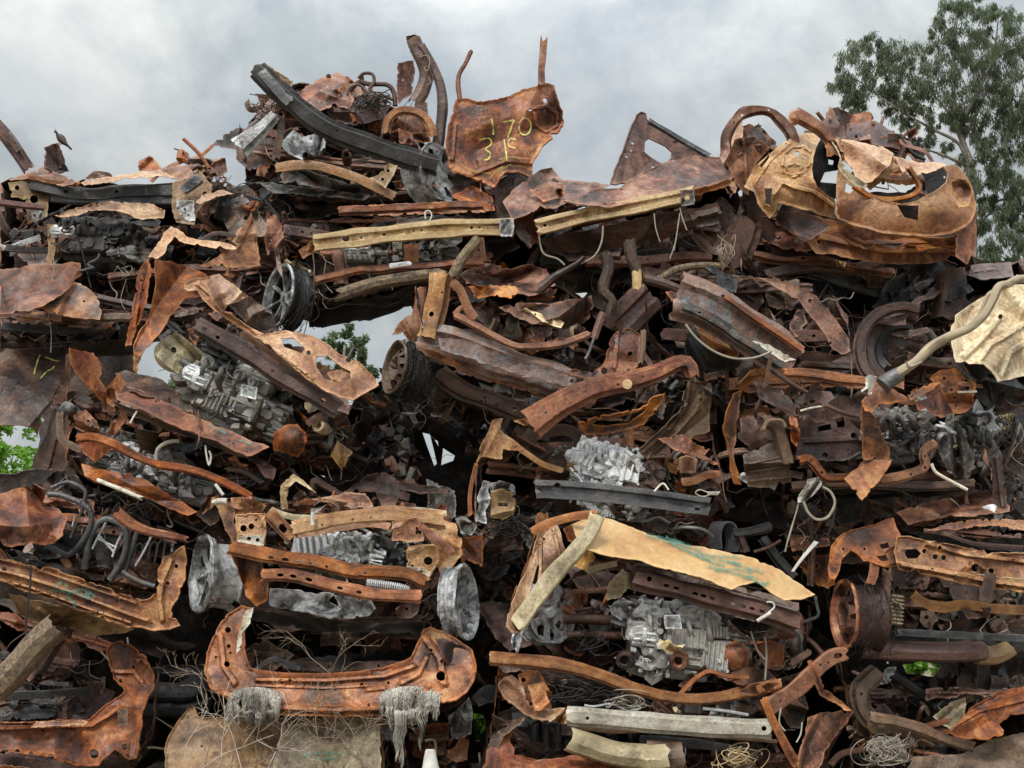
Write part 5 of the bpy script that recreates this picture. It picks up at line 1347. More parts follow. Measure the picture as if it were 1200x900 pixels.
S('firewall', 'rust_purple', '440,562 520,570 640,602 645,700 630,800 520,812 400,805 410,700 425,640', d=-.12, g=(0, -.1), cr=.018, holes=['472,690 520,680 524,700 478,708', '536,662 566,656 572,690 545,694', (450, 640, 6), (600, 720, 8), (500, 790, 8)], ridges=[('430,740 630,730', .02, 12)])
S('lock_bracket', 'rust_dark', '390,582 440,570 452,538 482,532 492,580 506,672 470,676 440,655 410,662', d=-.36, cr=.012, holes=[(456, 598, 9), (432, 612, 6), (478, 560, 5), (488, 600, 5), (494, 640, 5)], res=2)
B('lock_bar', 'cream', '418,632 450,624 488,618', 6, 'flat', d=-.42)
S('gearbox_case', 'brown', '210,790 300,750 352,738 372,800 382,880 300,905 228,902', d=-.3, cr=.02, fr=7, bow=.05, ridges=[('230,820 370,790', .015, 6), ('230,850 370,830', .015, 6), ('235,880 370,868', .015, 6)], th=.02)
S('gearbox_case', 'rust_purple', '200,660 270,650 330,700 350,740 240,770 205,740', d=-.2, cr=.04, fr=7, bow=.06)
B('gearbox_tube', 'brown', '280,670 320,680 345,720 372,820', 46, 'rnd', .8, d=-.3, cr=.01)
B('gearbox_hoop', 'brown', '282,700 300,670 345,668 362,690', 14, 'rnd', .9, d=-.36)
S('mount', 'rust_orange', '375,640 400,660 415,720 400,760 382,740', d=-.4, cr=.03, bow=.05)
B('arm', 'rust', '408,810 445,805 480,845 510,870 600,868', 34, 'hat', .3, d=-.35, holes=[(.2, 0, 5), (.45, 0, 5)])
B('arm', 'rust', '690,880 790,860 850,832 848,780 890,748', 36, 'hat', .3, d=-.35, holes=[(.4, 0, 5), (.6, 0, 5), (.75, 0, 5)])
S('lock_bracket', 'rust', '868,520 900,495 990,480 1030,538 1022,618 988,645 950,640 912,575 895,545', d=-.3, cr=.02, holes=[(990, 545, 18), (920, 520, 5), (945, 560, 5), (955, 590, 5), (960, 615, 5)])
S('lock_plate', 'char', '960,470 1060,450 1108,470 1080,485 1060,530 1000,520', d=-.28, cr=.03)
B('lock_bar', 'cream', '968,568 1030,566', 7, 'flat', d=-.38)
S('torn_flap', 'rust', '790,580 850,545 905,532 880,560 850,575 800,595', d=-.45, g=(0, -.5), cr=.014)
S('torn_flap', 'ash', '805,585 850,572 860,590 820,602', d=-.44)
engine(740, 720, -.05, 260, 210, -5, 'alu_dark', 'char', seed=13)
S('gearbox_case', 'alu_dark', '890,750 920,720 990,715 1030,830 1000,880 930,850', d=-.2, cr=.05, fr=10)
clutter('220,560 430,560 400,860 260,900 210,700', 34, -.2, .15, seed=91, wires=12)
clutter('400,600 980,640 1040,860 640,880 420,860', 60, -.15, .25, seed=92, wires=26, pal=('rust_dark', 'char', 'alu_dark', 'rust', 'shell'))
B('lower_rail', 'rust_dark', '380,900 600,890 850,900 1020,890', 34, 'hat', .4, d=-.25)
for p in ('500,612 560,640 620,655', '300,480 370,530 440,570'): B('rod', 'rust_dark', p, 14, 'rnd', .8, d=-.45)
B('thin_strip', 'rust_dark', '310,440 300,500 292,550', 16, 'flat', d=-.5)
nocar(.05)
solo('pale grey rod with a ball end sticking out below the folded panel', 'rod')
T('ball_rod', 'cream', '875,820 890,850 940,880 1000,912', .009, d=-.55, r2=.01)
CUR = None
K(800, 500)
solo('white frayed rope hanging in a loop from the bent arm below the folded panel', 'rope')
o = T('rope', 'wire_pale', '470,190 440,215 412,260 400,300 385,350 370,400 360,440', .005, d=-.5, wob=.3)
T('rope_loop', 'wire_pale', '425,262 440,300 470,326 510,318 535,270 520,230 490,212', .008, d=-.5, par=o)
S('rope_knot', 'wool', '440,185 480,178 490,200 470,230 430,265 405,268 402,245 430,220', d=-.55, cr=.04, fr=18, par=o, res=2)
T('rope_loop', 'wire_dark', '535,280 530,330 510,380', .006, d=-.45, par=o)
solo('white plastic tag strip stuck upright between rusty beams', 'tag')
B('plastic_tag', 'white', '385,510 420,460 468,405', 9, 'flat', d=-.5, w2=15, th=.002)
solo('fan of grey spring hoops beside the ochre bonnet', 'coil spring')
bm = bmesh.new()
for i in range(7): tube_bm(bm, catmull([tuple(P(OX + (a + i * 7) / 3, OY + b / 3, .2 - i * .015)) for a, b in ((95, 430), (92, 370), (110, 338), (140, 345), (155, 390), (150, 440))], 4, False), .008, 6)
link('coil_spring', bm, 'steel_dark', None)
solo('crossed pair of charred square bars behind the tip of the ochre bonnet', 'metal bars')
o = B('charred_bar', 'char', '175,375 240,368 310,350', 36, 'hat', .5, d=.05)
B('charred_bar', 'char', '280,390 330,460 390,530', 36, 'hat', .4, d=.0, par=o)
B('charred_bar', 'rust_dark', '200,375 220,440', 34, 'hat', .4, d=.05, par=o)
B('charred_bar', 'rust_dark', '440,330 455,420 450,560', 26, 'hat', .4, d=.05, par=o)
S('rusty_plate', 'rust', '372,392 440,385 512,390 522,420 450,425 385,440', d=.02, g=(0, -.4), cr=.02, par=o)
S('rusty_plate', 'rust', '385,455 510,450 515,570 455,550', d=.1, cr=.02, holes=[(470, 490, 6)], par=o)
T('bar_wire', 'rust_dark', '250,440 300,425 345,400', .01, d=-.05, par=o)

# ---- M: car with pale grey engine, centre
car('burnt_car', 'burnt car with an ash white engine top behind a dark dented bumper bar', 690, 620, .1)
K(500, 450)
shell('180,250 430,150 1000,150 1060,430 900,520 560,520 300,470 170,470', .35, 1.5, seed=12)
B('bumper_bar', 'steel_dark', '385,368 480,372 640,385 780,402 995,432', 66, 'dbl', .25, d=-.4, w2=64, cr=.008, holes=[(.12, -.2, 12), (.93, .2, 8, 1.4), (.02, 0, 4)])
engine(640, 290, -.12, 300, 180, 14, 'ash', 'ash', seed=21, melt=.018)
S('manifold_lump', 'ochre_dull', '492,262 530,235 552,240 550,290 520,320 495,300', d=-.3, cr=.04, fr=10, bow=.06)
engine(660, 430, -.05, 230, 90, 8, 'ash', 'alu', seed=22, melt=.014)
S('cover_plate', 'alu_light', '612,335 625,318 672,345 668,372 625,360', d=-.38, res=2)
tangle('wire_loop', 'wire_dark', 770, 310, 28, 34, 6, .004, d=-.25, seed=31)
S('starter_case', 'ochre_dull', '228,384 262,372 300,382 312,420 306,462 270,476 226,470', d=-.2, th=.06, cr=.014, holes=['250,418 285,418 285,430 252,430'])
S('melted_metal', 'ash', '170,482 185,420 178,400 200,340 222,345 215,380 226,402 208,440 210,492', d=-.25, cr=.05, fr=16)
S('melted_metal', 'ash', '215,350 260,340 305,355 312,390 290,372 250,372 228,385', d=-.15, cr=.06, fr=14)
S('melted_metal', 'alu', '100,470 130,465 180,500 160,530 120,525', d=-.15, cr=.06, fr=14)
S('relay_box', 'tan', '890,262 912,254 945,262 946,310 895,312', d=-.28, th=.04, cr=.012)
B('wing_strip', 'rust', '895,345 940,340 985,320 1028,318', 30, 'flat', .5, d=-.3, cr=.014)
S('lower_plate', 'rust_dark', '740,460 820,455 850,500 830,530 760,500', d=-.15, cr=.04)
B('upright', 'rust', '715,140 716,200 720,255', 30, 'hat', .4, d=-.2)
S('wing_skin', 'rust_dark', '310,180 370,190 420,230 400,260 350,250', d=-.1, cr=.05)
B('cross_rail', 'rust_dark', '340,190 480,160 560,200', 40, 'flat', d=-.1)
clutter('310,180 560,180 800,240 1000,280 1000,400 760,360 480,300 380,330', 56, -.15, .25, seed=101, wires=24, pal=('rust_dark', 'char', 'alu_dark', 'rust', 'alu'))
clutter('110,480 320,420 400,480 340,540 160,530', 30, -.15, .2, seed=102, wires=26, pal=('char', 'alu_dark', 'shell'))
clutter('640,420 980,470 900,540 700,480', 24, -.1, .2, seed=103, wires=20, pal=('char', 'alu_dark', 'shell'))
tangle('wire_nest', 'wire_dark', 260, 510, 110, 50, 26, .0025, d=-.1, seed=33)
T('wire_loop', 'cream', '800,378 830,350 850,372', .006, d=-.45)
B('white_tag', 'cream', '985,384 1030,384', 12, 'flat', d=-.48)
T('wire_loop', 'cream', '990,382 960,372 945,384 970,396 995,390', .004, d=-.47)
nocar(.1)
solo('batwing shaped torn flap of tan rust with a long curling tail at the centre', 'metal sheet')
o = S('torn_sheet', 'tan_rust', '232,128 266,118 258,160 290,185 326,212 330,242 300,232 266,230 262,266 232,260 192,256 178,285 172,300 190,220 215,172', d=-.32, g=(.2, -.3), cr=.02, fr=6, th=.008)
B('torn_tail', 'tan_rust', '318,220 360,250 410,282 478,305', 20, 'flat', .4, d=-.36, par=o)
B('torn_tail', 'rust', '176,280 160,340 152,400 154,462', 14, 'flat', .4, d=-.3, par=o)
solo('flat orange rust strip end above the torn batwing flap', 'metal strip')
S('strip_end', 'tan_rust', '305,130 345,122 365,140 340,146', d=-.35)

# ---- L: car nose left, below the brown sheet
car('burnt_car', 'burnt car nose with two wavy orange rust strips over a dark ashy engine', 190, 600, .1)
K(0, 450)
shell('250,60 420,50 900,230 1000,330 800,420 690,470 300,340 230,250', .35, 1.4, seed=13)
K(0, 250)
S('bonnet_edge', 'rust_red', '400,598 470,615 540,640 620,680 700,720 780,752 850,782 945,820 905,842 870,856 820,832 760,800 680,770 600,740 500,690 410,655', d=-.42, g=(.05, -.55), cr=.014, fr=4, th=.01)
paint(bpy.data.objects['bonnet_edge.001'] if 'bonnet_edge.001' in bpy.data.objects else bpy.data.objects['bonnet_edge'], 'paint_teal', ['720,740 760,758 800,775', '830,795 870,805 890,815'], 34)
S('bonnet_under', 'rust_dark', '395,660 500,695 600,745 760,806 870,858 820,850 700,800 560,750 420,690', d=-.36, g=(0, .4), cr=.015)
S('bonnet_skin', 'rust_dark', '405,562 440,550 480,560 560,582 620,622 672,665 680,705 600,680 500,640 420,605', d=-.25, g=(.1, -.5), cr=.03)
S('wing', 'rust', '370,620 420,560 440,600 400,680 380,670', d=-.3, cr=.04)
K(0, 450)
B('wavy_strip', 'rust_orange', '270,190 330,188 400,212 470,250 560,283 650,298 740,325 820,360 885,395', 34, 'hat', .45, d=-.42, cr=.014, fr=8, holes=[(.1, 0, 4)], w2=26)
S('strip_root', 'rust_orange', '272,186 330,176 380,190 420,212 385,240 330,275 290,240', d=-.35, cr=.02, holes=[(300, 200, 5), (315, 190, 4)])
S('wavy_panel', 'rust', '288,278 330,295 400,310 480,318 530,345 570,375 650,420 694,452 660,464 600,440 560,422 480,385 420,360 340,345 300,322', d=-.36, g=(.05, -.3), cr=.02, fr=5, th=.01)
B('light_tube', 'cream', '345,338 420,368 500,402', 14, 'rnd', .9, d=-.42)
engine(590, 330, -.08, 360, 170, 12, 'alu_dark', 'alu_dark', seed=31)
engine(430, 240, -.05, 180, 150, 10, 'alu_dark', 'char', seed=32)
K(0, 450)
bm = bmesh.new()
for i in range(12):
    bm2 = None
    gcyl(bm, (0, 0, -.075 + i * .013), .075, .01, 'Z', 16, steps=[(.066, -.006), (.078, 0), (.066, .006)])
place(bm, OX + 510 / 3, OY + 205 / 3, -.05, .15); link('ribbed_canister', bm, 'brown')
S('hinge', 'rust', '258,110 300,90 340,130 352,175 320,180 285,165 262,150', d=-.3, cr=.03, holes=[(310, 130, 4), (325, 150, 4)])
S('hinge', 'rust_orange', '370,175 420,110 450,80 440,130 400,190', d=-.28, cr=.04)
T('hose', 'cream', '548,275 555,230 590,205 630,200', .012, d=-.3)
T('loop', 'white', '722,215 726,250 735,285 742,255 735,235', .006, d=-.45)
T('pin', 'white', '757,352 785,390', .01, d=-.5, n=6, sub=1)
T('pin', 'cream', '458,138 470,115 484,92', .006, d=-.45, n=6)
B('strap', 'brown', '212,95 215,190 250,215 285,232', 26, 'flat', .4, d=-.3, cr=.012)
S('roll_cap', 'alu_dark', '202,95 230,60 275,85 262,110 210,108', d=-.32, bow=.08, sm=1, cr=.02)
clutter('260,60 420,30 560,160 900,240 940,330 760,290 420,190 280,160', 60, -.15, .25, seed=111, wires=20)
clutter('420,360 690,460 760,400 860,330 700,470 500,420', 20, -.1, .2, seed=112, wires=10)
B('strut', 'rust_dark', '800,300 860,310 925,350', 16, 'hat', .5, d=-.35)

# ---- O: car side at left with bare seat frames
car('burnt_car', 'burnt car side with bare seat frames above an ochre rust sill streaked teal', 110, 750, 0)
K(0, 450)
shell('-30,440 200,380 420,430 660,540 640,680 560,760 300,720 -30,600', .35, 1.7, seed=14)
sl = S('sill', 'tan_rust', '-60,560 0,580 30,610 60,622 130,642 200,655 270,680 330,700 420,738 500,762 530,755 552,735 552,690 562,645 578,610 602,598 648,570 655,620 652,680 630,735 600,800 618,830 636,852 600,862 540,866 490,856 440,850 370,825 300,800 200,765 100,730 0,690 -60,680', d=-.45, g=(.05, -.1), cr=.014, fr=5, th=.014, lip=.02, lw=3.5, res=3.5,
   ridges=[('-60,640 60,668 200,712 340,765 460,810 520,830', .045, 9), ('-60,600 100,640 300,710 480,770', .03, 6), ('-60,672 100,712 300,785 460,838', .03, 6), ('600,620 570,690 560,760 570,830', .03, 12)],
   holes=[(410, 762, 7), (475, 866, 9), (15, 652, 8), (620, 640, 6), (590, 700, 6)])
S('sill_underside', 'ochre_dull', '30,738 130,762 230,785 300,802 400,840 470,862 420,876 330,888 240,860 150,842 80,820 60,798', d=-.36, g=(0, .5), cr=.03, fr=7, ridges=[('140,790 200,830 240,800', .02, 8)])
paint(sl, 'paint_teal', ['180,730 230,690 240,735 290,720 340,750', '200,720 235,740 270,785', '240,690 235,720', '300,735 320,760', '190,725 260,735 320,755'], 52)
for p, r_, d_ in (('170,388 215,392 270,412 312,440 322,480 305,530 270,580 240,600 200,585 160,565', .017, -.1), ('296,650 305,600 315,545 342,492 382,474 430,500 445,540 440,590 420,640 385,690', .019, -.08), ('435,680 450,620 465,570 485,515', .016, -.05), ('430,660 480,690 545,712', .016, -.1), ('180,365 240,345 295,370 300,400 280,470 250,540', .012, .05)):
    T('seat_frame', 'steel_dark', p, r_, d=d_, n=9, wob=.12)
for p in ('325,580 345,540 372,488', '395,608 412,560 432,520', '475,640 505,590 532,535', '345,545 410,575', '265,460 255,500', '605,590 608,555', '345,530 400,590'):
    T('seat_spring', 'ash', p, .007, d=-.02, n=5)
for i in range(5):
    T('seat_spring', 'steel_dark', [(OX + (470 + i * 26) / 3, OY + (620 - i * 3) / 3), (OX + (480 + i * 26) / 3, OY + (570 - i * 3) / 3), (OX + (500 + i * 26) / 3, OY + (566 - i * 3) / 3), (OX + (492 + i * 26) / 3, OY + (630 - i * 3) / 3)], .006, d=.05, n=5, sub=3)
S('seat_panel', 'char', '330,520 400,500 430,540 400,650 340,640', d=.08)
S('crumpled_skin', 'rust_orange', '-60,380 0,385 60,365 120,350 150,370 160,410 185,430 205,440 237,470 228,500 216,532 190,560 160,566 100,560 40,576 0,562 -60,550', d=-.4, g=(.15, -.5), cr=.07, fr=6.5, fold=1.4, th=.012)
B('wavy_rail', 'rust_orange', '412,452 460,490 520,515 600,532 664,545', 40, 'hat', .4, d=-.42, cr=.016, w2=22)
clutter('0,590 200,610 540,720 520,690 440,560 250,560', 22, .15, .4, seed=121, pal=('char', 'shell', 'char', 'steel_dark'), wires=10)
clutter('180,340 420,400 560,480 400,470 240,420', 16, .12, .3, seed=122, pal=('char', 'shell', 'steel_dark'), wires=14)
wheel(705, 665, -.22, 134, (-.86, -.5, .06), 'spoke', 'ash', 6, .016, width=.2, seed=12, mat2='ash', torn=.9)
T('wire', 'wire_dark', '108,640 105,720 95,800 92,870 108,930', .006, d=-.55)

# ---- P: car front facing us, left of centre
car('burnt_car', 'burnt car front with two slotted rust cross bars and a white melted engine block', 400, 750, -.02)
K(200, 450)
shell('200,420 520,400 980,460 1050,640 960,860 300,870 200,700', .4, 1.7, seed=15)
S('arch_strip', 'ochre', '385,362 405,335 432,314 465,338 512,385 482,368 440,340 415,365 408,402 412,442 388,440', d=-.2, cr=.016)
B('frame_bar', 'rust_dark', '500,390 505,340 545,360 600,392', 24, 'hat', .5, d=-.15)
S('hot_strip', 'tan_rust', '498,405 560,392 640,380 684,386 705,412 716,442 670,436 600,430', d=-.25, g=(.1, -.5), cr=.035, fr=7)
S('brown_arm', 'rust_dark', '600,388 650,350 690,320 760,312 812,345 890,356 976,370 970,388 880,384 808,372 790,430 742,432 720,380 680,375', d=-.15, g=(0, -.4), cr=.03, fr=7)
S('corner_strut', 'tan_rust', '158,420 200,408 225,440 220,485 240,520 260,560 225,562 195,520 178,470', d=-.35, g=(.1, -.1), cr=.016)
S('corner_cloth', 'rust_orange', '210,400 280,395 335,430 320,450 240,440 215,430', d=-.35, cr=.06, fr=9)
S('corner_skin', 'rust_dark', '90,460 130,390 180,385 200,420 170,480 140,500', d=-.2, cr=.05)
S('corner_skin', 'rust', '140,400 170,390 165,420 110,460', d=-.28, cr=.05)
S('lamp_mount', 'tan', '230,460 332,454 336,505 326,566 290,572 236,552', d=-.45, g=(.1, -.1), cr=.008, res=2.4, th=.02, lip=.014, holes=[(256, 507, 10), (284, 500, 9), (250, 535, 4), (275, 540, 7), (305, 548, 6), (300, 478, 4)])
S('lamp_mount_edge', 'cream', '236,536 270,530 326,532 326,568 290,573 238,556', d=-.47, cr=.008, res=2.4, holes=[(275, 545, 7), (306, 548, 6)])
B('slam_rail', 'tan', '430,512 520,492 640,470 780,462 880,470 965,478', 62, 'hat', .4, d=-.42, cr=.014, holes=[(.2, .1, 4), (.4, .1, 4), (.52, .1, 4), (.8, .1, 5), (.9, .1, 7)])
B('slam_rail', 'tan_rust', '445,528 600,505 700,490 770,500', 24, 'flat', .5, d=-.46, cr=.008)
B('top_lip', 'cream_tan', '355,440 430,468 560,468 700,448 830,440 970,455', 20, 'flat', .5, d=-.35, cr=.018, fr=12)
B('rail_arm', 'tan_rust', '345,455 390,500 430,545', 48, 'hat', .3, d=-.45, holes=[(.6, 0, 16, 1.1)])
S('centre_plate', 'tan_rust', '778,482 870,468 884,510 892,552 840,556 778,550', d=-.48, cr=.012, holes=['862,500 885,512 878,532 860,526', (825, 480, 4), (800, 530, 3)], th=.014, res=2.5)
S('lamp_mount', 'tan', '834,572 880,565 936,568 942,620 925,650 912,676 880,682 832,660', d=-.45, cr=.01, res=2.4, th=.02, lip=.014, holes=[(905, 622, 13), (880, 655, 7), (850, 640, 5), (845, 655, 4)])
S('lamp_mount_edge', 'cream', '832,640 880,650 912,660 908,678 880,684 834,662', d=-.48, cr=.008, res=2.2, holes=[(880, 662, 6)])
S('wing', 'tan_rust', '870,480 940,470 1000,490 1022,540 1024,600 990,640 962,690 942,650 940,590 900,540', d=-.35, g=(.2, -.2), cr=.045, fr=7, holes=[(945, 505, 8)])
S('wing', 'rust', '1018,545 1096,530 1098,600 1094,642 1030,612', d=-.2, g=(-.3, 0), cr=.02)
B('wing_strip', 'rust', '880,500 930,540 990,590', 26, 'flat', .5, d=-.48, cr=.012)
B('cross_bar', 'rust', '205,572 280,590 360,605 500,625 640,655 760,662 845,672 900,700', 50, 'hat', .3, d=-.5, cr=.012, holes=[(.22, .1, 6, 1.6), (.29, .1, 8, 1.6), (.36, .1, 6, 1.6), (.42, .1, 6, 1.6), (.5, .1, 5), (.68, .1, 7, 1.5)])
B('cross_bar', 'rust', '320,672 420,672 540,700 640,725 740,740 880,746', 44, 'hat', .3, d=-.55, cr=.01, holes=[(.12, 0, 6, 2), (.2, 0, 6, 2), (.3, 0, 6, 2.2), (.5, 0, 5, 2.2), (.62, 0, 5, 2)])
S('side_bracket', 'rust', '200,580 240,562 285,570 315,620 345,700 340,760 300,782 262,742 250,690 232,640', d=-.42, g=(.2, 0), cr=.03, fr=7)
S('side_bracket', 'rust', '840,680 905,690 900,715 880,740 840,735', d=-.5, cr=.015)
S('side_bracket', 'rust_dark', '790,790 840,760 882,740 872,800 850,822 795,825', d=-.4, cr=.025, holes=[(830, 790, 5)])
bm = bmesh.new()                                      # ribbed white intake
for i in range(9): gbox(bm, (-.16 + i * .042, -.02, .0), (.02, .05, .2), Matrix.Rotation(-.25, 4, 'Y'), .005)
gbox(bm, (0, .03, 0), (.4, .06, .2), bev=.02)
warp(bm, .01, 9); place(bm, OX + 545 / 3, OY + 585 / 3, -.25, .1); link('intake_ribs', bm, 'ash')
engine(680, 600, -.15, 260, 150, 5, 'alu_light', 'alu', seed=41, melt=.03)
S('melted_block', 'ash', '352,718 420,722 480,735 560,738 640,752 702,762 718,790 700,812 620,826 560,820 480,800 400,792 350,780', d=-.3, g=(0, -.15), cr=.04, fr=11, fold=1.6, th=.02, holes=['555,760 575,740 590,760 600,790 560,770'])
S('melted_block', 'alu_light', '640,640 720,640 770,660 740,700 660,690', d=-.3, cr=.06, fr=14)
bm = bmesh.new()
pl = catmull([tuple(P(OX + a / 3, OY + b / 3, -.4)) for a, b in ((690, 700), (740, 706), (800, 715), (842, 728))], 8, False)
for i in range(len(pl) - 1): tube_bm(bm, [Vector(pl[i]), Vector(pl[i]).lerp(Vector(pl[i + 1]), .6)], .024, 9)
link('ribbed_hose', bm, 'ash')
T('spark_clip', 'white', '500,450 498,480 500,496', .012, d=-.5, n=6, sub=2)
for p in ('150,420 165,412 200,412',): B('white_rag', 'cream', p, 22, 'rnd', .8, d=-.42, cr=.02)
B('lower_beam', 'rust_dark', '330,810 500,830 700,840 880,830', 40, 'hat', .3, d=-.1)
S('splash_panel', 'char', '260,790 400,810 700,845 900,835 880,880 500,870 280,830', d=-.2, g=(0, .4), cr=.02)
clutter('340,420 640,420 960,440 900,640 640,640 360,600', 64, -.28, .1, seed=131, wires=30, pal=('rust_dark', 'char', 'alu', 'rust', 'alu_dark', 'tan_rust'))
clutter('620,560 860,560 840,660 640,640', 26, -.36, -.15, seed=132, wires=14, pal=('alu', 'alu_dark', 'ash', 'char'), size=.7)
clutter('880,680 980,700 960,880 860,860', 16, -.1, .2, seed=133, pal=('char', 'rust_dark', 'shell'), wires=8)
wheel(1040, 765, -.3, 130, (.965, -.27, .08), 'spoke', 'ash', 9, .012, seed=14, width=.1, mat2='ash', torn=.6)
K(0, 450)
clutter('740,520 800,560 800,780 740,700', 16, -.05, .3, seed=134, pal=('char', 'rust_dark', 'shell'), wires=12)

# ---- Q: car with the ochre bonnet
car('burnt_car', 'burnt car with a large smooth ochre bonnet sprayed teal over a slotted beam', 780, 790, 0)
K(550, 600)
shell('200,190 420,140 900,240 1200,330 1180,480 960,560 300,560 180,420', .4, 1.7, seed=16)
hd = S('bonnet', 'hood', '362,42 395,28 440,14 500,25 560,50 640,82 700,102 760,115 830,124 900,140 1000,162 1090,202 1150,245 1216,290 1180,303 1108,310 1060,282 1010,244 960,256 922,272 900,264 875,256 850,242 760,215 650,190 592,168 560,165 500,156 440,140 410,130 380,90', d=-.45, g=(.12, -.42), cr=.008, fr=2.2, fold=.5, th=.012, lip=.012, lw=3, res=4, wear=.25)
paint(hd, 'paint_teal', ['620,80 690,98 760,130 830,165 900,190', '700,105 790,150 850,170', '800,150 880,155 960,160', '860,205 900,205 940,200 1000,212', '960,225 1000,240 1050,258', '905,170 960,190 1040,215', '1030,250 1060,246', '690,90 780,125 870,165 960,185', '840,190 930,215 1020,235'], 52)
S('bonnet_flap', 'hood', '358,188 385,160 432,138 444,160 425,180 412,207', d=-.42, cr=.02)
S('bonnet_flap', 'rust', '330,60 365,42 380,90 430,138 400,160 360,130', d=-.3, cr=.03)
wg = S('wing', 'tan', '250,38 300,20 318,60 332,120 350,160 372,175 330,200 300,250 250,330 210,380 178,420 150,425 130,400 142,340 170,270 200,210 222,150 240,90', d=-.42, g=(.2, -.15), cr=.018, fr=5, th=.012, holes=['190,330 215,270 238,190 246,186 240,240 205,320', (262, 95, 4), (300, 78, 4)], ridges=[('296,60 310,120 325,190', .03, 8), ('180,400 250,240 250,100', .02, 8)])
S('wing_side', 'rust', '240,5 275,0 280,40 262,110 225,150 190,240 150,350 140,360 160,270 195,190 220,120', d=-.35, g=(.2, 0), cr=.02, par=wg, holes=['165,255 178,225 185,225 172,262'])
B('pillar_strip', 'olive_tan', '448,10 425,70 370,140 300,215 230,310 165,400', 54, 'chan', .35, d=-.55, cr=.012, w2=60, holes=[(.62, 0, 6)], twist=.3)
B('rail_strip', 'rust', '222,70 290,35 370,15 450,10', 30, 'flat', .5, d=-.5, cr=.012)
S('mirror_drip', 'ash', '150,432 172,416 186,420 184,452 176,478 168,502 158,478 150,460', d=-.5, cr=.05, fr=14, bow=.04)
B('cross_member', 'rust_purple', '575,232 700,262 900,318 1030,350 1155,392', 76, 'hat', .35, d=-.42, cr=.005, twist=-.2,
  holes=[(.09, -.05, 9)] + [(q, .05, 6, 1.7) for q in (.195, .255, .37, .42, .47, .6, .655, .71, .77)])
S('member_end', 'rust_purple', '562,232 586,185 610,195 600,260 580,290', d=-.4, cr=.01)
S('member_end', 'rust_dark', '1080,400 1155,420 1150,440 1110,455 1080,440', d=-.35, cr=.02)
engine(760, 440, -.12, 440, 290, 6, 'alu', 'alu', seed=51, melt=.014)
S('melted_lump', 'ash', '490,330 540,300 590,325 612,355 590,385 560,400 500,360', d=-.25, cr=.05, fr=12, bow=.05)
S('manifold_skin', 'olive_tan', '490,250 540,200 570,230 585,275 555,270 530,300 480,310', d=-.3, cr=.04, fr=8)
S('name_plate', 'ash', '686,366 740,362 748,410 690,410', d=-.42, res=2.2, cr=.006, sm=0, th=.02)
S('rag_ash', 'cream_tan', '665,455 700,448 720,470 760,465 730,500 690,490 672,475', d=-.4, cr=.06, fr=16)
S('mount', 'rust', '878,552 882,500 905,470 935,448 962,462 986,492 980,550 930,556', d=-.35, bow=.05, cr=.02, th=.02)
boss('pulley_boss', 'rust', 735, 525, -.42, 31)
boss('pulley_boss', 'rust_dark', 545, 522, -.35, 32)
T('drive_shaft', 'rust_dark', '345,432 440,432 535,435', .022, d=-.2, n=10)
T('drive_shaft', 'rust_dark', '330,375 440,378 530,382', .03, d=-.1, n=10)
wheel(292, 355, -.15, 108, (.62, -.75, .12), 'cover', 'ash', 8, .03, seed=16, width=.12)
S('brake_shield', 'rust', '325,330 360,325 372,360 350,400 330,380', d=-.1, cr=.03)
B('stay', 'olive_tan', '410,210 460,192 520,180', 20, 'flat', .5, d=-.35, cr=.014)
B('bonnet_stay', 'steel_dark', '1216,295 1222,330 1225,365 1180,385', 10, 'flat', .5, d=-.35)
S('strut_cover', 'alu_dark', '1100,470 1150,410 1176,440 1172,500 1130,520', d=-.15, bow=.08, cr=.04, fr=9)
S('inner_wing', 'rust', '1000,470 1060,450 1110,470 1105,540 1040,550', d=-.2, cr=.03)
T('tie', 'cream', '1012,384 1030,372 1060,355', .011, d=-.52, n=8, sub=2)
T('tie', 'white', '1050,355 1072,335 1066,318 1045,316', .005, d=-.52)
for p in ('1040,440 1045,500 1040,590', '990,420 1010,480 1040,520'): T('hanging_cord', 'wire_pale', p, .006, d=-.3)
clutter('340,220 500,260 520,500 360,500', 26, -.1, .25, seed=141, pal=('char', 'rust_dark', 'shell', 'rust'), wires=26)
clutter('520,300 960,420 1000,540 560,560', 34, -.32, -.08, seed=142, pal=('alu_dark', 'alu', 'char', 'rust_dark'), wires=22, size=.75)
clutter('980,400 1150,440 1100,560 960,560', 16, -.1, .2, seed=143, wires=12)
tangle('wire_nest', 'wire_dark', 420, 460, 70, 50, 16, .003, d=-.2, seed=41)
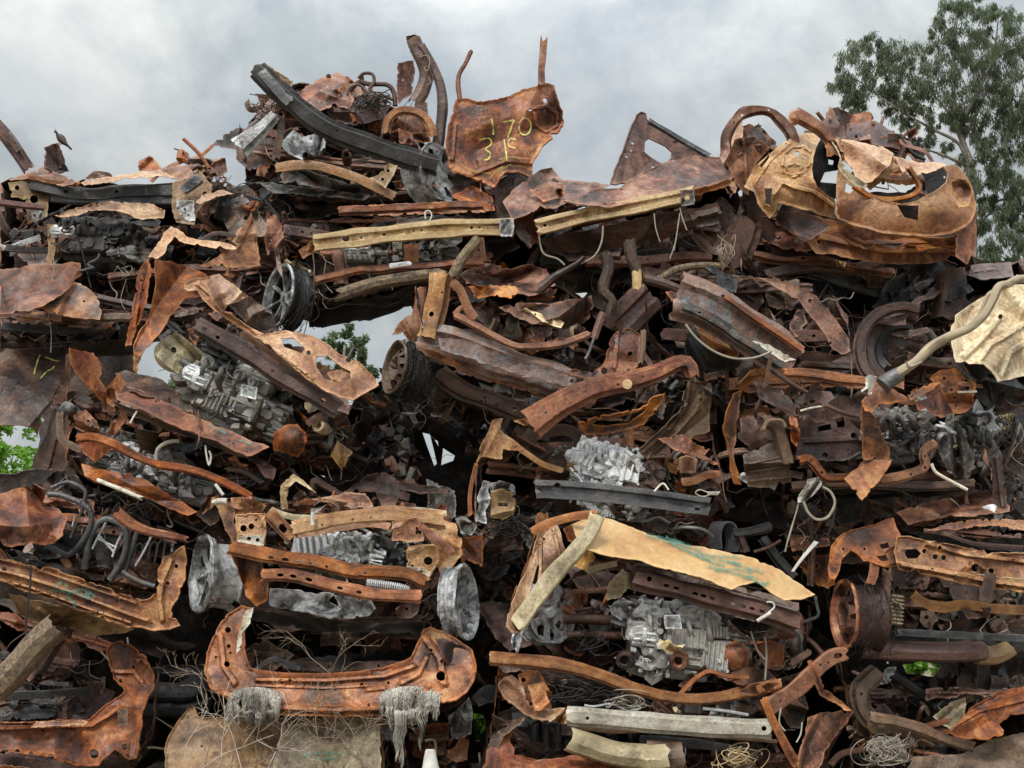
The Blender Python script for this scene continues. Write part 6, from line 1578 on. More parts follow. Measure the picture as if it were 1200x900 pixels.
# ---- R: car at right with the steel wheel
car('burnt_car', 'burnt car with a bare brown steel wheel and a long pale stained sill', 1100, 790, 0)
K(800, 500)
shell('520,420 760,330 1230,380 1230,800 900,812 640,790 520,640', .4, 1.7, seed=17)
S('wheel_arch', 'rust', '512,562 516,480 524,420 545,392 580,372 620,356 662,348 710,330 742,318 752,350 765,384 800,392 790,430 760,490 720,496 680,482 640,470 612,448 590,440 562,468 545,520 535,556', d=-.42, g=(.15, -.25), cr=.03, fr=5, th=.012, lip=.015, holes=['690,415 722,406 728,425 700,430', '680,455 715,450 725,470 700,474', (640, 430, 4), (565, 430, 5)])
S('sill', 'tan_rust', '755,386 800,388 870,402 960,418 1040,432 1130,445 1260,450 1260,585 1130,572 1040,562 960,545 880,522 840,515 760,500 745,440', d=-.48, g=(0, -.12), cr=.022, fr=5, th=.014, lip=.018, holes=['772,432 820,428 838,445 825,462 790,464', (850, 437, 7), (888, 457, 8), (918, 460, 8), (905, 425, 7, ), (1085, 508, 9), (878, 500, 5), (1030, 495, 13)], ridges=[('760,480 900,505 1100,545 1260,565', .04, 12), ('860,410 1000,450 1260,480', .025, 9), ('1000,500 1030,480 1060,500', .02, 6)])
S('sill_stain', 'cream_tan', '870,470 940,480 1040,520 1140,530 1260,540 1260,575 1130,565 1000,545 900,515', d=-.515, g=(0, -.12), cr=.022, fr=5)
B('bracket', 'rust', '676,475 670,520 660,552', 32, 'flat', .4, d=-.5)
B('bracket', 'rust_dark', '1085,520 1075,560 1060,618', 40, 'flat', .4, d=-.52, cr=.012)
S('roof_skin', 'rust_orange', '858,364 900,352 960,334 1020,326 1080,323 1260,332 1260,368 1180,360 1080,345 960,360', d=-.35, g=(0, -.8), cr=.02, fr=5)
B('trim_strip', 'rust_dark', '850,365 930,378 1020,410 1200,425', 14, 'flat', .5, d=-.3)
S('window_shade_sheet', 'char', '800,370 1230,380 1230,450 1000,420 860,400', d=.0)  # charred sheet stands in for the shade of the window opening
B('lower_flange', 'tan_rust', '808,585 840,612 900,632 1000,625 1100,638 1230,645', 34, 'flat', .5, d=-.36, cr=.02)
S('jack_plate', 'rust_purple', '975,635 1085,635 1080,672 1000,675', d=-.38, cr=.015)
B('floor_rail', 'steel_dark', '758,722 900,730 1060,738 1230,745', 26, 'chan', .5, d=-.3, cr=.005)
B('exhaust_box', 'rust_purple', '630,778 800,790 960,792 1062,788', 66, 'rnd', .8, d=-.2, cr=.008)
B('exhaust_box', 'ochre_dull', '1040,800 1100,805 1155,780', 70, 'rnd', .8, d=-.1, w2=50, cr=.008)
B('floor_beam', 'char', '640,740 820,760 1220,770', 70, 'hat', .4, d=.05)
B('strut', 'tan_rust', '720,500 715,590 708,700', 30, 'rnd', .8, d=-.3, cr=.02, fr=14)
bm = bmesh.new()
for i in range(8): gcyl(bm, (0, 0, i * .022), .05, .01, 'Z', 14, steps=[(.038, -.009), (.052, 0), (.038, .009)])
place(bm, OX + 745 / 3, OY + 690 / 3, -.28, .1); link('coil', bm, 'olive_tan')
S('knuckle', 'rust_dark', '740,600 780,640 830,690 820,710 760,700 735,660', d=-.2, cr=.05, fr=10)
S('knuckle', 'olive_tan', '735,605 770,630 770,660 745,650', d=-.3, cr=.05, fr=12)
wheel(566, 660, -.35, 120, (-.975, -.08, .06), 'steel', 'rust_purple', 5, .006, width=.2, tyre=.7, seed=18, mat2='rust')
clutter('730,520 900,540 1200,590 1200,700 860,690 740,640', 44, -.1, .3, seed=151, pal=('char', 'rust_dark', 'shell'), wires=12)
clutter('620,310 860,290 1200,300 1200,330 900,350 700,320', 26, -.1, .3, seed=152, pal=('char', 'rust_dark', 'shell', 'rust_red'), wires=10)
clutter('360,270 560,300 540,400 400,400', 18, .0, .35, seed=153, pal=('char', 'rust_dark', 'shell'), wires=12)

# ---- S: door frame bottom left
car('burnt_car', 'burnt car in the bottom left corner with a rust door frame round a black cabin', 90, 890, -.05)
K(0, 600)
shell('-60,330 340,440 560,520 540,800 460,920 -60,920', .5, 1.8, seed=18)
S('door_frame', 'rust', '-60,742 0,740 80,742 150,736 230,730 310,732 345,705 392,662 425,650 440,625 402,585 386,540 378,490 392,462 430,456 460,470 495,500 522,532 540,575 538,620 515,665 500,702 492,780 480,862 452,870 430,845 402,832 370,860 348,892 310,895 270,890 210,872 150,852 60,845 -60,840', d=-.4, g=(.05, -.2), cr=.03, fr=4.5, th=.014, lip=.02, res=3.5,
  holes=[(18, 835, 9), (62, 842, 8), (110, 850, 8), (180, 862, 10), (438, 825, 9), (330, 850, 14), (235, 748, 5), (148, 768, 4), (308, 805, 5), (425, 592, 6), (470, 545, 5)], ridges=[('0,760 160,755 320,750 420,690', .03, 10), ('400,560 470,560 500,600', .025, 12)])
S('door_lip', 'tan_rust', '-60,742 60,740 180,735 310,732 300,748 180,752 60,760 -60,770', d=-.48, g=(0, -.5), cr=.02)
S('frame_spray', 'brown', '415,690 450,690 448,752 412,752', d=-.44, cr=.012, res=2.4)
B('dash_rail', 'char', '20,648 150,640 330,628', 26, 'chan', .4, d=.1)
S('dash', 'char', '0,680 100,660 260,650 300,700 150,725 0,735', d=.15, g=(0, -.5), cr=.03)
B('dash_rail', 'steel_dark', '150,600 200,604 240,605', 14, 'flat', d=.05)
clutter('0,480 330,480 360,620 280,700 0,720', 40, .1, .5, seed=161, pal=('char', 'shell', 'char'), wires=16)
S('under_panel', 'rust_dark', '-60,845 60,850 150,858 270,895 350,895 400,850 450,870 470,930 -60,930', d=-.2, cr=.03)
S('wheel_arch', 'rust_red', '-60,890 0,888 60,895 150,905 100,930 -60,930', d=-.5, cr=.02)
nocar(-.05)
solo('thick grey weathered tree trunk leaning under the ochre sill', 'log')
B('log', 'log', '-30,630 60,540 130,460 205,395', 92, 'rnd', .9, d=-.5, cr=.016, fr=8, th=0)
solo('second darker log behind the grey weathered trunk', 'log')
B('log', 'log_dark', '130,560 180,470 230,400', 50, 'rnd', .9, d=-.2, cr=.016, fr=8, th=0)
for i, (yy, lab) in enumerate(((600, 'upper bare dark burnt tyre lying flat left of the big door frame'), (655, 'lower bare dark burnt tyre lying flat left of the big door frame'))):
    solo(lab, 'tyre', 'burnt tyres lying flat')
    bm = bmesh.new()
    st = [(.11, .03), (.13, .05), (.2, .055), (.25, .03), (.26, 0), (.25, -.03), (.2, -.055), (.13, -.05), (.11, -.03), (.11, .03)]
    rg = [[bm.verts.new((q * math.cos(2 * math.pi * k / 36), q * math.sin(2 * math.pi * k / 36), z)) for k in range(36)] for q, z in st]
    for a, b in zip(rg, rg[1:]):
        for k in range(36): bm.faces.new((a[k], a[(k + 1) % 36], b[(k + 1) % 36], b[k]))
    bmesh.ops.remove_doubles(bm, verts=bm.verts[:], dist=1e-5)
    warp(bm, .02, 8); place(bm, OX + (610 + i * 8) / 3, OY + yy / 3, .35, .04, .22); link('tyre_casing', bm, 'char')

# ---- T: big door opening, bottom centre left
car('burnt_car', 'burnt car body with a long curved orange rust sill hung with grey fibre tufts', 400, 870, -.05)
K(0, 0, 1)
shell('262,730 300,715 500,745 545,760 545,820 520,835 280,830 250,800', .55, 1.9, seed=19)
S('door_frame', 'rust', '240,787 243,765 250,747 258,732 267,720 283,710 297,714 290,728 286,740 287,767 293,783 310,788 333,790 383,790 420,787 450,783 470,776 482,770 490,753 497,738 505,735 520,740 536,750 553,762 558,780 555,798 546,812 535,820 520,823 508,820 500,815 475,828 447,838 400,839 367,838 335,838 310,835 285,828 270,822 258,814 247,805', d=-.45, g=(.02, -.2), cr=.018, fr=5, th=.016, lip=.022, lw=3, res=3.2, fold=.8, wear=.4,
  ridges=[((a), w_, s_) for a, w_, s_ in (('300,796 383,797 450,792 485,780', .03, 3), ('262,812 320,828 400,831 450,829 500,808', .04, 5), ('500,750 515,770 520,800', .03, 6), ('258,745 262,780 275,800', .025, 5), ('300,803 380,806 440,803', .012, 2.2), ('340,824 390,827 430,825', .014, 2.5), ('430,808 450,806', .015, 3), ('300,812 318,814', .015, 3), ('470,800 490,790 500,770', .025, 4))],
  holes=[(300, 822, 1.4), (330, 800, 1.4), (356, 803, 1.6), (392, 805, 1.4), (432, 826, 1.6), (455, 800, 1.6), (292, 806, 1.4), (505, 762, 1.8), (253, 770, 1.4), (270, 765, 1.4), (267, 738, 3), (266, 778, 3), (268, 757, 2), (517, 792, 5), (518, 775, 2), (424, 802, 2), (340, 797, 2), (263, 725, 1.5)])
S('wing', 'rust_dark', '510,748 535,752 552,764 556,785 546,806 532,815 522,803 528,785 515,765', d=-.5, cr=.06, fr=8, bow=.08)
S('frame_edge', 'cream', '288,716 297,712 293,730 284,742 282,760 277,766 279,745', d=-.52, cr=.01, res=2)
B('sill_lip', 'rust', '296,786 340,791 400,790 455,784 484,772', 5, 'flat', .4, d=-.5)
S('cabin_floor', 'char', '290,770 340,772 400,768 470,760 480,772 440,785 300,785', d=.2, g=(0, -.6))
B('dash_rail', 'steel_dark', '300,785 320,772 340,780 352,784', 5, 'flat', d=-.05)
clutter('300,745 480,745 480,775 310,780', 20, .15, .6, seed=171, pal=('char', 'shell', 'char'), wires=4)

# ---- U: tan panel along the bottom
car('burnt_car', 'burnt car at the bottom edge behind a broad dull tan panel and dry twigs', 320, 940, -.1)
shell('200,850 450,850 450,960 195,960', .3, 1.5, seed=20)
S('side_panel', 'ochre_dull', '195,940 194,880 198,862 206,848 215,836 222,829 228,830 234,838 244,842 260,841 290,844 330,843 370,842 400,839 430,838 447,846 450,900 448,950', d=-.5, g=(.03, -.25), cr=.02, fr=4, th=.012, lip=.015, fold=.7)
S('panel_patch', 'olive_tan', '330,850 390,845 445,850 446,900 380,920 320,900', d=-.53, g=(.03, -.25), cr=.02, fr=5)
paint(bpy.data.objects['panel_patch'], 'paint_teal', ['355,885 380,882 400,884', '370,890 395,888'], 16)

# ---- V: crushed car with the cream bumper
car('burnt_car', 'crushed flat car at the bottom right of centre with a straight cream bumper beam', 790, 890, -.05)
K(550, 600)
shell('100,540 500,560 1000,620 1300,500 1340,720 1240,900 300,900 80,760', .45, 1.8, seed=21)
B('upper_bar', 'tan_rust', '70,512 200,520 330,538 450,570 600,625 720,652 850,655 1000,625 1095,605', 50, 'hat', .3, d=-.4, cr=.016, fr=8, w2=36)
S('upper_bar_flare', 'rust_orange', '930,635 1000,605 1050,600 1092,602 1060,630 1000,645', d=-.5, cr=.03)
S('upper_skin', 'rust_dark', '90,530 330,552 450,580 600,640 560,650 400,600 250,570 120,560', d=-.3, cr=.03)
S('crumpled_skin', 'rust_dark', '735,612 770,570 830,540 880,545 930,552 1000,545 1060,560 1080,590 1000,602 960,612 900,590 840,568 800,590 775,630', d=-.3, g=(0, -.4), cr=.05, fr=7)
B('crumpled_strip', 'rust', '740,640 790,590 840,560 900,575 980,585', 16, 'hat', .5, d=-.36, cr=.01)
B('bumper_beam', 'cream', '342,716 430,722 600,736 800,752 940,758 1060,762', 66, 'hat', .3, d=-.5, cr=.006, holes=[(.1, .0, 6), (.96, -.05, 9), (.91, .25, 4)])
B('bumper_lip', 'brown', '350,752 500,770 700,768 900,790 1080,806', 14, 'flat', .4, d=-.42)
S('corner_skin', 'tan', '100,602 120,582 152,574 172,590 192,622 200,660 235,690 290,690 335,688 318,712 285,738 240,730 200,712 160,680 118,642', d=-.45, g=(.1, -.3), cr=.03, fr=6, th=.01)
S('corner_bracket', 'rust', '170,572 205,556 242,556 262,590 292,642 270,690 220,692 200,670', d=-.4, cr=.025, holes=[(190, 590, 7), (255, 610, 5)])
S('corner_bracket', 'rust', '205,610 260,600 290,690 230,700', d=-.46, cr=.02)
S('beam_cap', 'tan_rust', '290,740 320,712 345,690 350,745', d=-.45, cr=.03)
K(800, 600)
B('long_arm', 'rust', '296,690 400,625 480,545 530,508 578,498', 58, 'chan', .35, d=-.45, cr=.01, w2=46, holes=[(.9, 0, 11, 1.5), (.78, .1, 5), (.15, 0, 6), (.7, -.1, 5)])
B('thin_arm', 'rust', '286,655 330,760 405,895', 28, 'chan', .4, d=-.55, cr=.008)
S('arm_fin', 'rust', '438,522 452,518 500,620 598,698 585,702 500,655 480,640', d=-.5, g=(.3, 0), cr=.012)
B('arm_strip', 'rust_dark', '380,535 410,515 445,492', 26, 'hat', .5, d=-.4)
S('skin_panel', 'rust', '430,790 440,722 500,706 560,700 602,706 570,750 530,802 500,850 470,930 400,930 400,870', d=-.4, g=(.2, -.2), cr=.035, fr=5, th=.01)
S('skin_panel', 'rust_dark', '340,700 400,660 440,690 420,760 380,760', d=-.25, cr=.05)
T('hanging_wire', 'cream', '345,690 340,740 360,770', .004, d=-.5)
T('hanging_wire', 'cream', '420,740 415,780 400,810', .004, d=-.5)
K(550, 600)
tangle('wire_nest', 'wire_dark', 430, 630, 150, 50, 60, .0025, d=-.28, seed=51)
tangle('wire_nest', 'wire_pale', 540, 665, 90, 40, 18, .003, d=-.35, seed=52)
T('bare_tube', 'alu_light', '405,680 440,684 500,676 560,700 600,690 590,680', .007, d=-.42)
T('bare_tube', 'alu_light', '820,690 900,700 980,714', .01, d=-.4)
clutter('240,590 560,620 940,690 960,720 360,680', 56, -.25, .1, seed=181, wires=34, pal=('char', 'alu_dark', 'rust_dark', 'rust', 'rust_dark'))
clutter('800,640 1060,640 1060,740 900,720', 20, -.25, .1, seed=182, wires=10)
clutter('360,780 1060,800 1080,900 400,900', 30, -.1, .3, seed=183, pal=('char', 'shell', 'rust_dark'), wires=14)
B('lower_rail', 'char', '600,800 800,815 1000,850', 30, 'chan', .4, d=-.2)

# ---- X: pipe and panel along the bottom
car('burnt_car', 'burnt car at the bottom edge with a red brown skin beneath a fat pipe', 700, 930, -.1)
shell('60,800 800,820 820,1020 20,1020', .3, 1.5, seed=22)
S('skin', 'rust_red', '20,980 62,840 100,790 142,735 165,745 140,800 165,850 240,872 330,862 400,852 560,872 720,900 760,980', d=-.4, g=(.05, -.35), cr=.03, fr=5, th=.012)
S('skin', 'brown', '60,840 80,790 140,735 200,720 180,745 120,790 100,840 75,850', d=-.45, cr=.03)
clutter('150,740 360,740 380,850 200,860', 18, -.2, .2, seed=191, pal=('char', 'shell', 'rust_dark'), wires=8)
for i in range(3): B('vent_slat', 'char', [(OX + (230 + i * 40) / 3, OY + 745 / 3), (OX + (228 + i * 40) / 3, OY + 840 / 3)], 26, 'hat', .4, d=-.1)
nocar(-.1)
solo('fat grey brown exhaust pipe with a torn open end at the bottom', 'pipe')
pp = B('exhaust_pipe', 'olive_tan', '352,800 420,822 520,850 620,862 700,860', 80, 'rnd', .8, d=-.5, cr=.016, fr=7)
B('exhaust_pipe_end', 'brown', '620,850 690,858 748,862', 92, 'rnd', .8, d=-.46, cr=.02, par=pp)
T('bore_shade', 'char', '748,862 752,863', .06, d=-.42, par=pp, n=14, sub=1)  # charred disc paints the shade inside the open pipe end

# ---- W: bottom right corner
car('burnt_car', 'burnt car in the bottom right corner with curled grey brown wheel arch strips', 1110, 940, -.05)
K(800, 600)
shell('600,620 900,618 1230,620 1230,960 600,960', .6, 1.6, seed=23)
S('wing', 'rust', '935,772 970,735 1010,690 1060,660 1110,636 1160,618 1260,590 1260,700 1190,708 1125,728 1110,745 1142,778 1080,800 1010,796 960,790', d=-.4, g=(.1, -.35), cr=.02, fr=4, th=.012, lip=.015, ridges=[('960,750 1040,700 1200,660', .02, 9)])
S('wing', 'brown', '800,950 790,900 808,862 870,856 980,850 1040,822 1100,798 1160,782 1260,768 1260,950', d=-.45, g=(.05, -.4), cr=.03, fr=4, th=.012)
B('arch_strip', 'brown', '690,560 655,590 625,630 632,690 665,735', 66, 'hat', .3, d=-.2, cr=.02, holes=[(.5, 0, 5)])
B('arch_strip', 'brown', '660,720 740,735 840,762 930,800 1022,828', 38, 'hat', .35, d=-.35, cr=.014)
B('arch_strip', 'brown', '650,745 690,770 760,760 860,790 980,800', 22, 'flat', .5, d=-.3, cr=.014)
S('arch_plate', 'brown', '605,605 650,600 650,700 690,760 660,800 615,780 604,700', d=-.15, cr=.03)
B('dark_tube', 'char', '880,690 960,650 1000,630', 30, 'rnd', .8, d=.1)
S('grey_board', 'olive_tan', '880,720 940,670 995,652 992,740 950,770 900,740', d=.0, cr=.012)
B('shock', 'char', '740,570 800,610 890,680', 34, 'rnd', .8, d=.2)
clutter('640,580 1000,560 1200,600 900,700 760,720', 34, .1, .6, seed=201, pal=('char', 'shell', 'char', 'rust_dark'), wires=8)
clutter('640,740 900,760 900,850 660,850', 24, -.25, .1, seed=202, wires=16, pal=('rust_dark', 'brown', 'char'))
B('lower_strip', 'rust_dark', '520,890 560,850 640,835', 20, 'hat', .4, d=-.4)
nocar(-.05)
solo('nest of fine white steel wire in the bottom right', 'wire nest')
tangle('wire_nest', 'wire_pale', 720, 835, 88, 62, 60, .0022, d=-.55, seed=61, par=None)
solo('wispy tan straw tuft under the cream bumper beam', 'straw')
tangle('straw_tuft', 'straw', 200, 865, 90, 55, 18, .0026, d=-.5, seed=62, par=None)

# ---- second row of wrecks, dark behind the gaps
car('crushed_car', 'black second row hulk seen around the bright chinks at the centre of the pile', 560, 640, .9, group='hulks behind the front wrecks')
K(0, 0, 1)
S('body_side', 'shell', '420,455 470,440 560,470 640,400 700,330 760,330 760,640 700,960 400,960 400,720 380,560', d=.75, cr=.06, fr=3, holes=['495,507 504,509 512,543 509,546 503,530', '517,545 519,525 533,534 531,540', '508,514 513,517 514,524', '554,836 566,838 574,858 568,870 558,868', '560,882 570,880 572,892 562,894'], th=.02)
K(300, 600)
S('grey_sheet', 'alu', '675,722 700,702 750,650 762,700 756,780 720,795 690,802', d=-.7, g=(.2, -.1), cr=.02, wear=.5)
S('rust_flap', 'rust_red', '680,800 720,788 748,800 745,840 740,872 700,880 672,862', d=-.8, cr=.05, fr=8)
S('rust_flap', 'rust_dark', '640,830 690,800 700,870 660,900', d=-.7, cr=.05, fr=8)
B('rail', 'rust_dark', '540,790 600,800 680,790', 26, 'hat', .4, d=-.7)
K(0, 0, 1)
clutter('450,790 480,835 540,835 548,880 560,800 600,760 600,900 450,900', 60, -.85, -.1, seed=216, pal=('char', 'rust_dark', 'rust_red', 'steel_dark', 'rust_dark'), wires=14)
clutter('555,600 610,600 600,770 560,770', 30, -.75, -.1, seed=217, pal=('char', 'rust_dark', 'steel_dark', 'char'), wires=20)
clutter('430,450 560,450 560,500 490,500 480,590 430,580', 34, -.6, .2, seed=218, pal=('char', 'char', 'shell', 'steel_dark'), wires=10)
clutter('440,450 490,460 500,500 480,560 440,560', 24, .1, .7, seed=211, pal=('char', 'shell', 'char'), wires=6)
clutter('540,470 600,520 600,600 560,600', 16, .1, .6, seed=212, pal=('char', 'shell', 'char'), wires=6)
clutter('550,640 620,640 610,760 560,760', 20, .1, .6, seed=213, pal=('char', 'shell', 'rust_dark'), wires=6)
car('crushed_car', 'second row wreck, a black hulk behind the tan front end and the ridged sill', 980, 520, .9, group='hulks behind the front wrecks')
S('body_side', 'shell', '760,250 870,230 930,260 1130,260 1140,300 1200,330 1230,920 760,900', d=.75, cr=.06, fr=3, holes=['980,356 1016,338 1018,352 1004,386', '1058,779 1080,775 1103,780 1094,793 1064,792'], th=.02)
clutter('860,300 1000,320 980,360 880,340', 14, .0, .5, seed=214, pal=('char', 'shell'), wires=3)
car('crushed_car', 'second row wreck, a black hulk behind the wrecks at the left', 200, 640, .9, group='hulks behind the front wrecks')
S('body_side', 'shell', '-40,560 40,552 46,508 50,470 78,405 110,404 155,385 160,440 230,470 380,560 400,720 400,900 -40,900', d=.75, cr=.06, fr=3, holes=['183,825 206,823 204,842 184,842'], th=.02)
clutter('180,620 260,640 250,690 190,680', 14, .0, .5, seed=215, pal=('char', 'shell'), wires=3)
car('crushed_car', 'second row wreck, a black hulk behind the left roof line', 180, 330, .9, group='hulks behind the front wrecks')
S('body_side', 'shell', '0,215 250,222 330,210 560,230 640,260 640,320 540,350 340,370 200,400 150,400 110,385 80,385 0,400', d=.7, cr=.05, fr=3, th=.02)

# ---- wool-like tufts, twigs, plastic tip, bird
def tuft(x, y, rx, locks, seed, label, d):
    """matted fibre: a mop of strands that rise over the sill edge and fall, felted on top, with longer locks"""
    q = random.Random(seed); bm = bmesh.new(); s0 = q.uniform(0, 50)
    def strand(p, r): tube_bm(bm, catmull([tuple(P(*v)) for v in p], 2, False), r, 3, r * .5)
    def wav(px, py, k): return noise.noise(Vector((px * .12, py * .06, s0 + k))) * 5
    lk = [(-1 + 2 * k / 11 + q.gauss(0, .05), q.uniform(.55, 1.1), q.gauss(0, 3), q.gauss(0, .012)) for k in range(12)]
    for i in range(1500):
        cu, lf, lean, ld = q.choice(lk); u = cu + q.gauss(0, .07)
        x0 = x + rx * u; y0 = y - 13 + 7 * u * u + abs(q.gauss(0, 3.5)); L = 30 * lf * q.uniform(.45, 1.0)
        p = [(x0 + q.gauss(0, 2.5), y0 - 2, d + .06)]
        for k in range(6):
            t = k / 5
            px = x0 + (rx * cu - rx * u) * .35 * t + lean * t + q.gauss(0, .5)
            p.append((px + wav(px, y0 + L * t, 0) * .5 * t, y0 + L * t + q.gauss(0, .5), d + .035 - .055 * min(1, t * 2.4) + ld + q.gauss(0, .008)))
        strand(p, q.uniform(.0011, .0032))
    for lx, ly, L, n, wd in locks:
        path = [(lx, ly, d - .03)]
        for k in range(6): path.append((path[-1][0] + q.gauss(0, 1.8), path[-1][1] + L / 6, path[-1][2] + q.gauss(.004, .012)))
        for i in range(n):
            ox, oz = q.gauss(0, wd), q.gauss(0, .012); m = q.choice((2, 3, 4, 4, 5, 6)); sq = [1, .8, .95, .6, .85, .5, .3]
            strand([(px + ox * sq[k] + q.gauss(0, .5), py + q.gauss(0, 1.5), pd + oz * sq[k]) for k, (px, py, pd) in enumerate(path[:m + 1])], q.uniform(.001, .003))
    solo(label, 'fibre tuft', 'grey fibre tufts hanging from the door frame')
    return link('fibre_tuft', bm, 'wool', None, None)
tuft(299, 820, 26, [(281, 832, 16, 40, 2.5), (292, 834, 18, 40, 3), (304, 836, 14, 40, 3), (316, 834, 18, 40, 2.5), (278, 828, 30, 26, 1.2)], 5, 'matted grey fibre tuft at the left of the long orange sill', -.68)
tuft(480, 819, 30, [(458, 828, 26, 40, 2.5), (466, 834, 58, 70, 2.5), (474, 834, 72, 50, 1.6), (484, 832, 24, 40, 3), (492, 832, 46, 60, 1.8), (502, 826, 16, 40, 3), (470, 834, 36, 50, 3.5)], 6, 'larger grey fibre tuft with long trailing locks at the right of the sill', -.68)
def twig(name, label, starts, seed, mat='twig', r=.004, d=-.7, cat='dry twig', grp=None):
    q = random.Random(seed); bm = bmesh.new()
    def grow(x, y, dd, a, L, r, lev):
        p = [(x, y, dd)]
        for k in range(5):
            a += q.gauss(0, .22); p.append((p[-1][0] + L / 5 * math.cos(a), p[-1][1] + L / 5 * math.sin(a), p[-1][2] + q.gauss(0, .02)))
            if lev < 2 and k > 0 and q.random() < .75:
                grow(p[-1][0], p[-1][1], p[-1][2], a + q.choice((-1, 1)) * q.uniform(.4, .9), L * q.uniform(.35, .6), r * .6, lev + 1)
        tube_bm(bm, catmull([tuple(P(*v)) for v in p], 2, False), r, 4, r * .5)
    for s in starts: grow(s[0], s[1], d, s[2], s[3], r, s[4] if len(s) > 4 else 0)
    solo(label, cat, grp)
    return link(name, bm, mat, None, None)
K(0, 600)
solo('long bare whitish twig crossing the bottom left door frame', 'twig')
tw = T('long_twig', 'twig_pale', '305,430 340,475 400,540 430,590 480,640 530,705 600,755 680,810 770,880', .007, d=-.75, r2=.004)
T('twig_fork', 'twig_pale', '420,645 480,685 520,695', .005, d=-.75, par=tw)
T('twig_fork', 'twig_pale', '448,440 455,520 452,590 475,640 530,700', .005, d=-.75, par=tw)
solo('thin white stick lying level below the long bare twig', 'stick')
T('stick', 'twig_pale', '475,838 530,828 590,835', .007, d=-.6)
K(0, 0, 1)
twig('dry_shrub', 'dry leafless shrub sprawling before the dull tan panel', [(240, 905, -1.2, 95), (270, 910, -1.7, 90), (330, 905, -1.3, 80), (360, 910, -1.0, 90), (400, 905, -1.5, 85), (430, 905, -2.0, 90), (300, 900, -1.6, 70), (380, 900, -1.9, 80), (290, 905, -.9, 100), (345, 905, -2.3, 90)], 11, 'twig', .0036, -.68)
twig('dry_shrub', 'pale dry stalks standing in front of the left half of the dull tan panel', [(215, 905, -1.5, 80), (255, 905, -1.1, 90), (285, 908, -1.8, 85), (312, 905, -1.3, 75), (232, 905, -.7, 100)], 15, 'twig_pale', .003, -.72)
twig('dry_shrub', 'greenish dry stalks standing in front of the right half of the dull tan panel', [(375, 905, -1.2, 80), (395, 905, -1.8, 85), (415, 908, -1.0, 80), (350, 905, -.8, 90), (440, 905, -2.2, 90), (425, 905, -1.5, 95)], 16, 'twig', .003, -.72)
twig('dry_weed', 'thin dry weed climbing in the black opening above the orange sill', [(385, 788, -2.1, 70), (388, 790, -1.5, 55)], 12, 'twig', .003, -.55)
twig('dry_weed', 'small dry weed between the burnt tyres and the door frame', [(245, 800, -2.4, 50), (240, 790, -2.9, 40), (250, 815, -2.0, 45), (242, 830, -1.6, 40)], 13, 'twig', .0028, -.5)
solo('white pointed plastic tip poking up at the bottom edge', 'plastic tip')
bm = bmesh.new()
for i, (y, w) in enumerate(((834, 5), (845, 7), (860, 9), (880, 12), (920, 19))):
    pass
sec = [(834, 4.5, .02), (836, 5.5, .03), (850, 7.5, .035), (870, 9.5, .04), (890, 13, .05), (930, 20, .06)]
rg = []
for y, w, dp in sec:
    yy = 878 + (y - 834) * .55
    rg.append([bm.verts.new(P(504 + w * math.cos(2 * math.pi * k / 14) + (yy - 878) * .03, yy, -.75 + dp * math.sin(2 * math.pi * k / 14))) for k in range(14)])
for a, b in zip(rg, rg[1:]):
    for k in range(14): bm.faces.new((a[k], a[(k + 1) % 14], b[(k + 1) % 14], b[k]))
bm.faces.new(rg[0]); bm.faces.new(rg[-1])
link('plastic_tip', bm, 'white', None)

# post with the bird
nocar(.3)
K(0, 0)
solo('dark upright metal stub at the top left with a bird perched on it', 'metal post')
S('metal_stub', 'rust_purple', '160,590 161,516 180,508 205,500 222,545 242,602 200,610', d=-.02, g=(.5, 0), th=.03, cr=.012, ridges=[('205,505 215,590', .02, 8)])
K(0, 0, 3)
solo('small dark brown bird perched on the metal stub, facing left', 'bird')
bm = bmesh.new()
def loft(bm, secs, n=12):
    """secs: (x, y, half height px, half depth m, slant)"""
    rg = []
    for x, y, h, dp, nx, ny in secs:
        L = math.hypot(nx, ny)
        rg.append([bm.verts.new(P(x + h * math.cos(2 * math.pi * k / n) * nx / L, y + h * math.cos(2 * math.pi * k / n) * ny / L, CD - .05 + dp * math.sin(2 * math.pi * k / n))) for k in range(n)])
    for a, b in zip(rg, rg[1:]):
        for k in range(n): bm.faces.new((a[k], a[(k + 1) % n], b[(k + 1) % n], b[k]))
    bm.faces.new(rg[0][::-1]); bm.faces.new(rg[-1])
loft(bm, [(63.5, 154.3, .6, .004, .1, 1), (64.4, 154, 2.1, .013, .1, 1), (65.8, 154, 3.0, .018, .15, 1), (67.3, 155, 3.1, .018, .8, 1), (68.3, 156.8, 3.0, .019, 1, .1), (69.6, 159.3, 4.0, .025, 1, -.4), (71.5, 162.2, 4.8, .03, 1, -.7), (73.8, 165, 4.3, .027, 1, -.85), (76, 167.6, 2.9, .02, 1, -.9), (78.3, 169.8, 1.7, .014, 1, -1), (80.5, 171.8, 1.3, .014, 1, -1), (83, 174.3, 1.2, .012, 1, -1), (84.5, 175.6, .6, .006, 1, -1)])
bird = link('bird', bm, 'feather', None, None)
bird.data.polygons.foreach_set('use_smooth', [True] * len(bird.data.polygons))
bm = bmesh.new(); loft(bm, [(62.2, 155.2, .15, .001, .1, 1), (63.8, 154.6, .7, .005, .1, 1), (64.4, 154.4, .9, .006, .1, 1)]); link('beak', bm, 'beak', bird, None)
bm = bmesh.new(); loft(bm, [(69.5, 159, .5, .004, 1, -.7), (71.5, 161.5, 2.6, .008, 1, -.8), (74.5, 165.2, 2.8, .008, 1, -.9), (78, 169, 1.4, .006, 1, -1), (80.5, 171.3, .3, .002, 1, -1)])
for v in bm.verts: v.co.y -= .022
link('wing', bm, 'feather_brown', bird, None)
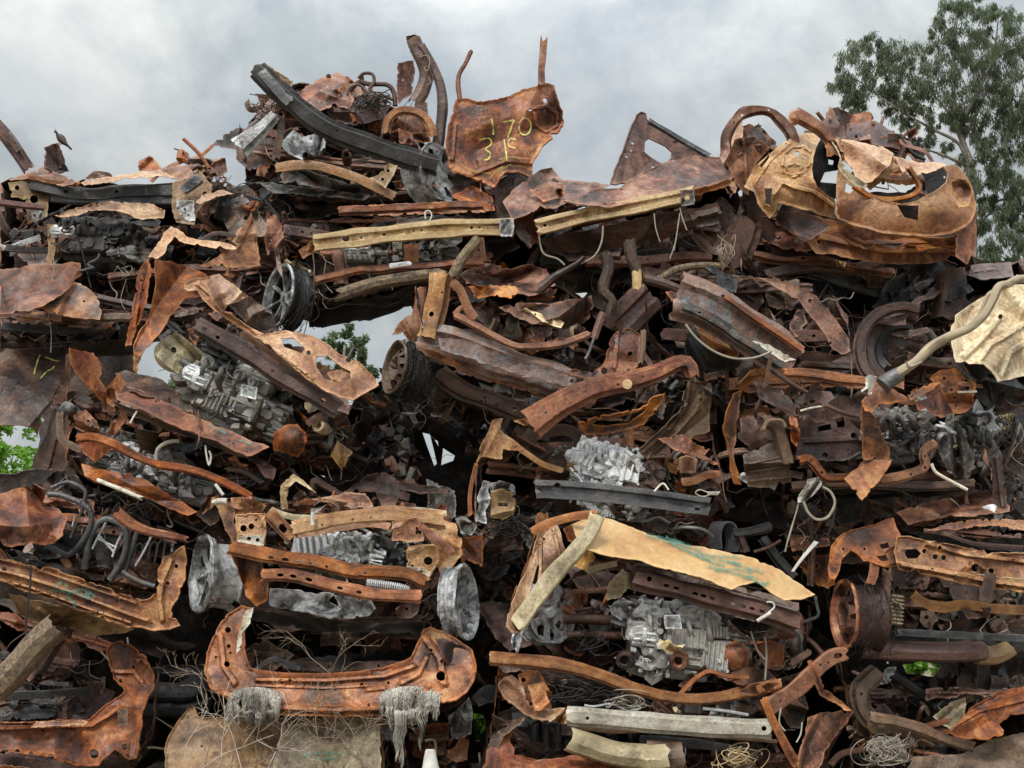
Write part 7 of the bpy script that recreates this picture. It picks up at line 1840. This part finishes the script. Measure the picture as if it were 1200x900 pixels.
bm = bmesh.new(); gcyl(bm, P(65.2, 153.4, CD - .067), .0022, .004, 'Y', 8); link('eye', bm, 'white', bird, None)
for x in (70.2, 72.2):
    bm = bmesh.new(); tube_bm(bm, [P(x, 163.5, CD - .05), P(x - .3, 167, CD - .05), P(x, 169.2, CD - .05), P(x - 1.6, 169.6, CD - .06)], .0022, 5); link('leg', bm, 'beak', bird, None)
# ================================================================== ground, trees, sky, light, camera
nocar(0); K(0, 0, 1)
bm = bmesh.new(); n = 60
def gz(x, y): return .05 * noise.noise(Vector((x * .6, y * .6, 0))) * max(0, 1 - abs(y - 8) / 30) 
xs = [-500, -200, -80, -40, -20] + [-12 + i * .6 for i in range(41)] + [20, 40, 80, 200, 500]
ys = [-60, -20, -6] + [-2 + i * .6 for i in range(40)] + [26, 34, 50, 90, 200, 500, 900]
gv = [[bm.verts.new((x, y, gz(x, y))) for x in xs] for y in ys]
for a, b in zip(gv, gv[1:]):
    for i in range(len(xs) - 1): bm.faces.new((a[i], a[i + 1], b[i + 1], b[i]))
tag(link('ground', bm, 'ground', None, None), kind='structure')

def leaves(bm, c, rad, n, ln, wd, droop, q):
    for _ in range(n):
        while True:
            v = Vector((q.uniform(-1, 1), q.uniform(-1, 1), q.uniform(-1, 1)))
            if v.length < 1: break
        p = Vector(c) + Vector((v.x * rad[0], v.y * rad[1], v.z * rad[2]))
        dr = Vector((q.gauss(0, 1 / (1 + droop)), q.gauss(0, 1 / (1 + droop)), q.gauss(-droop, .6))).normalized()
        s = dr.orthogonal().normalized(); s = Quaternion(dr, q.uniform(0, 6.28)) @ s
        L = ln * q.uniform(.6, 1.2); w = wd * q.uniform(.7, 1.2); nn = dr.cross(s) * L * .12
        a = bm.verts.new(p); b = bm.verts.new(p + dr * L * .45 + s * w + nn); e = bm.verts.new(p + dr * L); f = bm.verts.new(p + dr * L * .45 - s * w + nn)
        bm.faces.new((a, b, e, f))
def tree(name, label, cat, trunk, limbs, clumps, D, mat, ln, wd, droop, per, seed, rt=.12, group=None, spread=1.0):
    """trunk and limbs are pixel paths at depth D; clumps: (x, y, radius px) each scattered through depth"""
    q = random.Random(seed); k = (Y0 + D) / F
    root = bpy.data.objects.new(name, None); COL.objects.link(root)
    b0 = P(trunk[0][0], trunk[0][1], D); root.location = (b0.x, b0.y, 0); tag(root, label, cat, group)
    bm = bmesh.new()
    tp = [P(x, y, D) for x, y in trunk]
    tp = [Vector((tp[0].x, tp[0].y, -.1)), Vector((tp[0].x, tp[0].y, tp[0].z * .5))] + tp if tp[0].z > .3 else tp
    tube_bm(bm, catmull([tuple(p) for p in tp], 5, False), rt, 9, rt * .25, True, .2)
    link('trunk', bm, 'bark', root, None)
    bm = bmesh.new()
    for lm in limbs:
        dz = q.uniform(-.6, .6); m = len(lm)
        tube_bm(bm, catmull([tuple(P(x, y, D + dz * i / m)) for i, (x, y) in enumerate(lm)], 4, False), rt * .42, 6, rt * .1, True, .2)
    if limbs: link('limb', bm, 'bark', root, None)
    bm = bmesh.new()
    for x, y, r_ in clumps:
        rr = r_ * k
        for j in range(max(2, int(r_ / 7 * spread))):
            a = q.uniform(0, 6.28); u = math.sqrt(q.random()) * .8
            c = P(x + r_ * u * math.cos(a), y + r_ * u * math.sin(a), D + q.uniform(-1, 1) * min(1.0, rr * 1.2))
            s = rr * q.uniform(.12, .38)
            leaves(bm, c, (s, s, s * 1.15), int(per * q.uniform(.6, 1.3)), ln, wd, droop, q)
    link('crown', bm, mat, root, None)
    return root
euc = [(985, 92, 18), (1003, 68, 24), (1008, 100, 26), (1022, 50, 14), (1030, 82, 24), (1045, 66, 24), (1052, 100, 24), (1075, 75, 30), (1078, 108, 22), (1050, 128, 16), (1100, 100, 28), (1105, 60, 22), (1095, 30, 14),
       (1115, 18, 26), (1128, 44, 26), (1130, 80, 30), (1130, 112, 26), (1145, 10, 20), (1150, 60, 30), (1160, 100, 28), (1170, 20, 22), (1168, 135, 22), (1180, 70, 30), (1188, 110, 28), (1195, 30, 20), (1200, 60, 24), (1205, 140, 24), (1190, 165, 24),
       (1170, 190, 18), (1150, 205, 22), (1178, 215, 22), (1200, 205, 24), (1190, 240, 20), (1160, 240, 18), (1150, 262, 16), (1205, 262, 20), (1100, 145, 16), (1065, 145, 14), (1010, 128, 14), (1000, 115, 16), (1090, 165, 10), (1130, 190, 14), (1080, 130, 16), (1225, 90, 30), (1230, 170, 30), (1040, 110, 16), (1118, 135, 16), (1150, 160, 20), (1140, 240, 14), (1175, 260, 22), (1195, 285, 22), (1165, 290, 16), (1215, 300, 24), (1205, 232, 24), (1185, 140, 24), (1160, 175, 20), (1128, 140, 18), (1075, 165, 9), (1108, 172, 9), (1150, 300, 14)]
tree('eucalyptus_tree', 'tall grey green eucalyptus with drooping leaves behind the top right of the pile', 'tree', [(1142, 420), (1141, 300), (1138, 200), (1128, 165), (1118, 120), (1118, 60), (1122, 10)],
     [[(1138, 210), (1125, 170), (1090, 150), (1040, 120), (1000, 90)], [(1136, 190), (1120, 150), (1106, 125), (1070, 85)], [(1140, 230), (1165, 200), (1185, 150), (1200, 100)], [(1140, 260), (1150, 245), (1180, 232), (1215, 222)], [(1128, 165), (1150, 120), (1165, 60), (1170, 20)], [(1122, 150), (1145, 110), (1165, 70), (1190, 55)], [(1136, 195), (1100, 180), (1075, 172)], [(1140, 285), (1155, 255), (1165, 250)]],
     euc, 8.0, 'leaf_euc', .095, .0065, 1.3, 72, 3, .07, spread=5.2)
tree('small_tree', 'small round leafy tree seen through the sky gap in the middle of the pile', 'tree', [(402, 520), (403, 440), (404, 405)], [[(403, 440), (392, 410)], [(403, 430), (418, 400)]],
     [(390, 398, 13), (405, 388, 13), (420, 398, 12), (398, 412, 16), (415, 414, 15), (430, 418, 12), (380, 405, 12), (405, 430, 18), (440, 432, 10), (425, 436, 14), (385, 430, 16)], 13, 'leaf_bush', .1, .022, .3, 110, 4, .1, spread=2)
for i, (lab, cl, dd) in enumerate((
    ('bright green bush seen through the gap at the far left', [(-10, 505, 24), (0, 480, 24), (25, 490, 24), (50, 500, 24), (60, 520, 24), (15, 515, 26), (35, 530, 24), (5, 540, 30), (40, 550, 26), (-30, 530, 30), (20, 560, 30)], 11),
    ('dark leafy bush seen through the broken gap beside the bare engine', [(200, 440, 16), (215, 450, 16), (228, 452, 14), (205, 465, 18), (225, 470, 18), (185, 470, 14)], 11),
    ('bright green bush low down behind the second grey fibre tuft', [(560, 845, 14), (565, 860, 14), (555, 875, 14), (568, 885, 14), (550, 860, 12), (575, 870, 12), (560, 835, 12)], 2.2),
    ('bright green bush behind the exhaust at the lower right', [(1068, 786, 13), (1082, 784, 13), (1095, 783, 12), (1078, 776, 12)], 5.2),
    ('bright green bush glimpsed beside the burnt tyres at lower left', [(192, 835, 12), (200, 832, 12), (210, 702, 12), (225, 700, 12), (195, 702, 12)], 2.9),
    ('dull green bush behind the small gap above the round wheel housing', [(995, 370, 14), (1008, 372, 12), (985, 378, 12)], 11),
    ('dull green bush behind the right edge of the pile', [(1165, 310, 24), (1190, 300, 24), (1150, 335, 20), (1200, 330, 24), (1180, 350, 20)], 9))):
    tree('leafy_bush', lab, 'bush', [(cl[0][0], cl[0][1] + (20 if dd > 6 else 6)), (cl[0][0] + 2, cl[0][1] + 2)], [], cl, dd, 'leaf_bright' if 'bright' in lab else 'leaf_bush', .11, .03, .1, 60, 20 + i, .03, group='bushes behind the pile')

# sky
W = bpy.data.worlds.new('World'); SC.world = W; W.use_nodes = True
nt = W.node_tree; N = nt.nodes; Lk = nt.links; bg = N['Background']
SUN_EL, SUN_AZ = math.radians(52), math.radians(-150)     # high, behind the viewer's left shoulder
sky = N.new('ShaderNodeTexSky'); sky.sky_type = 'NISHITA'; sky.sun_disc = False; sky.sun_elevation = SUN_EL; sky.sun_rotation = SUN_AZ; sky.air_density = 1.0; sky.dust_density = 1.5
tc = N.new('ShaderNodeTexCoord')
mp = N.new('ShaderNodeMapping'); mp.inputs['Scale'].default_value = (1.0, 1.0, 1.25); mp.inputs['Location'].default_value = (3.1, .4, .2); mp.inputs['Rotation'].default_value = (0, .35, 0); Lk.new(tc.outputs['Generated'], mp.inputs[0])
def nz(scale, det, dist, rg=.55):
    n = N.new('ShaderNodeTexNoise'); n.inputs['Scale'].default_value = scale; n.inputs['Detail'].default_value = det; n.inputs['Distortion'].default_value = dist; n.inputs['Roughness'].default_value = rg
    Lk.new(mp.outputs[0], n.inputs['Vector']); return n.outputs['Fac']
def rp(src, a, b, ca, cb):
    r = N.new('ShaderNodeValToRGB'); e = r.color_ramp.elements; e[0].position = a; e[0].color = ca; e[1].position = b; e[1].color = cb
    Lk.new(src, r.inputs[0]); return r.outputs[0]
cloud = rp(nz(4.2, 11, .2, .6), .4, .6, (2.85, 3.12, 3.25, 1), (4.5, 4.6, 4.52, 1))
cloud2 = rp(nz(10, 10, .25, .62), .36, .64, (.82, .85, .88, 1), (1.14, 1.13, 1.11, 1))
m1 = N.new('ShaderNodeMix'); m1.data_type = 'RGBA'; m1.blend_type = 'MULTIPLY'; m1.inputs[0].default_value = .8; Lk.new(cloud, m1.inputs[6]); Lk.new(cloud2, m1.inputs[7])
cov = rp(nz(3.2, 7, .4), .28, .52, (.8, .8, .8, 1), (.98, .98, .98, 1))
m2 = N.new('ShaderNodeMix'); m2.data_type = 'RGBA'; Lk.new(cov, m2.inputs[0]); Lk.new(sky.outputs[0], m2.inputs[6]); Lk.new(m1.outputs[2], m2.inputs[7])
m1.clamp_result = False; m2.clamp_result = False
sp = N.new('ShaderNodeSeparateXYZ'); Lk.new(tc.outputs['Generated'], sp.inputs[0])     # an overcast sky is brightest overhead
gr = N.new('ShaderNodeMapRange'); gr.interpolation_type = 'SMOOTHSTEP'; gr.inputs[1].default_value = .28; gr.inputs[2].default_value = 1; gr.inputs[3].default_value = .86; gr.inputs[4].default_value = 3.6; Lk.new(sp.outputs[2], gr.inputs[0])
m3 = N.new('ShaderNodeMix'); m3.data_type = 'RGBA'; m3.blend_type = 'MULTIPLY'; m3.inputs[0].default_value = 1; m3.clamp_result = False; Lk.new(m2.outputs[2], m3.inputs[6]); Lk.new(gr.outputs[0], m3.inputs[7])
Lk.new(m3.outputs[2], bg.inputs[0]); bg.inputs[1].default_value = .1
sd = bpy.data.lights.new('sun', 'SUN'); sd.energy = 1.4; sd.angle = math.radians(14); sd.color = (1.0, .95, .88)
so = bpy.data.objects.new('sun', sd); COL.objects.link(so)
dirv = Vector((math.sin(SUN_AZ) * math.cos(SUN_EL), math.cos(SUN_AZ) * math.cos(SUN_EL), math.sin(SUN_EL)))
so.rotation_euler = dirv.to_track_quat('Z', 'Y').to_euler()

cd = bpy.data.cameras.new('camera'); cam = bpy.data.objects.new('camera', cd); COL.objects.link(cam)
cam.location = CAM; cam.rotation_euler = (math.pi / 2 + PITCH, 0, 0); cd.sensor_width = 36; cd.lens = 36 * F / 1200; cd.clip_end = 3000; cd.clip_start = .05
SC.camera = cam
SC.view_settings.view_transform = 'Standard'; SC.view_settings.look = 'None'; SC.view_settings.exposure = .8; SC.view_settings.gamma = 1
SC.cycles.max_bounces = 6; SC.cycles.transparent_max_bounces = 12
SC.cycles.use_denoising = True
